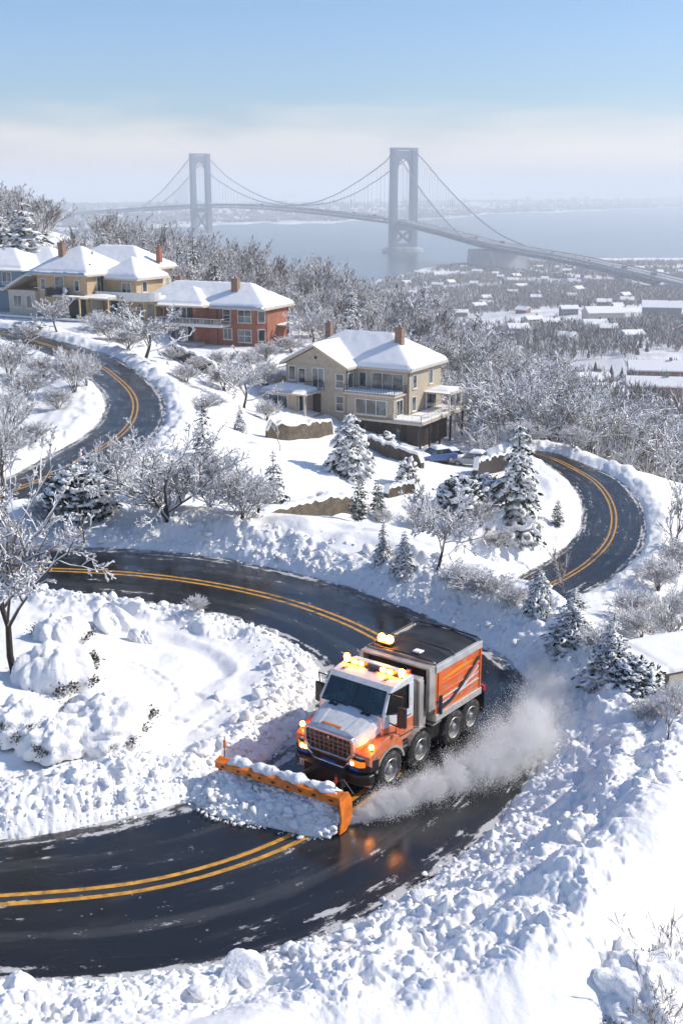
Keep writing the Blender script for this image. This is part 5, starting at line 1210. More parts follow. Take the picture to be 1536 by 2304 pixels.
# bonnet, lofted
def loft(mb, secs, mi=None):
    g = np.array(secs); mb.sheet(g, mi); k = g.shape[1]; mb.add(g[0], [tuple(range(k))]); mb.add(g[-1], [tuple(range(k))[::-1]])
def sec(x, w, zt, zb, sh):
    return [(x, -w-.02, zb), (x, -w-.02, zt-sh*1.6), (x, -w+.04, zt-sh*.55), (x, -w*.80, zt-.03), (x, -w*.55, zt+.012), (x, -w*.48, zt), (x, 0, zt+.015), (x, w*.48, zt), (x, w*.55, zt+.012), (x, w*.80, zt-.03), (x, w-.04, zt-sh*.55), (x, w+.02, zt-sh*1.6), (x, w+.02, zb)]
mb = MB(); loft(mb, [sec(.08, .93, 1.955, 1.50, .17), sec(.30, .91, 1.90, 1.46, .17), (sec(.62, .85, 1.80, 1.40, .17)), sec(.90, .76, 1.70, 1.34, .16), sec(1.0, .70, 1.61, 1.34, .12)])
hd = tp('bonnet', mb, 'truck_white', smooth=False, bevel=.02)
mb = MB(); loft(mb, [[(x, -w, zb), (x, -w, zt), (x, w, zt), (x, w, zb)] for x, w, zt, zb in ((.09, .945, 1.56, .95), (.5, .90, 1.46, .95), (.93, .74, 1.36, .98))]); tp('bonnet_side', mb, 'truck_orange', bevel=.02)
for s in (1, -1):
    for off, mt_, th in ((.0, 'stripe_dark', .035), (.07, 'stripe_yellow', .045)):
        mb = MB(); a0 = np.array([.12, s*.952, 1.48-off]); a1 = np.array([.88, s*.775, 1.33-off*.6]); u = np.array([0, 0, th]); nn = np.array([.0, s*.012, 0])
        mb.add([a0+nn, a1+nn, a1+nn+u*.6, a0+nn+u], [(0, 1, 2, 3)]); mb.add([a0-nn, a1-nn, a1-nn+u*.6, a0-nn+u], [(0, 1, 2, 3)]); tp('bonnet_stripe', mb, mt_)
mb = MB(); mb.box((.84, -.05, 1.735), (.06, .62, .02), Matrix.Rotation(R(16), 3, 'Y')); tp('bonnet_stripe', mb, 'plow_orange')
for y in (-.52, .52): mb = MB(); mb.box((.17, y, 1.945), (.09, .26, .03), Matrix.Rotation(R(15), 3, 'Y')); tp('bonnet_vent', mb, 'grille_black')
# grille and nose
gx = 1.02
mb = MB(); oc = [(-.74, 1.64), (.74, 1.64), (.80, 1.52), (.80, 1.18), (.66, .98), (-.66, .98), (-.80, 1.18), (-.80, 1.52)]; ic = [(-.66, 1.56), (.66, 1.56), (.71, 1.48), (.71, 1.20), (.60, 1.06), (-.60, 1.06), (-.71, 1.20), (-.71, 1.48)]
for x0, x1 in ((gx-.06, gx+.05),):
    k = 8; v = [(x0, *p) for p in oc] + [(x1, *p) for p in oc] + [(x1, *p) for p in ic] + [(x0, *p) for p in ic]
    f = []
    for i in range(k):
        j = (i+1) % k; f += [(i, j, k+j, k+i), (k+i, k+j, 2*k+j, 2*k+i), (2*k+i, 2*k+j, 3*k+j, 3*k+i)]
    mb.add(v, f)
gs = tp('grille', mb, 'chrome', bevel=.02)
mb = MB(); mb.prism(ic, 'x', gx-.05, gx-.02); tp('grille_back', mb, 'grille_black', gs)
mb = MB()
for y in np.linspace(-.6, .6, 9): mb.bx(gx-.02, gx+.012, y-.014, y+.014, 1.07, 1.555)
for z in (1.2, 1.32, 1.44): mb.bx(gx-.018, gx+.018, -.70, .70, z-.012, z+.012)
tp('grille_bar', mb, 'bare_steel', gs); mb = MB(); mb.cyl((gx+.01, 0, 1.49), (gx+.03, 0, 1.49), .035, n=12); tp('emblem', mb, 'chrome', gs)
mb = MB(); mb.prism([(-.56, .96), (.56, .96), (.44, .80), (-.44, .80)], 'x', gx-.1, gx+.02); tp('lower_grille', mb, 'grille_black')
mb = MB()
for a, b_ in (((-.70, 1.02), (-.50, .76)), ((-.50, .76), (.50, .76)), ((.50, .76), (.70, 1.02))): mb.cyl((gx, *a), (gx, *b_), .045, n=10)
tp('nose_bar', mb, 'chrome', smooth=True)
mb = MB(); mb.bx(gx-.02, gx+.03, -.22, .24, .815, .86); tp('nose_lamp', mb, 'blue_lens')
for s in (1, -1):
    mb = MB(); mb.prism([(gx-.02, s*.60), (gx-.02, s*.98), (.86, s*1.18), (.55, s*1.27), (.55, s*.60)], 'z', .74, 1.10); tp('bumper_corner', mb, 'black_plastic', bevel=.05, seg=3)
    hw_ = MB(); hw_.prism([(gx-.019, s*.66), (gx+.02, s*.66), (gx+.02, s*.97), (.93, s*1.09), (.90, s*1.09)], 'z', .90, 1.06); hl = tp('headlight', hw_, 'amber_dim', bevel=.015)
    mb = MB(); mb.cyl((gx+.01, s*.76, .98), (gx+.04, s*.76, .98), .055, n=14); tp('headlight_bulb', mb, 'head_on', hl)
    if s < 0: mb = MB(); mb.cyl((gx+.01, s*.88, .985), (gx+.036, s*.88, .985), .06, n=14); tp('headlight_bulb', mb, 'amber_on', hl)
    else:
        mb = MB()
        for y in (.86, .93): mb.cyl((gx+.01, y, .985), (gx+.034, y, .985), .05, n=14)
        tp('headlight_lens', mb, 'amber_dim', hl)
    mb = MB(); mb.bx(gx-.02, gx+.025, s*.68, s*.95, .80, .865); tp('blue_marker', mb, 'blue_lens', hl)
    mb = MB(); mb.prism([(gx-.05, s*.62), (gx-.05, s*1.0), (.75, s*1.16), (.75, s*.62)], 'z', 1.101, 1.16); tp('headlight_lid', mb, 'chrome', bevel=.02)
    mb = MB(); cxy = np.array([.70, s*1.12, 1.31]); 
    for i_, (za, ra) in enumerate(((0, .05),)): mb.cyl(cxy, cxy+(0, 0, .05), .035, n=10)
    q = tp('turn_lamp', mb, 'black_plastic'); mb = MB(); mb.lathe([(.0, -.065), (.05, -.05), (.075, 0), (.05, .05), (0, .065)], tuple(cxy+(0.02, 0, .09)), 'y', 16); tp('turn_lamp_lens', mb, 'amber_on', q, smooth=True)
mb = MB(); mb.prism([(1.10, -.95), (1.10, .95), (.92, 1.22), (.70, 1.24), (.70, -1.24), (.92, -1.22)], 'z', .42, .70); bp_ = tp('bumper', mb, 'black_plastic', bevel=.05, seg=3)
for yc, w in ((-.62, .56), (.06, .42)):
    mb = MB(); mb.box((1.125, yc, .565), (.02, w, .18), Matrix.Rotation(R(-6), 3, 'Y')); pl = tp('licence_plate', mb, 'plate', bp_, bevel=.01)
    mb = MB(); rng = np.random.default_rng(int(yc*10)+20)
    for k in range(5):
        y = yc - w*.33 + w*.165*k; mb.box((1.137, y, .565), (.006, .016, .09), Matrix.Rotation(R(-6), 3, 'Y')); mb.box((1.137, y+.03, .565+rng.choice([-.035, 0, .035])), (.006, .045, .015), Matrix.Rotation(R(-6), 3, 'Y'))
    tp('plate_mark', mb, 'stripe_dark', pl)
mb = MB(); mb.cyl((1.02, .55, .40), (.86, 1.22, .40), .04, n=8); tp('bumper_lip', mb, 'chrome', bp_)
# lights on the roof
mb = MB(); mb.bx(-.98, -.86, -.95, .95, 2.665, 2.715)
for y in (-.8, -.3, .3, .8): mb.bx(-.96, -.88, y-.03, y+.03, 2.6, 2.67)
lb = tp('light_bar', mb, 'black_plastic', bevel=.01)
for y, w in ((-.60, .34), (-.29, .2), (.29, .2), (.60, .34)): pass
for y0, y1 in ((-.72, -.24), (.22, .70)):
    mb = MB(); mb.bx(-.99, -.84, y0, y1, 2.717, 2.82); ln = tp('beacon', mb, 'amber_dim', lb, bevel=.03, seg=3)
    for y in (y0+.13, y1-.13): mb = MB(); mb.lathe([(.0, -.10), (.05, -.075), (.068, 0), (.05, .075), (0, .10)], (-.855, y, 2.77), 'y', 14); o_ = mb.build('beacon_bulb', 'amber_on', lb, True)
for y in (-.90, .89):
    mb = MB(); mb.cyl((-.92, y, 2.70), (-.92, y, 2.75), .07, n=14); mb.lathe([(.065, .05), (.085, .09), (.085, .15), (.05, .20), (0, .21)], (-.92, y, 2.70), 'z', 16); b_ = tp('beacon', mb, 'amber_on', lb, smooth=True)
mb = MB(); mb.bx(-.83, -.78, -.10, .14, 2.66, 2.69); mb.bx(-.95, -.75, -.02, .05, 2.67, 2.70); tp('roof_antenna', mb, 'grille_black', bevel=.01)
for y in (-.72, .62): mb = MB(); mb.bx(-.70, -.52, y-.04, y+.04, 2.655, 2.685); tp('roof_clip', mb, 'grille_black', bevel=.01)
mb = MB(); mb.box((-1.16, 0, 2.73), (.26, 1.7, .05), Matrix.Rotation(R(-8), 3, 'Y')); tp('roof_spoiler', mb, 'truck_white', bevel=.02); mb = MB(); mb.bx(-1.2, -1.12, .9, 1.0, 2.72, 2.84); tp('side_marker', mb, 'red_lens', bevel=.02)
# bulkhead behind the cab
mb = MB(); mb.bx(-1.66, -1.52, -1.02, 1.02, .95, 2.40)
for y in np.linspace(-.95, .95, 9): mb.bx(-1.52, -1.48, y-.035, y+.035, .95, 2.38)
mb.bx(-1.72, -1.46, -1.05, 1.05, 2.40, 2.46); mb.bx(-1.70, -1.50, 1.02, 1.08, .95, 2.40); tp('bulkhead', mb, 'galvanised', bevel=.012)
mb = MB(); mb.bx(-1.98, -1.74, -.9, .98, .95, 2.15); mb.cyl((-1.62, .9, .8), (-1.62, .9, 2.3), .07); mb.cyl((-1.42, 1.12, .85), (-1.42, 1.12, 2.3), .03, n=8); tp('hoist_frame', mb, 'galvanised', bevel=.01)
for s in (1, -1): mb = MB(); mb.bx(-2.55, -2.05, s*.55, s*1.08, .45, .90); tp('fuel_tank', mb, 'black_plastic', bevel=.06, seg=3)
mb = MB(); mb.bx(-2.5, -2.1, .62, 1.14, .905, .95); tp('tank_step', mb, 'galvanised')
# tipper body
X0, X1, YW, ZB, ZT = -4.52, -2.15, 1.16, 1.0, 2.50
body = bpy.data.objects.new('dump_body', None); COL.objects.link(body); body.parent = truck
mb = MB(); mb.bx(X0, X1, -YW+.1, YW-.1, ZB, ZB+.1); mb.bx(X1-.08, X1, -YW+.06, YW-.06, ZB+.1, ZT+.22); mb.bx(X0, X0+.06, -YW+.08, YW-.08, ZB+.1, ZT)
mb.bx(X1, X1+.30, -YW+.02, YW-.02, ZT+.10, ZT+.16); mb.bx(X1, X1+.30, YW-.12, YW, ZB+.4, ZT+.1); mb.bx(X1, X1+.30, -YW, -YW+.12, ZB+.4, ZT+.1)
tp('body_shell', mb, 'galvanised', body, bevel=.012)
mb = MB(); mb.bx(X1+.002, X1+.05, -YW+.13, YW-.13, ZT-.75, ZT+.09); tp('recess_shade', mb, 'dark_wood', body)  # dark panel: the shade of the front recess put into colour
for s in (1, -1):
    y = s*YW; mb = MB(); mb.bx(X0+.06, X1, y-.05 if s > 0 else y, y if s > 0 else y+.05, ZB+.22, ZT-.06)
    sd_ = tp('side_panel', mb, 'truck_orange', body, bevel=.008)
    mb = MB(); mb.bx(X0, X1+.02, s*(YW-.08), s*(YW+.04), ZT-.06, ZT+.14); tp('rail', mb, 'alu_rail', sd_, bevel=.015); mb = MB(); mb.bx(X0, X1+.02, s*(YW-.08), s*(YW+.05), ZB+.02, ZB+.22); tp('rail', mb, 'alu_rail', sd_, bevel=.015)
    mb = MB()
    for z in (ZB+.52, ZB+.78, ZB+1.04): mb.bx(X0+.10, X1-.30, s*(YW-.01), s*(YW+.025), z-.02, z+.02)
    tp('panel_rib', mb, 'truck_orange', sd_, bevel=.012)
    mb = MB()
    for xa, xb in ((X1-.30, X1-.10), (X0+.02, X0+.10)): mb = MB(); mb.bx(xa, xb, s*(YW-.01), s*(YW+.03), ZB+.23, ZT-.07); tp('panel_post', mb, 'truck_orange', sd_, bevel=.01)
    yy = s*(YW+.034)
    def band(pts, w, mt_, lift=0.):
        mb = MB(); g = [[(x, yy+s*lift, z), (x, yy+s*lift, z+w_)] for (x, z), w_ in zip(pts, w if not np.isscalar(w) else [w]*len(pts))]; mb.sheet(g)
        g = [[(x, yy+s*(lift-.03), z), (x, yy+s*(lift-.03), z+w_)] for (x, z), w_ in zip(pts, w if not np.isscalar(w) else [w]*len(pts))]; mb.sheet(g); tp('panel_stripe', mb, mt_, sd_)
    L_ = X1-X0
    fx = lambda t: X1-.2 - (L_-.32)*t
    band([(fx(t), ZB+.45+.10*t) for t in np.linspace(.05, .97, 8)], .035, 'stripe_white')
    band([(fx(t), ZB+.60+.16*t**2) for t in np.linspace(.0, .97, 8)], .03, 'stripe_white', .001)
    band([(fx(t), ZB+.36+.60*t**2.0) for t in np.linspace(-.05, .97, 12)], [.05+.02*math.sin(3*t) for t in np.linspace(0, 1, 12)], 'stripe_white', .002)
    band([(fx(t), ZB+.28+.95*max(0, t-.25)**1.25 + .25*t) for t in np.linspace(-.05, .97, 12)], [.16-.05*t for t in np.linspace(0, 1, 12)], 'stripe_dark', .003)
    band([(fx(t), ZT-.36+.10*t) for t in np.linspace(.05, .8, 7)], [.02+.05*math.sin(math.pi*t) for t in np.linspace(0.02, .98, 7)], 'stripe_yellow', .001)
    mb = MB(); mb.bx(X1-.30, X1-.06, s*(YW-.01), s*(YW+.045), ZB+.55, ZB+.60); mb.cyl((X1-.2, s*(YW+.05), ZB+.2), (X1-.2, s*(YW+.05), ZB+.75), .05, n=8); tp('side_ladder', mb, 'stripe_dark', sd_)
# tarp with its bows
mb = MB(); nx, ny = 14, 10
g = [[(X0+.04+(X1-X0-.08)*i/nx, -YW+.10+(2*YW-.20)*j/ny, ZT+.10+.13*math.sin(math.pi*j/ny)**.7 - .035*abs(math.sin(math.pi*i/nx*3)) + .012*math.sin(i*1.7+j*2.3)) for j in range(ny+1)] for i in range(nx+1)]
mb.sheet(g); mb.sheet([[(x, y, z-.08) for x, y, z in r_] for r_ in g]); tarp = tp('tarp', mb, 'tarp', body, smooth=True)
mb = MB()
for i, dz in ((0, .03), (.40, .10), (1., .03)):
    x = X1-.02-(X1-X0-.06)*i; mb.tube([(x, -YW+.02, ZT+.15), (x, -YW+.15, ZT+.22+dz*.3), (x, 0, ZT+.26+dz*.3), (x, YW-.15, ZT+.22+dz*.3), (x, YW-.02, ZT+.15)], .022, 6)
mb.tube([(X1, -YW+.06, ZT+.17), (X0, -YW+.06, ZT+.17)], .02, 6); tp('tarp_bow', mb, 'black_plastic', tarp)
mb = MB(); mb.box((X1-.35, .35, ZT+.27), (.22, .26, .05)); tp('tarp_snow', mb, 'tree_snow', tarp, bevel=.02)
mb = MB(); mb.bx(X1-.55, X1-.22, -1.02, -.52, ZT+.20, ZT+.28); mb.cyl((X1-.4, -.85, ZT+.1), (X1-.4, -.85, ZT+.24), .05); mb.cyl((X1-.4, -.65, ZT+.1), (X1-.4, -.65, ZT+.24), .05); rb = tp('rear_beacon', mb, 'black_plastic', body, bevel=.02)
for y in (-.90, -.64): mb = MB(); mb.lathe([(.09, 0), (.115, .04), (.11, .12), (.06, .18), (0, .19)], (X1-.38, y, ZT+.28), 'z', 16); tp('beacon_bulb', mb, 'amber_on', rb, smooth=True)
mb = MB(); mb.bx(X0-.12, X0-.002, -YW+.05, YW-.05, ZB+.1, ZB+.5); tp('tailgate', mb, 'galvanised', body, bevel=.02)
for s in (1, -1):
    mb = MB(); mb.bx(X0-.22, X0-.16, s*.60, s*1.2, .35, 1.02); tp('mud_flap', mb, 'black_plastic'); mb = MB(); mb.bx(X0-.25, X0-.12, s*.7, s*1.2, 1.03, 1.2); tp('tail_lamp', mb, 'red_lens', bevel=.02)
    mb = MB(); g = []
    for (xc) in (-3.08, -3.98):
        g = [[(xc+.60*math.cos(a), y_, .505+.60*math.sin(a)) for y_ in (s*.70, s*1.2)] for a in np.linspace(R(40), R(140), 9)]; mb.sheet(g); mb.sheet([[(x*1.0, y, z+.03) for x, y, z in q] for q in g])
    tp('wheel_guard', mb, 'black_plastic')
    g = [[(-1.42+.60*math.cos(a), y_, .505+.60*math.sin(a)) for y_ in (s*.86, s*1.2)] for a in np.linspace(R(30), R(170), 11)]; mb = MB(); mb.sheet(g); mb.sheet([[(x, y, z+.03) for x, y, z in q] for q in g]); tp('wheel_guard', mb, 'galvanised')
# ---- the plough
pL = tloc(G(490, 1688, -13.47)); pR = tloc(G(775, 1788, -13.47)); pv = (pR-pL); PLN = float(np.hypot(pv[0], pv[1])); pang = math.atan2(pv[1], pv[0])
plow = bpy.data.objects.new('plow', None); COL.objects.link(plow); plow.parent = truck; plow.location = (pL[0], pL[1], 0.02); plow.rotation_euler = (0, 0, pang)
# local: x along the blade from its right end (0) to its left (PLN), y = backwards (towards the truck)
prof = [(-.26, .96), (-.05, 1.02), (.06, .98), (.16, .80), (.20, .58), (.16, .34), (.05, .14), (-.10, .02)]
mb = MB(); k0 = len(prof); th = .035
def pz(x, z): t = x/PLN; return z*(.80+.20*t)        # taller at its left end
g = [[(x, y, pz(x, z)) for y, z in prof] for x in np.linspace(0, PLN, 13)]; mb.sheet(g); mb.sheet([[(x, y+.04, z-.03) for x, y, z in r_] for r_ in g])
bl = tp('blade', mb, 'plow_orange', plow)
mb = MB(); mb.prism([(-.30, .96), (-.05, 1.03), (.08, 1.0), (.22, .8), (.26, .5), (.2, .2), (.0, .0), (-.28, .0), (-.2, .35)], 'x', PLN, PLN+.05); tp('end_plate', mb, 'plow_orange', plow, bevel=.01); mb = MB(); mb.prism([(-.26, .77), (-.05, .83), (.08, .8), (.2, .5), (.1, .2), (-.02, .2), (-.12, .5)], 'x', -.05, 0); tp('end_plate', mb, 'plow_orange', plow, bevel=.01)
mb = MB(); g = [[(x, -.27, pz(x, .965)), (x, -.29, pz(x, .78)), (x, -.20, pz(x, .76))] for x in np.linspace(0, PLN, 9)]; mb.sheet(g); mb.sheet([[(x, y+.03, z) for x, y, z in r_] for r_ in g]); tp('top_lip', mb, 'plow_orange', plow)
mb = MB(); rng = np.random.default_rng(2)
for x in np.linspace(.3, PLN-.3, 9): mb.box((x+rng.uniform(-.1, .1), -.283, pz(x, .87)), (rng.uniform(.05, .13), .03, .045))
tp('lip_slot', mb, 'grille_black', plow)
mb = MB(); mb.bx(.0, PLN, -.16, -.10, -.015, .10); tp('cutting_edge', mb, 'bare_steel', plow)
mb = MB()
for x in np.linspace(.4, PLN-.4, 6): mb.prism([(.06, .98*.9), (.26, .60), (.22, .2), (.1, .14), (.16, .35), (.20, .58)], 'x', x-.03, x+.03)
mb.bx(.3, PLN-.3, .24, .36, .42, .56); tp('rib', mb, 'plow_orange', plow, bevel=.01)
mb = MB()
for y in (-.5, .5): mb.cyl((1.0, y, .45), (pL[0]-.35, y*.9-.2, .42), .07, n=8)
mb.bx(1.0, 1.3, -.6, .6, .3, .75); mb.cyl((1.2, -.1, .75), (pL[0]-.25, -.3, .70), .05, n=8); tp('plow_mount', mb, 'black_plastic')
for x, hgt in ((.08, .62), (PLN-.28, .42)):
    z = pz(x, 1.0); mb = MB(); mb.cyl((x, .0, z-.1), (x+.02, .0, z+hgt), .014, n=6); mk = tp('marker_rod', mb, 'black_plastic', plow)
    mb = MB(); mb.cyl((x+.01, 0, z+hgt*.45), (x+.015, 0, z+hgt*.78), .035, n=8); tp('marker_flag', mb, 'red_lens' if x > 1 else 'plow_orange', mk)
    mb = MB(); mb.tube([(x+.01, 0, z+hgt*.55), (x+.18, .1, z+.28), (x+.5, .05, z+.02)], .008, 5); tp('marker_wire', mb, 'bare_steel', mk)
# snow on and before the blade
def lump_sheet(name, f, nu, nv, material, kind=None, parent=None, amp=.1, sc=1., seed=1):
    U, V = np.meshgrid(np.linspace(0, 1, nu), np.linspace(0, 1, nv), indexing='ij'); P, Nn = f(U, V); Pf = P.reshape(-1, 3); a, b_ = Pf[:, 0], Pf[:, 1]+Pf[:, 2]*.7
    d = lumps(a/(.34*sc), b_/(.34*sc), seed, .7)*.34*sc*.8 + lumps(a/(.15*sc), b_/(.15*sc), seed+10, .8)*.15*sc*.9 + lumps(a/(.07*sc), b_/(.07*sc), seed+20, .8)*.07*sc + (fbm(a*4/sc, b_*4/sc, seed+30, 4)-.5)*.22*sc
    P = P + Nn*(d.reshape(U.shape)*amp/.1*.5)[..., None]
    i = np.arange(nu-1)[:, None]; j = np.arange(nv-1)[None]; q = np.stack([i*nv+j, (i+1)*nv+j, (i+1)*nv+j+1, i*nv+j+1], -1).reshape(-1, 4)
    return big_mesh(name, P.reshape(-1, 3), q, material, parent, True)
def pile(U, V):
    x = -.35 + (PLN+.30)*U; prof_ = np.array(prof); reach = (.50 + .34*np.sin(U*7)*.35 + .50*np.sin(math.pi*np.clip(U*.9+.15, 0, 1)))*(.5+.5*np.clip((1.02-U)*6, 0, 1))
    hgt = (.60+.10*np.sin(U*9+1))*(.8+.2*U)*np.clip((1.06-U)*7, .25, 1)*np.clip((U+.05)*5, .4, 1)
    y = .14 - (reach+.34)*V; z = hgt*(1-V**1.5) - .02 - .10*(V > .97)
    P = np.stack([x, y, z], -1); Nn = np.stack([0*x, -.55+0*x, .8+0*x], -1)*np.clip(1.15-V, .12, 1)[..., None]; return P, Nn
pl_snow = lump_sheet('plowed_snow', pile, 240, 90, 'tree_snow', amp=.17, seed=5)
pl_snow.matrix_world = Matrix.Translation(Vector(TO)) @ Matrix.Rotation(math.atan2(TH_[1], TH_[0]), 4, 'Z') @ Matrix.Scale(.97, 4) @ Matrix.Translation(plow.location) @ Matrix.Rotation(pang, 4, 'Z'); tag(pl_snow, kind='stuff'); SNOW_MW = pl_snow.matrix_world.copy()
def cap(U, V):
    x = .30 + (PLN-.42)*U; a = math.pi*V; w = .15+.04*np.sin(U*23)+.03*np.sin(U*51); e = np.clip(np.minimum(U, 1-U)*14, .05, 1)
    P = np.stack([x, -.03 - w*1.05*np.cos(a), (.80+.20*x/PLN)*1.0 - .02 + w*.72*np.sin(a)*e], -1); return P, np.stack([0*x, 0*x, 1.+0*x], -1)*np.sin(a)[..., None]
ps = lump_sheet('snow_cap', cap, 160, 14, 'tree_snow', amp=.06, sc=.8, seed=8, parent=plow)
# ================================================================ the bridge across the strait
mat('bridge_steel', (.17, .225, .29), .55, noise=(.08, .12)); mat('bridge_concrete', (.36, .37, .38), .9, noise=(.05, .25)); mat('bridge_road', (.33, .33, .33), .9, noise=(.05, .2))
mat('cable_steel', (.20, .25, .31), .6)
bridge = thing('suspension_bridge', 'long grey suspension bridge with two tall portal towers crossing the hazy strait', 'bridge', G(907, 569, -124))
BO = np.array(bridge.location)
PATH = [(180, 478, 4300), (300, 469, 3800), (452, 461, 3250), (560, 461, 3020), (700, 471, 2780), (830, 486, 2560), (907, 497, 2441), (1000, 518, 2160), (1100, 544, 1890), (1200, 562, 1740), (1300, 580, 1610), (1450, 613, 1430), (1600, 650, 1280), (1720, 684, 1170)]
path = spline(np.array([P3(*p) for p in PATH]), 900)
pt = np.gradient(path, axis=0); pt[:, 2] = 0; pt /= np.linalg.norm(pt, axis=1)[:, None]; pn = np.stack([-pt[:, 1], pt[:, 0], 0*pt[:, 0]], 1)
def pidx(px): return int(np.argmin(np.abs(proj(path)[:, 0]-px)))
iT, iF, iA = pidx(907), pidx(452), pidx(1118)
DW = 15.
def strip(mb, idx, y0, y1, z0, z1):
    a = path[idx]-BO; n = pn[idx]; rows = np.stack([a+n*y0+[0, 0, z0], a+n*y1+[0, 0, z0], a+n*y1+[0, 0, z1], a+n*y0+[0, 0, z1], a+n*y0+[0, 0, z0]], 1); mb.sheet(rows); mb.add(rows[0][:4], [(0, 1, 2, 3)]); mb.add(rows[-1][:4], [(3, 2, 1, 0)])
ii = np.arange(0, 900, 6)
mb = MB(); strip(mb, ii, -DW, DW, -2, 0); strip(mb, ii, -DW+1, DW-1, -9.5, -8); dk = mb.build('deck', 'bridge_steel', bridge)
mb = MB(); strip(mb, ii, -DW+1.2, DW-1.2, .03, .3); mb.build('roadway', 'bridge_road', dk)
mb = MB(); strip(mb, ii, -.6, .6, .31, 1.1); strip(mb, ii, -DW, -DW+.5, .01, 1.5); strip(mb, ii, DW-.5, DW, .01, 1.5); mb.build('parapet', 'bridge_concrete', dk)
p0, p1 = [], []
for k in range(0, 896, 3):
    for s in (-1, 1):
        a = path[k]-BO+pn[k]*s*(DW-.6); b_ = path[k+3]-BO+pn[k+3]*s*(DW-.6); m_ = (k//3) % 2
        p0.append(a+[0, 0, -8.5 if m_ else -1.5]); p1.append(b_+[0, 0, -1.5 if m_ else -8.5]); p0.append(a+[0, 0, -8.5]); p1.append(a+[0, 0, -1.5])
v, q = tubes(p0, p1, np.full(len(p0), .45), np.full(len(p0), .45), 4); tag(big_mesh('truss', v, q, 'bridge_steel', dk, False), kind='stuff')
def tower(i, top_px, W, name='tower'):
    base = path[i]; ang = math.atan2(pn[i][1], pn[i][0])
    o = bpy.data.objects.new(name, None); COL.objects.link(o); o.parent = bridge; o.location = (base[0]-BO[0], base[1]-BO[1], -124-BO[2]); o.rotation_euler = (0, 0, ang)
    px, py = top_px; r = ray(px, py); zt = r[2]*(base[1]/r[1]) + 124; lw, ld = 13.5, 17
    zdk = base[2]+124
    for s in (-1, 1):
        mb = MB(); mb.prism([(s*(W/2), 8), (s*(W/2-lw*1.12), 8), (s*(W/2-lw-1), zt), (s*(W/2-1.5), zt)], 'y', -ld/2, ld/2); leg = mb.build('leg', 'bridge_steel', o, bevel=.6)
        mb = MB(); mb.prism([(s*(W/2-4), 14), (s*(W/2-lw+2), 14), (s*(W/2-lw+2), zt-6), (s*(W/2-4), zt-6)], 'y', -ld/2-.5, ld/2+.5); mb.build('rib', 'bridge_steel', leg)
    wi = W/2-lw-.9
    ar = [(-wi*math.cos(t), zt-46+ (28*math.sin(t))) for t in np.linspace(0, math.pi, 15)]
    mb = MB(); mb.prism([(-wi, zt-2)] + ar + [(wi, zt-2)], 'y', -ld*.36, ld*.36); mb.build('portal_arch', 'bridge_steel', o)
    mb = MB(); mb.bx(-W/2+1, W/2-1, -ld*.45, ld*.45, zt-.5, zt+4); mb.build('top_beam', 'bridge_steel', o)
    mb = MB(); mb.bx(-wi-1, wi+1, -ld*.4, ld*.4, zdk-20, zdk-10); mb.bx(-wi-1, wi+1, -ld*.4, ld*.4, 10, 18)
    za, zb = 20, zdk-19
    for s in (-1, 1):
        a = np.array([-wi*s, 0, za]); b_ = np.array([wi*s, 0, zb]); mb.cyl(a, b_, 3.2, n=4)
    mb.build('cross_brace', 'bridge_steel', o)
    mb = MB(); k = 24; poly = [((W/2+14)*np.sign(math.cos(t))*abs(math.cos(t))**.6, (ld/2+12)*np.sign(math.sin(t))*abs(math.sin(t))**.6) for t in np.linspace(0, 2*math.pi, k+1)[:-1]]
    mb.prism(poly, 'z', -3, 7); mb.prism([(x*.86, y*.8) for x, y in poly], 'z', 7.01, 10); mb.build('pier', 'bridge_concrete', o); return zt-124, W
zN, WN = tower(iT, (907, 337), 60.); zF, WF = tower(iF, (452, 349), 60.)
CO = 22.
def cable(i0, i1, z0, z1, sag, s, n=40):
    idx = np.linspace(i0, i1, n).round().astype(int); t = np.linspace(0, 1, n)
    P = path[idx] + pn[idx]*s*CO*0 + pn[idx]*s*np.interp(t, [0, 1], [CO, CO])[:, None]; P[:, 2] = z0*(1-t)+z1*t - 4*sag*t*(1-t); return P-BO
sp0, sp1 = [], []
i_end = pidx(335); iA2 = pidx(1150)
for s in (-1, 1):
    zmid = path[(iT+iF)//2][2]+6
    for (a, b_, za, zb, sg) in ((iF, iT, zF, zN, (zF+zN)/2-zmid), (iT, iA2 if s > 0 else pidx(1085), zN, path[iA2][2]+(1. if s > 0 else 2.), 22), (iF, i_end, zF, path[i_end][2]+2, 14)):
        c = cable(a, b_, za, zb, sg, s, 61); v, q = tubes(c[:-1], c[1:], np.full(60, 1.15), np.full(60, 1.15), 6); big_mesh('main_cable', v, q, 'cable_steel', bridge)
        for j in range(2, 60):
            dz = np.interp(j/60, np.linspace(0, 1, 61), path[np.linspace(a, b_, 61).round().astype(int)][:, 2])
            lo = c[j].copy(); lo[2] = dz-BO[2]
            if c[j][2]-lo[2] > 2: sp0.append(c[j]); sp1.append(lo)
v, q = tubes(sp0, sp1, np.full(len(sp0), .28), np.full(len(sp0), .28), 3); tag(big_mesh('suspender_cable', v, q, 'cable_steel', bridge, False), kind='stuff')
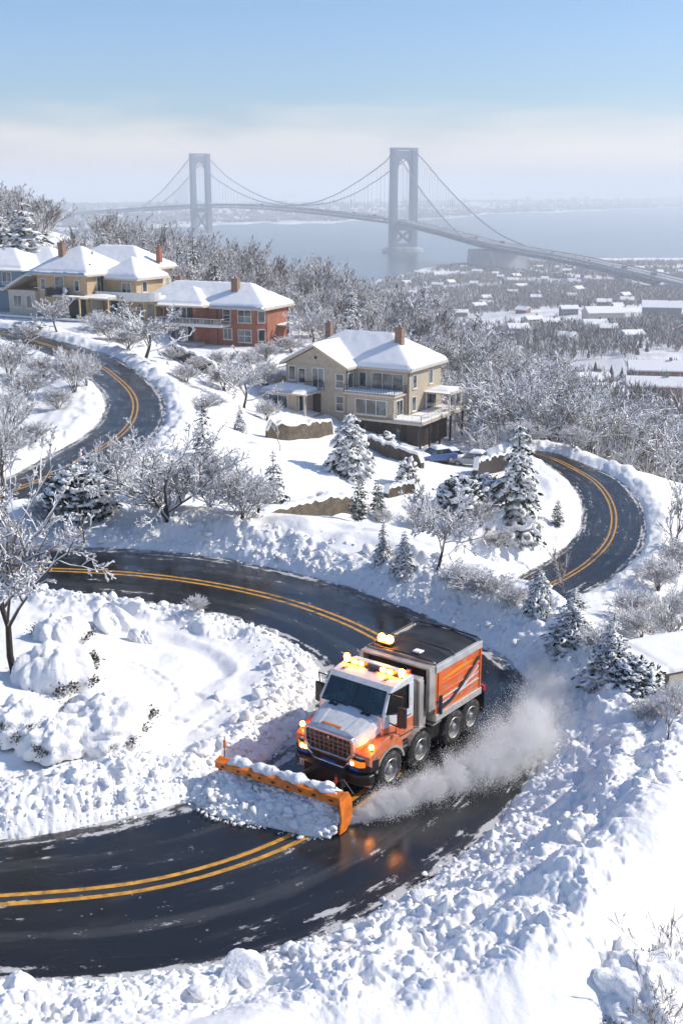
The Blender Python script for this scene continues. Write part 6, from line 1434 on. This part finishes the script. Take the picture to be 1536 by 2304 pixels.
# anchorage and the piers of the approach
q_ = path[iA]-BO; an = bpy.data.objects.new('anchorage', None); COL.objects.link(an); an.parent = bridge; an.location = tuple(q_); an.rotation_euler = (0, 0, math.atan2(pt[iA][1], pt[iA][0]))
mb = MB(); mb.prism([(-62, -11), (60, -11), (66, -45), (-70, -45)], 'y', -26, 26); b0 = mb.build('block', 'bridge_concrete', an)
mb = MB()
for x in np.linspace(-58, 56, 12): mb.bx(x-2, x+2, -27.5, 27.5, -44, -12)
mb.build('buttress', 'bridge_concrete', b0)
for k in range(iA+50, 895, 26):
    a = path[k]; gz = H(a[0], a[1]); mb = MB()
    for s in (-1, 1): mb.prism([(s*9-2.2, gz-2-BO[2]), (s*9+2.2, gz-2-BO[2]), (s*9+1.8, a[2]-11-BO[2]), (s*9-1.8, a[2]-11-BO[2])], 'y', -2, 2)
    mb.bx(-13, 13, -2.2, 2.2, a[2]-11-BO[2], a[2]-9.4-BO[2])
    o = mb.build('approach_pier', 'bridge_concrete', bridge); o.location = (a[0]-BO[0], a[1]-BO[1], 0); o.rotation_euler = (0, 0, math.atan2(pn[k][1], pn[k][0]))
for k in range(iT-60, 895, 14):
    a = path[k]-BO+pn[k]*(DW-.8); mb = MB(); mb.cyl(a, a+[0, 0, 9], .22, .14, n=5); mb.cyl(a+[0, 0, 9], a+[0, 0, 9.2]-pn[k]*2.5, .12, n=5); mb.build('lamp_post', 'bridge_steel', bridge)
# traffic
PAINT = {'white': (.7, .7, .7), 'dark': (.04, .045, .05), 'red': (.4, .04, .03), 'blue': (.05, .10, .25), 'silver': (.4, .41, .42)}
for k_, c_ in PAINT.items(): mat('paint_'+k_, c_, .3, coat=.5, noise=(3, .05))
def car_mesh(paint, kind='car'):
    mb = MB(); W = .9
    if kind == 'car':
        b = [(-2.2, .32), (2.2, .32), (2.25, .62), (2.1, .82), (1.0, .95), (-1.9, .98), (-2.2, .8)]; cab = [(-1.75, .96), (.95, .94), (.25, 1.45), (-1.1, 1.48)]
    else:
        W = 1.2; b = [(-4.5, .5), (4.5, .5), (4.5, 1.4), (3.9, 2.4), (2.9, 2.5), (2.9, 3.4), (-4.5, 3.4)]; cab = [(3.0, 1.5), (4.3, 1.45), (3.86, 2.3), (3.0, 2.42)]
    mb.prism(b, 'y', -W, W, 0); mb.prism(cab, 'y', -W*.86 if kind == 'car' else -W-.01, W*.86 if kind == 'car' else W+.01, 1)
    if kind == 'car': mb.bx(-1.05, .2, -W*.84, W*.84, 1.46, 1.51, 0)
    for x in (-1.35, 1.35) if kind == 'car' else (-3.2, -2.2, 3.2):
        for y in (-W, W): mb.cyl((x, y-.1, .33), (x, y+.1, .33), .33 if kind == 'car' else .5, n=12, mi=2)
    return mb
protos = {}
rng = np.random.default_rng(17); cnt = {}
for i in range(46):
    k = int(rng.uniform(iT-230, 880)); lane = rng.choice([-10.5, -7, -3.5, 3.5, 7, 10.5]); kind = 'truck' if rng.uniform() < .28 else 'car'; pc = rng.choice(list(PAINT), p=[.3, .3, .1, .1, .2])
    key = (kind, pc)
    if key not in protos:
        o = car_mesh(pc, kind).build('distant_car' if kind == 'car' else 'distant_lorry', ['paint_'+pc, 'window_glass', 'tyre']); protos[key] = o
    else: o = protos[key].copy(); COL.objects.link(o)
    a = path[k]+pn[k]*lane; o.location = (a[0], a[1], a[2]+.31); o.rotation_euler = (0, 0, math.atan2(pt[k][1], pt[k][0]) + (math.pi if lane < 0 else 0)); o.scale = (1.25,)*3
    o['label'] = 'tiny %s %s driving on the long bridge deck' % (pc, 'car' if kind == 'car' else 'lorry'); o['category'] = 'car' if kind == 'car' else 'lorry'; o['group'] = '%s %ss on the bridge' % (pc, kind if kind == 'car' else 'lorrie')
# ================================================================ the low country by the water
def proj_ok(x, y, z): return proj(np.stack([x, y, z], -1))
rng = np.random.default_rng(5)
n = 30000; px = rng.uniform(560, 1660, n); d = np.sqrt(rng.uniform(300**2, 2150**2, n)); X = (px-768)/FPX*d; Y = d*.975
keep = fbm(X/150., Y/90., 61, 4) + (d < 520)*.03 > .455
X, Y = X[keep], Y[keep]; Z = ground(X, Y); kk = Z > -122.8; X, Y, Z = X[kk], Y[kk], Z[kk]
TREEXY = np.stack([X, Y], 1)
m = snow_topped('forest_twig', (.12, .095, .078), -.15, .85, scale=1.2, amount=.6, sn=(.72, .73, .75)); snow_topped('forest_dark', (.032, .04, .032), .35, 1.0, scale=1.2, amount=.5, sn=(.7, .71, .73))
LH = []                               # houses of the low country: px, depth, width, depth of plan, height, turn, wall, label
LH += [(1462, 470, 22, 11, 5.5, -8, 'rust_wall', 'long rust brown hall with a snowy roof in the low country'), (1458, 425, 19, 9, 4.5, -10, 'rust_wall', 'second rust brown hall standing in front of the longer one'), (1348, 405, 9, 8, 3.8, 18, 'blue_wall', 'small blue grey house with a white roof left of the rust brown halls'),
       (1320, 455, 12, 9, 3.6, 12, 'cream_wall', 'pale house behind the small blue grey one'), (1500, 262, 16, 12, 3.6, -22, 'cream_wall', 'low house with a broad white roof at the right edge above the lower road woods'),
       (1336, 860, 27, 14, 9, 10, 'cream_wall', 'three storey pale block among the lowland trees'), (1462, 930, 29, 16, 9, -12, 'slate_wall', 'large dark walled house with a white roof on the lowland rise'), (1318, 790, 15, 10, 5, 6, 'cream_wall', 'pale house just below the three storey block')]
for k_, c_ in (('rust_wall', (.25, .10, .07)), ('slate_wall', (.16, .17, .19)), ('lemon_wall', (.42, .38, .27))): siding(k_, c_, .3, .85)
names = ['cream_wall', 'slate_wall', 'rust_wall', 'lemon_wall', 'blue_wall']; wn = ['pale', 'slate grey', 'rust brown', 'yellowish', 'blue grey']
tries = 0
while len(LH) < 78 and tries < 3000:
    tries += 1; qx = rng.uniform(830, 1560); dd = math.sqrt(rng.uniform(430**2, 1950**2)); x = (qx-768)/FPX*dd; z_ = H(x, dd*.975)
    if z_ < -121.5: continue
    if any(abs(qx-o[0])*dd/FPX < 30 and abs(dd-o[1]) < 38 for o in LH): continue
    k = rng.integers(0, 5); LH.append((qx, dd, rng.uniform(8, 14), rng.uniform(7, 10), rng.uniform(3.4, 6.2), rng.uniform(-35, 35), names[k], None, wn[k]))
HP = []
for q in LH:
    qx, dd, w, dp, hg, rz, wm, lab = q[:8]; x = (qx-768)/FPX*dd; y = dd*.975; z_ = H(x, y); HP.append((x, y, w))
    zone = 'near the rust brown halls' if dd < 620 else 'in the middle of the wooded lowland' if dd < 1100 else 'by the bridge approach near the shore'
    r = thing('lowland_house', lab or '%s snow roofed house %s' % (q[8], zone), 'house', (x, y, z_), R(rz), None if lab else '%s houses %s' % (q[8], zone))
    mb = MB(); mb.bx(-w/2, w/2, -dp/2, dp/2, -1.5, hg); rh = dp*.26
    for s in (-1, 1): mb.prism([(-dp/2, hg), (dp/2, hg), (0, hg+rh)], 'x', s*w/2-.02*s, s*w/2-.3*s)
    mb.build('wall', wm, r)
    mb = MB(); e = .8; mb.prism([(-dp/2-e, hg-.35), (0, hg+rh+.05), (dp/2+e, hg-.35), (dp/2+e, hg+.15), (0, hg+rh+.6), (-dp/2-e, hg+.15)], 'x', -w/2-e, w/2+e); rf = mb.build('roof', 'roof_snow', r, bevel=.15)
    mb = MB(); mb.bx(w*.2, w*.2+1, -.6, .5, hg, hg+rh+1.6); mb.build('chimney', 'terracotta', rf)
    for fl in range(2 if hg > 5 else 1):
        for xx in np.arange(-w/2+1.6, w/2-1.5, 3.1): mb = MB(); mb.bx(xx, xx+1.3, -dp/2-.06, -dp/2+.1, .9+2.8*fl, 2.3+2.8*fl); mb.build('window', 'window_glass', r)
        if dd < 1000: mb = MB(); mb.bx(w/2-.1, w/2+.06, -.7, .7, .9+2.8*fl, 2.3+2.8*fl); mb.build('window', 'window_glass', r)
HPa = np.array(HP)
dm = np.full(len(X), 1e9)
for hx, hy, hw in HP:
    # keep the house and the lane in front of it clear
    dx = X-hx; dy = Y-hy; dm = np.minimum(dm, np.hypot(dx/1.1, np.where(dy < 0, dy/1.9, dy))-hw*.62)
cl = np.ones(len(X), bool)
pd = np.min(np.hypot(X[:, None]-path[None, iA:900:8, 0], Y[:, None]-path[None, iA:900:8, 1]), 1); cl &= (pd > 26) & (dm > 2)
X, Y, Z = X[cl], Y[cl], Z[cl]; sel = rng.permutation(len(X))[:13500]; X, Y, Z = X[sel], Y[sel], Z[sel]
con = rng.uniform(0, 1, len(X)) < .13
brush('lowland_woods', np.stack([X, Y, Z], 1)[~con], rng.uniform(5, 9.5, (~con).sum()), 34, ['forest_twig'], wid=.021, spread=.68, seed=9)
# conifers of the lowland: many; each a stack of rough skirts
pts = np.stack([X, Y, Z], 1)[con]; hs = rng.uniform(4, 8, len(pts)); k = 7; lv = 5
an_ = np.arange(k)*2*math.pi/k; vs = []; qs = []; o = 0
for l in range(lv):
    t0 = l/lv*.9 + .06; t1 = min(1., t0+.34); r0 = .24*(1-t0)+.03
    ra = r0*rng.uniform(.65, 1.25, (len(pts), k)); dz = rng.normal(0, .02, (len(pts), k))
    b_ = pts[:, None] + np.stack([np.cos(an_)*ra, np.sin(an_)*ra, t0+dz], -1)*hs[:, None, None]; t_ = pts[:, None] + np.stack([np.cos(an_)*ra*.12, np.sin(an_)*ra*.12, t1+0*ra], -1)*hs[:, None, None]
    v = np.concatenate([b_, t_], 1).reshape(-1, 3); i = np.arange(len(pts))[:, None]*2*k; j = np.arange(k)[None]; q = np.stack([i+j, i+(j+1) % k, i+k+(j+1) % k, i+k+j], -1).reshape(-1, 4); vs.append(v); qs.append(q+o); o += len(v)
tag(big_mesh('lowland_conifers', np.vstack(vs), np.vstack(qs), 'forest_dark', None, False), kind='stuff')
# ---- the city across the water
n = 7000; th = rng.uniform(-.36, .36, n); sh = np.interp(th, [-.35, -.11, 0., .088, .15, .22, .30, .35], [3700, 4330, 4800, 5600, 7000, 8200, 10500, 12000])
r_ = sh + 220 + rng.uniform(0, 1, n)**1.4*4200; X = r_*np.sin(th); Y = r_*np.cos(th); gz = ground(X, Y); kk = (gz > -121) & (fbm(X/500., Y/260., 71, 3) > .42); X, Y, gz = X[kk], Y[kk], gz[kk]; n = len(X)
w = rng.uniform(10, 34, n); dpt = rng.uniform(10, 22, n); hh = rng.uniform(6, 15, n)*np.where(rng.uniform(0, 1, n) < .04, 2.4, 1.); a = rng.uniform(-.5, .5, n)
cs = np.array([(-1, -1), (1, -1), (1, 1), (-1, 1)])*.5
bx_ = (cs[None, :, 0]*w[:, None])*np.cos(a)[:, None] - (cs[None, :, 1]*dpt[:, None])*np.sin(a)[:, None] + X[:, None]; by_ = (cs[None, :, 0]*w[:, None])*np.sin(a)[:, None] + (cs[None, :, 1]*dpt[:, None])*np.cos(a)[:, None] + Y[:, None]
v = np.concatenate([np.stack([bx_, by_, (gz-3)[:, None]+0*bx_], -1), np.stack([bx_, by_, (gz+hh)[:, None]+0*bx_], -1)], 1).reshape(-1, 3); i = np.arange(n)[:, None, None]*8
f = np.array([(0, 1, 5, 4), (1, 2, 6, 5), (2, 3, 7, 6), (3, 0, 4, 7), (4, 5, 6, 7)])[None]+i
mi = np.tile([0, 0, 0, 0, 1], n); wc = rng.integers(0, 2, n); mi = np.where(mi == 1, 2, np.repeat(wc, 5))
mat('city_wall', (.30, .27, .25), .9, noise=(.01, .3)); mat('city_wall_dark', (.13, .13, .14), .9, noise=(.01, .3))
tag(big_mesh('distant_city', v, f.reshape(-1, 4), ['city_wall', 'city_wall_dark', 'roof_snow'], None, False, mi), kind='stuff')
n = 6000; th = rng.uniform(-.36, .36, n); sh = np.interp(th, [-.35, -.11, 0., .088, .15, .22, .30, .35], [3700, 4330, 4800, 5600, 7000, 8200, 10500, 12000]); r_ = sh + 200 + rng.uniform(0, 1, n)**1.3*4000
X = r_*np.sin(th); Y = r_*np.cos(th); gz = ground(X, Y); kk = (gz > -122) & (fbm(X/400., Y/200., 72, 3) > .47); brush('distant_woods', np.stack([X, Y, gz], 1)[kk], rng.uniform(9, 20, kk.sum()), 10, ['forest_twig'], wid=.10, spread=.9, seed=12)
# ================================================================ clods, spray, parked cars and the small things
rng = np.random.default_rng(33)
def clods(name, P, S, flat=(.55, .95), seed=3, tri=False, material='tree_snow'):
    """rough lumps of snow: jittered low spheres, one sheet"""
    rng = np.random.default_rng(seed); bm = bmesh.new(); bmesh.ops.create_icosphere(bm, subdivisions=2, radius=1); tv = np.array([v.co for v in bm.verts]); tf = np.array([[v.index for v in f.verts] for f in bm.faces]); bm.free()
    n = len(P); V = np.empty((n, len(tv), 3))
    for i in range(n):
        o = rng.uniform(0, 50, 2); nz = fbm(tv[:, 0]*1.3+o[0]+tv[:, 2], tv[:, 1]*1.3+o[1]-tv[:, 2]*.7, 5, 3)
        # cut faces: some sides sliced flat like broken slabs
        v = tv*(.35 + 1.35*nz)[:, None]
        for _ in range(3):
            d = nrm(rng.normal(0, 1, 3)); h_ = v@d; c = rng.uniform(.35, .75); v = v - np.outer(np.maximum(h_-c, 0), d)
        q = Matrix.Rotation(rng.uniform(0, 6.28), 3, 'Z') @ Matrix.Rotation(rng.uniform(-.6, .6), 3, 'X'); v = v*np.array([rng.uniform(.75, 1.25), rng.uniform(.75, 1.25), rng.uniform(*flat)]); V[i] = (v @ np.array(q).T)*S[i] + P[i]
    F = tf[None] + (np.arange(n)*len(tv))[:, None, None]
    return big_mesh(name, V.reshape(-1, 3), F.reshape(-1, 3), material, None, True, None, True)
rd = road_main; P, S = [], []
for _ in range(4600):
    k = rng.integers(8, len(rd.c)-8); side = rng.choice([-1, 1]); 
    q = rd.c[k]; k2 = math.exp(-((q[0]-6)/6)**2-((q[1]-27)/10)**2)
    wd = (1.9 + 2.6*k2 + (1.9 if q[1] < 22 else 0)) if side < 0 else (2.2 if q[0] < -2 and q[1] < 28 else 1.3)
    e = abs(rng.normal(.2, 1.0))*wd*.55 if rng.uniform() < .75 else rng.uniform(-.25, .5)
    la = side*(rd.hw[k]+e); x, y = q[:2]+rd.nrm[k]*la; s = min(.24, .026*math.exp(abs(rng.normal(0, .8)))) * (1 if e > .25 else .6)
    if y < 14.5 or y > 60: continue
    P.append((x, y, s)); S.append(s)
P = np.array(P); S = np.array(S); P[:, 2] = np.maximum(ground(P[:, 0], P[:, 1], True), ZR - .0) + S*.25
tag(clods('snow_clods', P, S), kind='stuff')
def boulder(px, py, hpx, label, seed, zz=-13.9):
    p = G(px, py, zz); d = proj(p)[2]; s = hpx*d/FPX*.55; z = float(ground(np.array([p[0]]), np.array([p[1]]), True)[0])
    bm = bmesh.new(); bmesh.ops.create_icosphere(bm, subdivisions=5, radius=1); v = np.array([q.co for q in bm.verts]); f = np.array([[q.index for q in t.verts] for t in bm.faces]); bm.free()
    k = seed*7.3; a_, b_ = v[:, 0]+v[:, 2]*.6+k, v[:, 1]-v[:, 2]*.5+k
    r_ = .62 + .75*(fbm(a_*1.1, b_*1.1, seed, 2)-.25) + .28*lumps(a_*1.7, b_*1.7, seed+1, .8) + .16*lumps(a_*4, b_*4, seed+2, .7) + .16*(fbm(a_*5, b_*5, seed+3, 4)-.5)
    v = v*r_[:, None]; rg_ = np.random.default_rng(seed)
    for _ in range(4):
        d_ = nrm(rg_.normal(0, 1, 3)+np.array([0, 0, .2])); v = v - np.outer(np.maximum(v@d_-rg_.uniform(.5, .8), 0)*.85, d_)
    v[:, 2] *= .8; o = big_mesh('snow_lump', v*s + np.array([0, 0, s*.12]), f, 'tree_snow', None, True, None, True); o.location = (p[0], p[1], z)
    return tag(o, label, 'snow lump')
boulder(540, 2215, 120, 'biggest round lump of snow sitting at the edge of the front bank', 4)
boulder(700, 2200, 66, 'smaller lump of snow right of the biggest one on the front bank', 5)
boulder(40, 2240, 80, 'lump of snow on the front bank at the bottom left edge', 6)
boulder(255, 1392, 90, 'large snow block where the inner bank meets the upper road', 8)
boulder(325, 1425, 60, 'second snow block on the inner bank beside the large one', 9)
# lumps in the snow the blade pushes
rg = np.random.default_rng(8); n = 900; u = rg.uniform(0, 1, n); v_ = rg.uniform(0.05, 1.12, n); A, _ = pile(u, np.minimum(v_, 1)); A = A + np.stack([0*u, -(np.maximum(v_-1, 0))*1.6, 0*u], 1)
ss = .022*np.exp(np.abs(rg.normal(0, .7, n)))*np.where(v_ > 1, .6, 1); A[:, 2] = np.maximum(A[:, 2], 0) + ss*.6 + .05*np.clip(1-v_, 0, 1)
Wm = np.array(SNOW_MW); Aw = A @ Wm[:3, :3].T + Wm[:3, 3]; tag(clods('plowed_clods', Aw, np.minimum(ss, .13)), kind='stuff')
# ---------------------------------------------------------------- powder thrown up behind the blade
SP = [((785, 1850), .16, .05), ((850, 1818), .42, .22), ((935, 1782), .58, .32), ((1030, 1742), .74, .42), ((1120, 1700), .95, .5), ((1185, 1650), 1.1, .72), ((1232, 1585), 1.05, .5), ((1235, 1530), .85, .42), ((1195, 1480), .6, .4)]
SPP = [(G(*p, ZR + h_), r_) for p, r_, h_ in SP]
m = bpy.data.materials.new('snow_powder'); m.use_nodes = True; t = m.node_tree; t.nodes.remove(t.nodes['Principled BSDF'])
pv = N(m, 'VolumePrincipled'); pv.inputs['Color'].default_value = (.985, .99, 1., 1); pv.inputs['Anisotropy'].default_value = .0; L(m, pv.outputs[0], t.nodes['Material Output'].inputs['Volume'])
g = N(m, 'NewGeometry'); best = None
def vm(op, a, b=None):
    n = N(m, 'VectorMath', operation=op)
    for i, x in enumerate((a, b)):
        if x is None: continue
        if isinstance(x, (tuple, np.ndarray)): n.inputs[i].default_value = tuple(float(k) for k in x)
        else: L(m, x, n.inputs[i])
    return n
pos = g.outputs['Position']
for (a, ra), (b_, rb) in zip(SPP[:-1], SPP[1:]):
    ab = b_-a; pa = vm('SUBTRACT', pos, a).outputs[0]; dt = vm('DOT_PRODUCT', pa, ab/np.dot(ab, ab)).outputs['Value']
    tt = math_node(m, 'ADD', dt, 0., True); sc_ = N(m, 'VectorMath', operation='SCALE'); sc_.inputs[0].default_value = tuple(ab); L(m, tt, sc_.inputs['Scale'])
    df = vm('SUBTRACT', pa, sc_.outputs[0]).outputs[0]; ln = vm('LENGTH', df).outputs['Value']; rr = math_node(m, 'ADD', math_node(m, 'MULTIPLY', tt, rb-ra), ra)
    q = math_node(m, 'DIVIDE', ln, rr); best = q if best is None else math_node(m, 'MINIMUM', best, q)
n1 = N(m, 'TexNoise'); n1.inputs['Scale'].default_value = 2.1; n1.inputs['Detail'].default_value = 7; n1.inputs['Roughness'].default_value = .62; L(m, pos, n1.inputs['Vector'])
q = math_node(m, 'SUBTRACT', 1.02, best); q = math_node(m, 'ADD', q, math_node(m, 'MULTIPLY', math_node(m, 'SUBTRACT', n1.outputs['Fac'], .5), 2.6))
sx = N(m, 'SeparateXYZ'); L(m, pos, sx.inputs[0])
tail = ramp_node(m, sx.outputs['Y'], 31.5, 24.)          # thinner where it has blown away
dn = math_node(m, 'MULTIPLY', ramp_node(m, q, .12, 1.0), math_node(m, 'ADD', math_node(m, 'MULTIPLY', tail, 1.0), .10)); L(m, dn, pv.inputs['Density']); M['snow_powder'] = m
mb = MB(); pts = np.array([a for a, _ in SPP]); rs = np.array([r for _, r in SPP]); pth = spline(np.hstack([pts, rs[:, None]]), 26); rows = []
for i in range(26):
    tt = pth[min(i+1, 25), :2]-pth[max(i-1, 0), :2]; tt = tt/np.linalg.norm(tt); nn = np.array([-tt[1], tt[0]]); r_ = pth[i, 3]*1.75 + .05; c = pth[i, :3]
    rows.append([(c[0]+nn[0]*math.cos(a)*r_, c[1]+nn[1]*math.cos(a)*r_, max(ZR+.06, c[2]+math.sin(a)*r_)) for a in np.linspace(0, 2*math.pi, 15)[:-1]])
rows = np.array(rows); k = 14; i = np.arange(25)[:, None]; j = np.arange(k)[None]; qd = [tuple(x) for x in np.stack([i*k+j, i*k+(j+1) % k, (i+1)*k+(j+1) % k, (i+1)*k+j], -1).reshape(-1, 4)]
mb.add(rows.reshape(-1, 3), qd + [tuple(range(k))[::-1], tuple(range(25*k, 26*k))]); sp = mb.build('snow_spray', 'snow_powder'); tag(sp, kind='stuff')
m = bpy.data.materials.new('powder_grain'); m.use_nodes = True; t = m.node_tree; t.nodes.remove(t.nodes['Principled BSDF'])      # ice dust: light goes through it as well as off it
d1 = N(m, 'BsdfDiffuse'); d1.inputs[0].default_value = (.93, .93, .93, 1); d2 = N(m, 'BsdfTranslucent'); d2.inputs[0].default_value = (.95, .95, .95, 1); mx = N(m, 'MixShader'); mx.inputs[0].default_value = .45
L(m, d1.outputs[0], mx.inputs[1]); L(m, d2.outputs[0], mx.inputs[2]); L(m, mx.outputs[0], t.nodes['Material Output'].inputs['Surface']); M['powder_grain'] = m
# grains flying out of the plume
n = 1500000; kf = rg.uniform(0, 25, n); k0 = kf.astype(int); c = pth[k0] + (pth[np.minimum(k0+1, 25)]-pth[k0])*(kf-k0)[:, None]; rq = np.abs(rg.normal(0, .52, n))**.8; dq = nrm(rg.normal(0, 1, (n, 3)))
Pq = c[:, :3] + dq*(rq*c[:, 3])[:, None]; Pq[:, 2] = ZR + np.abs(Pq[:, 2]-ZR)*.85 + .04
cl_ = fbm(Pq[:, 0]*1.6+Pq[:, 2]*.9, Pq[:, 1]*1.6-Pq[:, 2]*1.1, 93, 4)*1.0 + .30*(fbm(Pq[:, 0]*6, Pq[:, 1]*6+Pq[:, 2]*5, 94, 2)-.5) - .16*rq
ac = (rg.uniform(0, 1, n) < np.clip((cl_-.22)*3.6, .03, 1)*np.interp(kf, [0, 3, 13, 19, 25], [1., 1., 1., .34, .06])); Pq = Pq[ac]; n = len(Pq)
core = fbm(Pq[:, 0], Pq[:, 1], 95, 2)
s_ = rg.uniform(.0035, .0085, n)*np.where(rg.uniform(0, 1, n) < .006, 2.4, 1); oc = np.array([(1, 0, -.6), (-.5, .87, -.6), (-.5, -.87, -.6), (0, 0, 1.1)], float); of = np.array([(0, 1, 3), (1, 2, 3), (2, 0, 3), (2, 1, 0)])
tag(big_mesh('snow_grains', (Pq[:, None]+oc[None]*s_[:, None, None]*rg.uniform(.6, 1.4, (n, 4, 1))).reshape(-1, 3), (of[None]+(np.arange(n)*4)[:, None, None]).reshape(-1, 3), 'powder_grain', None, False, None, True), kind='stuff')
# ---------------------------------------------------------------- parked cars under snow by the beige house
def parked(px, d, rz, paint, label, cover=.16):
    x = (px-768)/FPX*d; y = d*.975; z = H(x, y); r = thing('parked_car', label, 'car', (x, y, z-.05), R(rz)); W = .92
    mb = MB(); mb.prism([(-2.2, .34), (2.2, .34), (2.28, .6), (2.12, .84), (1.0, .98), (-1.9, 1.02), (-2.25, .82)], 'y', -W, W); mb.build('body', 'paint_'+paint, r, bevel=.09, seg=3)
    mb = MB(); mb.prism([(-1.75, 1.0), (1.0, .97), (.25, 1.5), (-1.15, 1.53)], 'y', -W*.86, W*.86); mb.build('windows', 'window_glass', r, bevel=.06)
    mb = MB()
    for a, b_ in (((-1.75, 1.0), (-1.15, 1.53)), ((1.0, .97), (.25, 1.5)), ((-.35, .98), (-.38, 1.52))):
        for s in (-1, 1): mb.cyl((a[0], s*W*.87, a[1]), (b_[0], s*W*.80, b_[1]), .045, n=6)
    mb.build('pillar', 'paint_'+paint, r)
    for s in (-1, 1):
        for xx in (-1.35, 1.38): mb = MB(); mb.lathe([(.0, -.11), (.30, -.11), (.34, -.06), (.34, .06), (.30, .11), (.0, .11)], (xx, s*.84, .34), 'y', 20); w = mb.build('wheel', 'tyre', r); mb = MB(); mb.cyl((xx, s*.95, .34), (xx, s*.97, .34), .2, n=14); mb.build('rim', 'rim_steel', w)
        mb = MB(); mb.bx(2.14, 2.27, s*.82, s*.5, .62, .76); mb.build('headlight', 'chrome', r, bevel=.03); mb = MB(); mb.bx(-2.27, -2.18, s*.85, s*.6, .72, .88); mb.build('tail_light', 'red_lens', r, bevel=.02)
    def rf(U, V):
        x_ = -1.2+1.5*U; y_ = -W*.84+W*1.68*V; e = np.clip(np.minimum(np.minimum(U, 1-U)*6, np.minimum(V, 1-V)*5), 0, 1); return np.stack([x_, y_, 1.50+(cover+.05)*e**.5], -1), np.stack([0*U, 0*U, e], -1)
    lump_sheet('snow_cover', rf, 26, 26, 'tree_snow', amp=.03, seed=int(px), parent=r)
    def bf(U, V):
        x_ = .95+1.25*U; y_ = -W*.93+W*1.86*V; e = np.clip(np.minimum(np.minimum(U, 1-U)*6, np.minimum(V, 1-V)*5), 0, 1); return np.stack([x_, y_, .97-.13*U+cover*e**.5], -1), np.stack([0*U, 0*U, e], -1)
    lump_sheet('snow_cover', bf, 22, 26, 'tree_snow', amp=.03, seed=int(px)+3, parent=r); return r
parked(978, 121.5, 205, 'blue', 'dark blue car under snow at the left of the parking area', .2)
parked(1003, 123, 195, 'dark', 'dark car buried in snow in the middle of the parking area')
parked(1062, 122, 160, 'silver', 'silver car with a snowy roof on the right of the parking area')
# ================================================================ the air
m = bpy.data.materials.new('haze_air'); m.use_nodes = True; t = m.node_tree
t.nodes.remove(t.nodes['Principled BSDF'])
pv = t.nodes.new('ShaderNodeVolumePrincipled'); t.links.new(pv.outputs[0], t.nodes['Material Output'].inputs['Volume'])
pv.inputs['Color'].default_value = (.93, .965, 1.0, 1); pv.inputs['Density'].default_value = HAZE
pv.inputs['Anisotropy'].default_value = .1
M['haze_air'] = m
mb = MB(); mb.bx(-15500, 15500, -15500, 15500, -136, 112)
tag(mb.build('haze', 'haze_air'), kind='stuff')
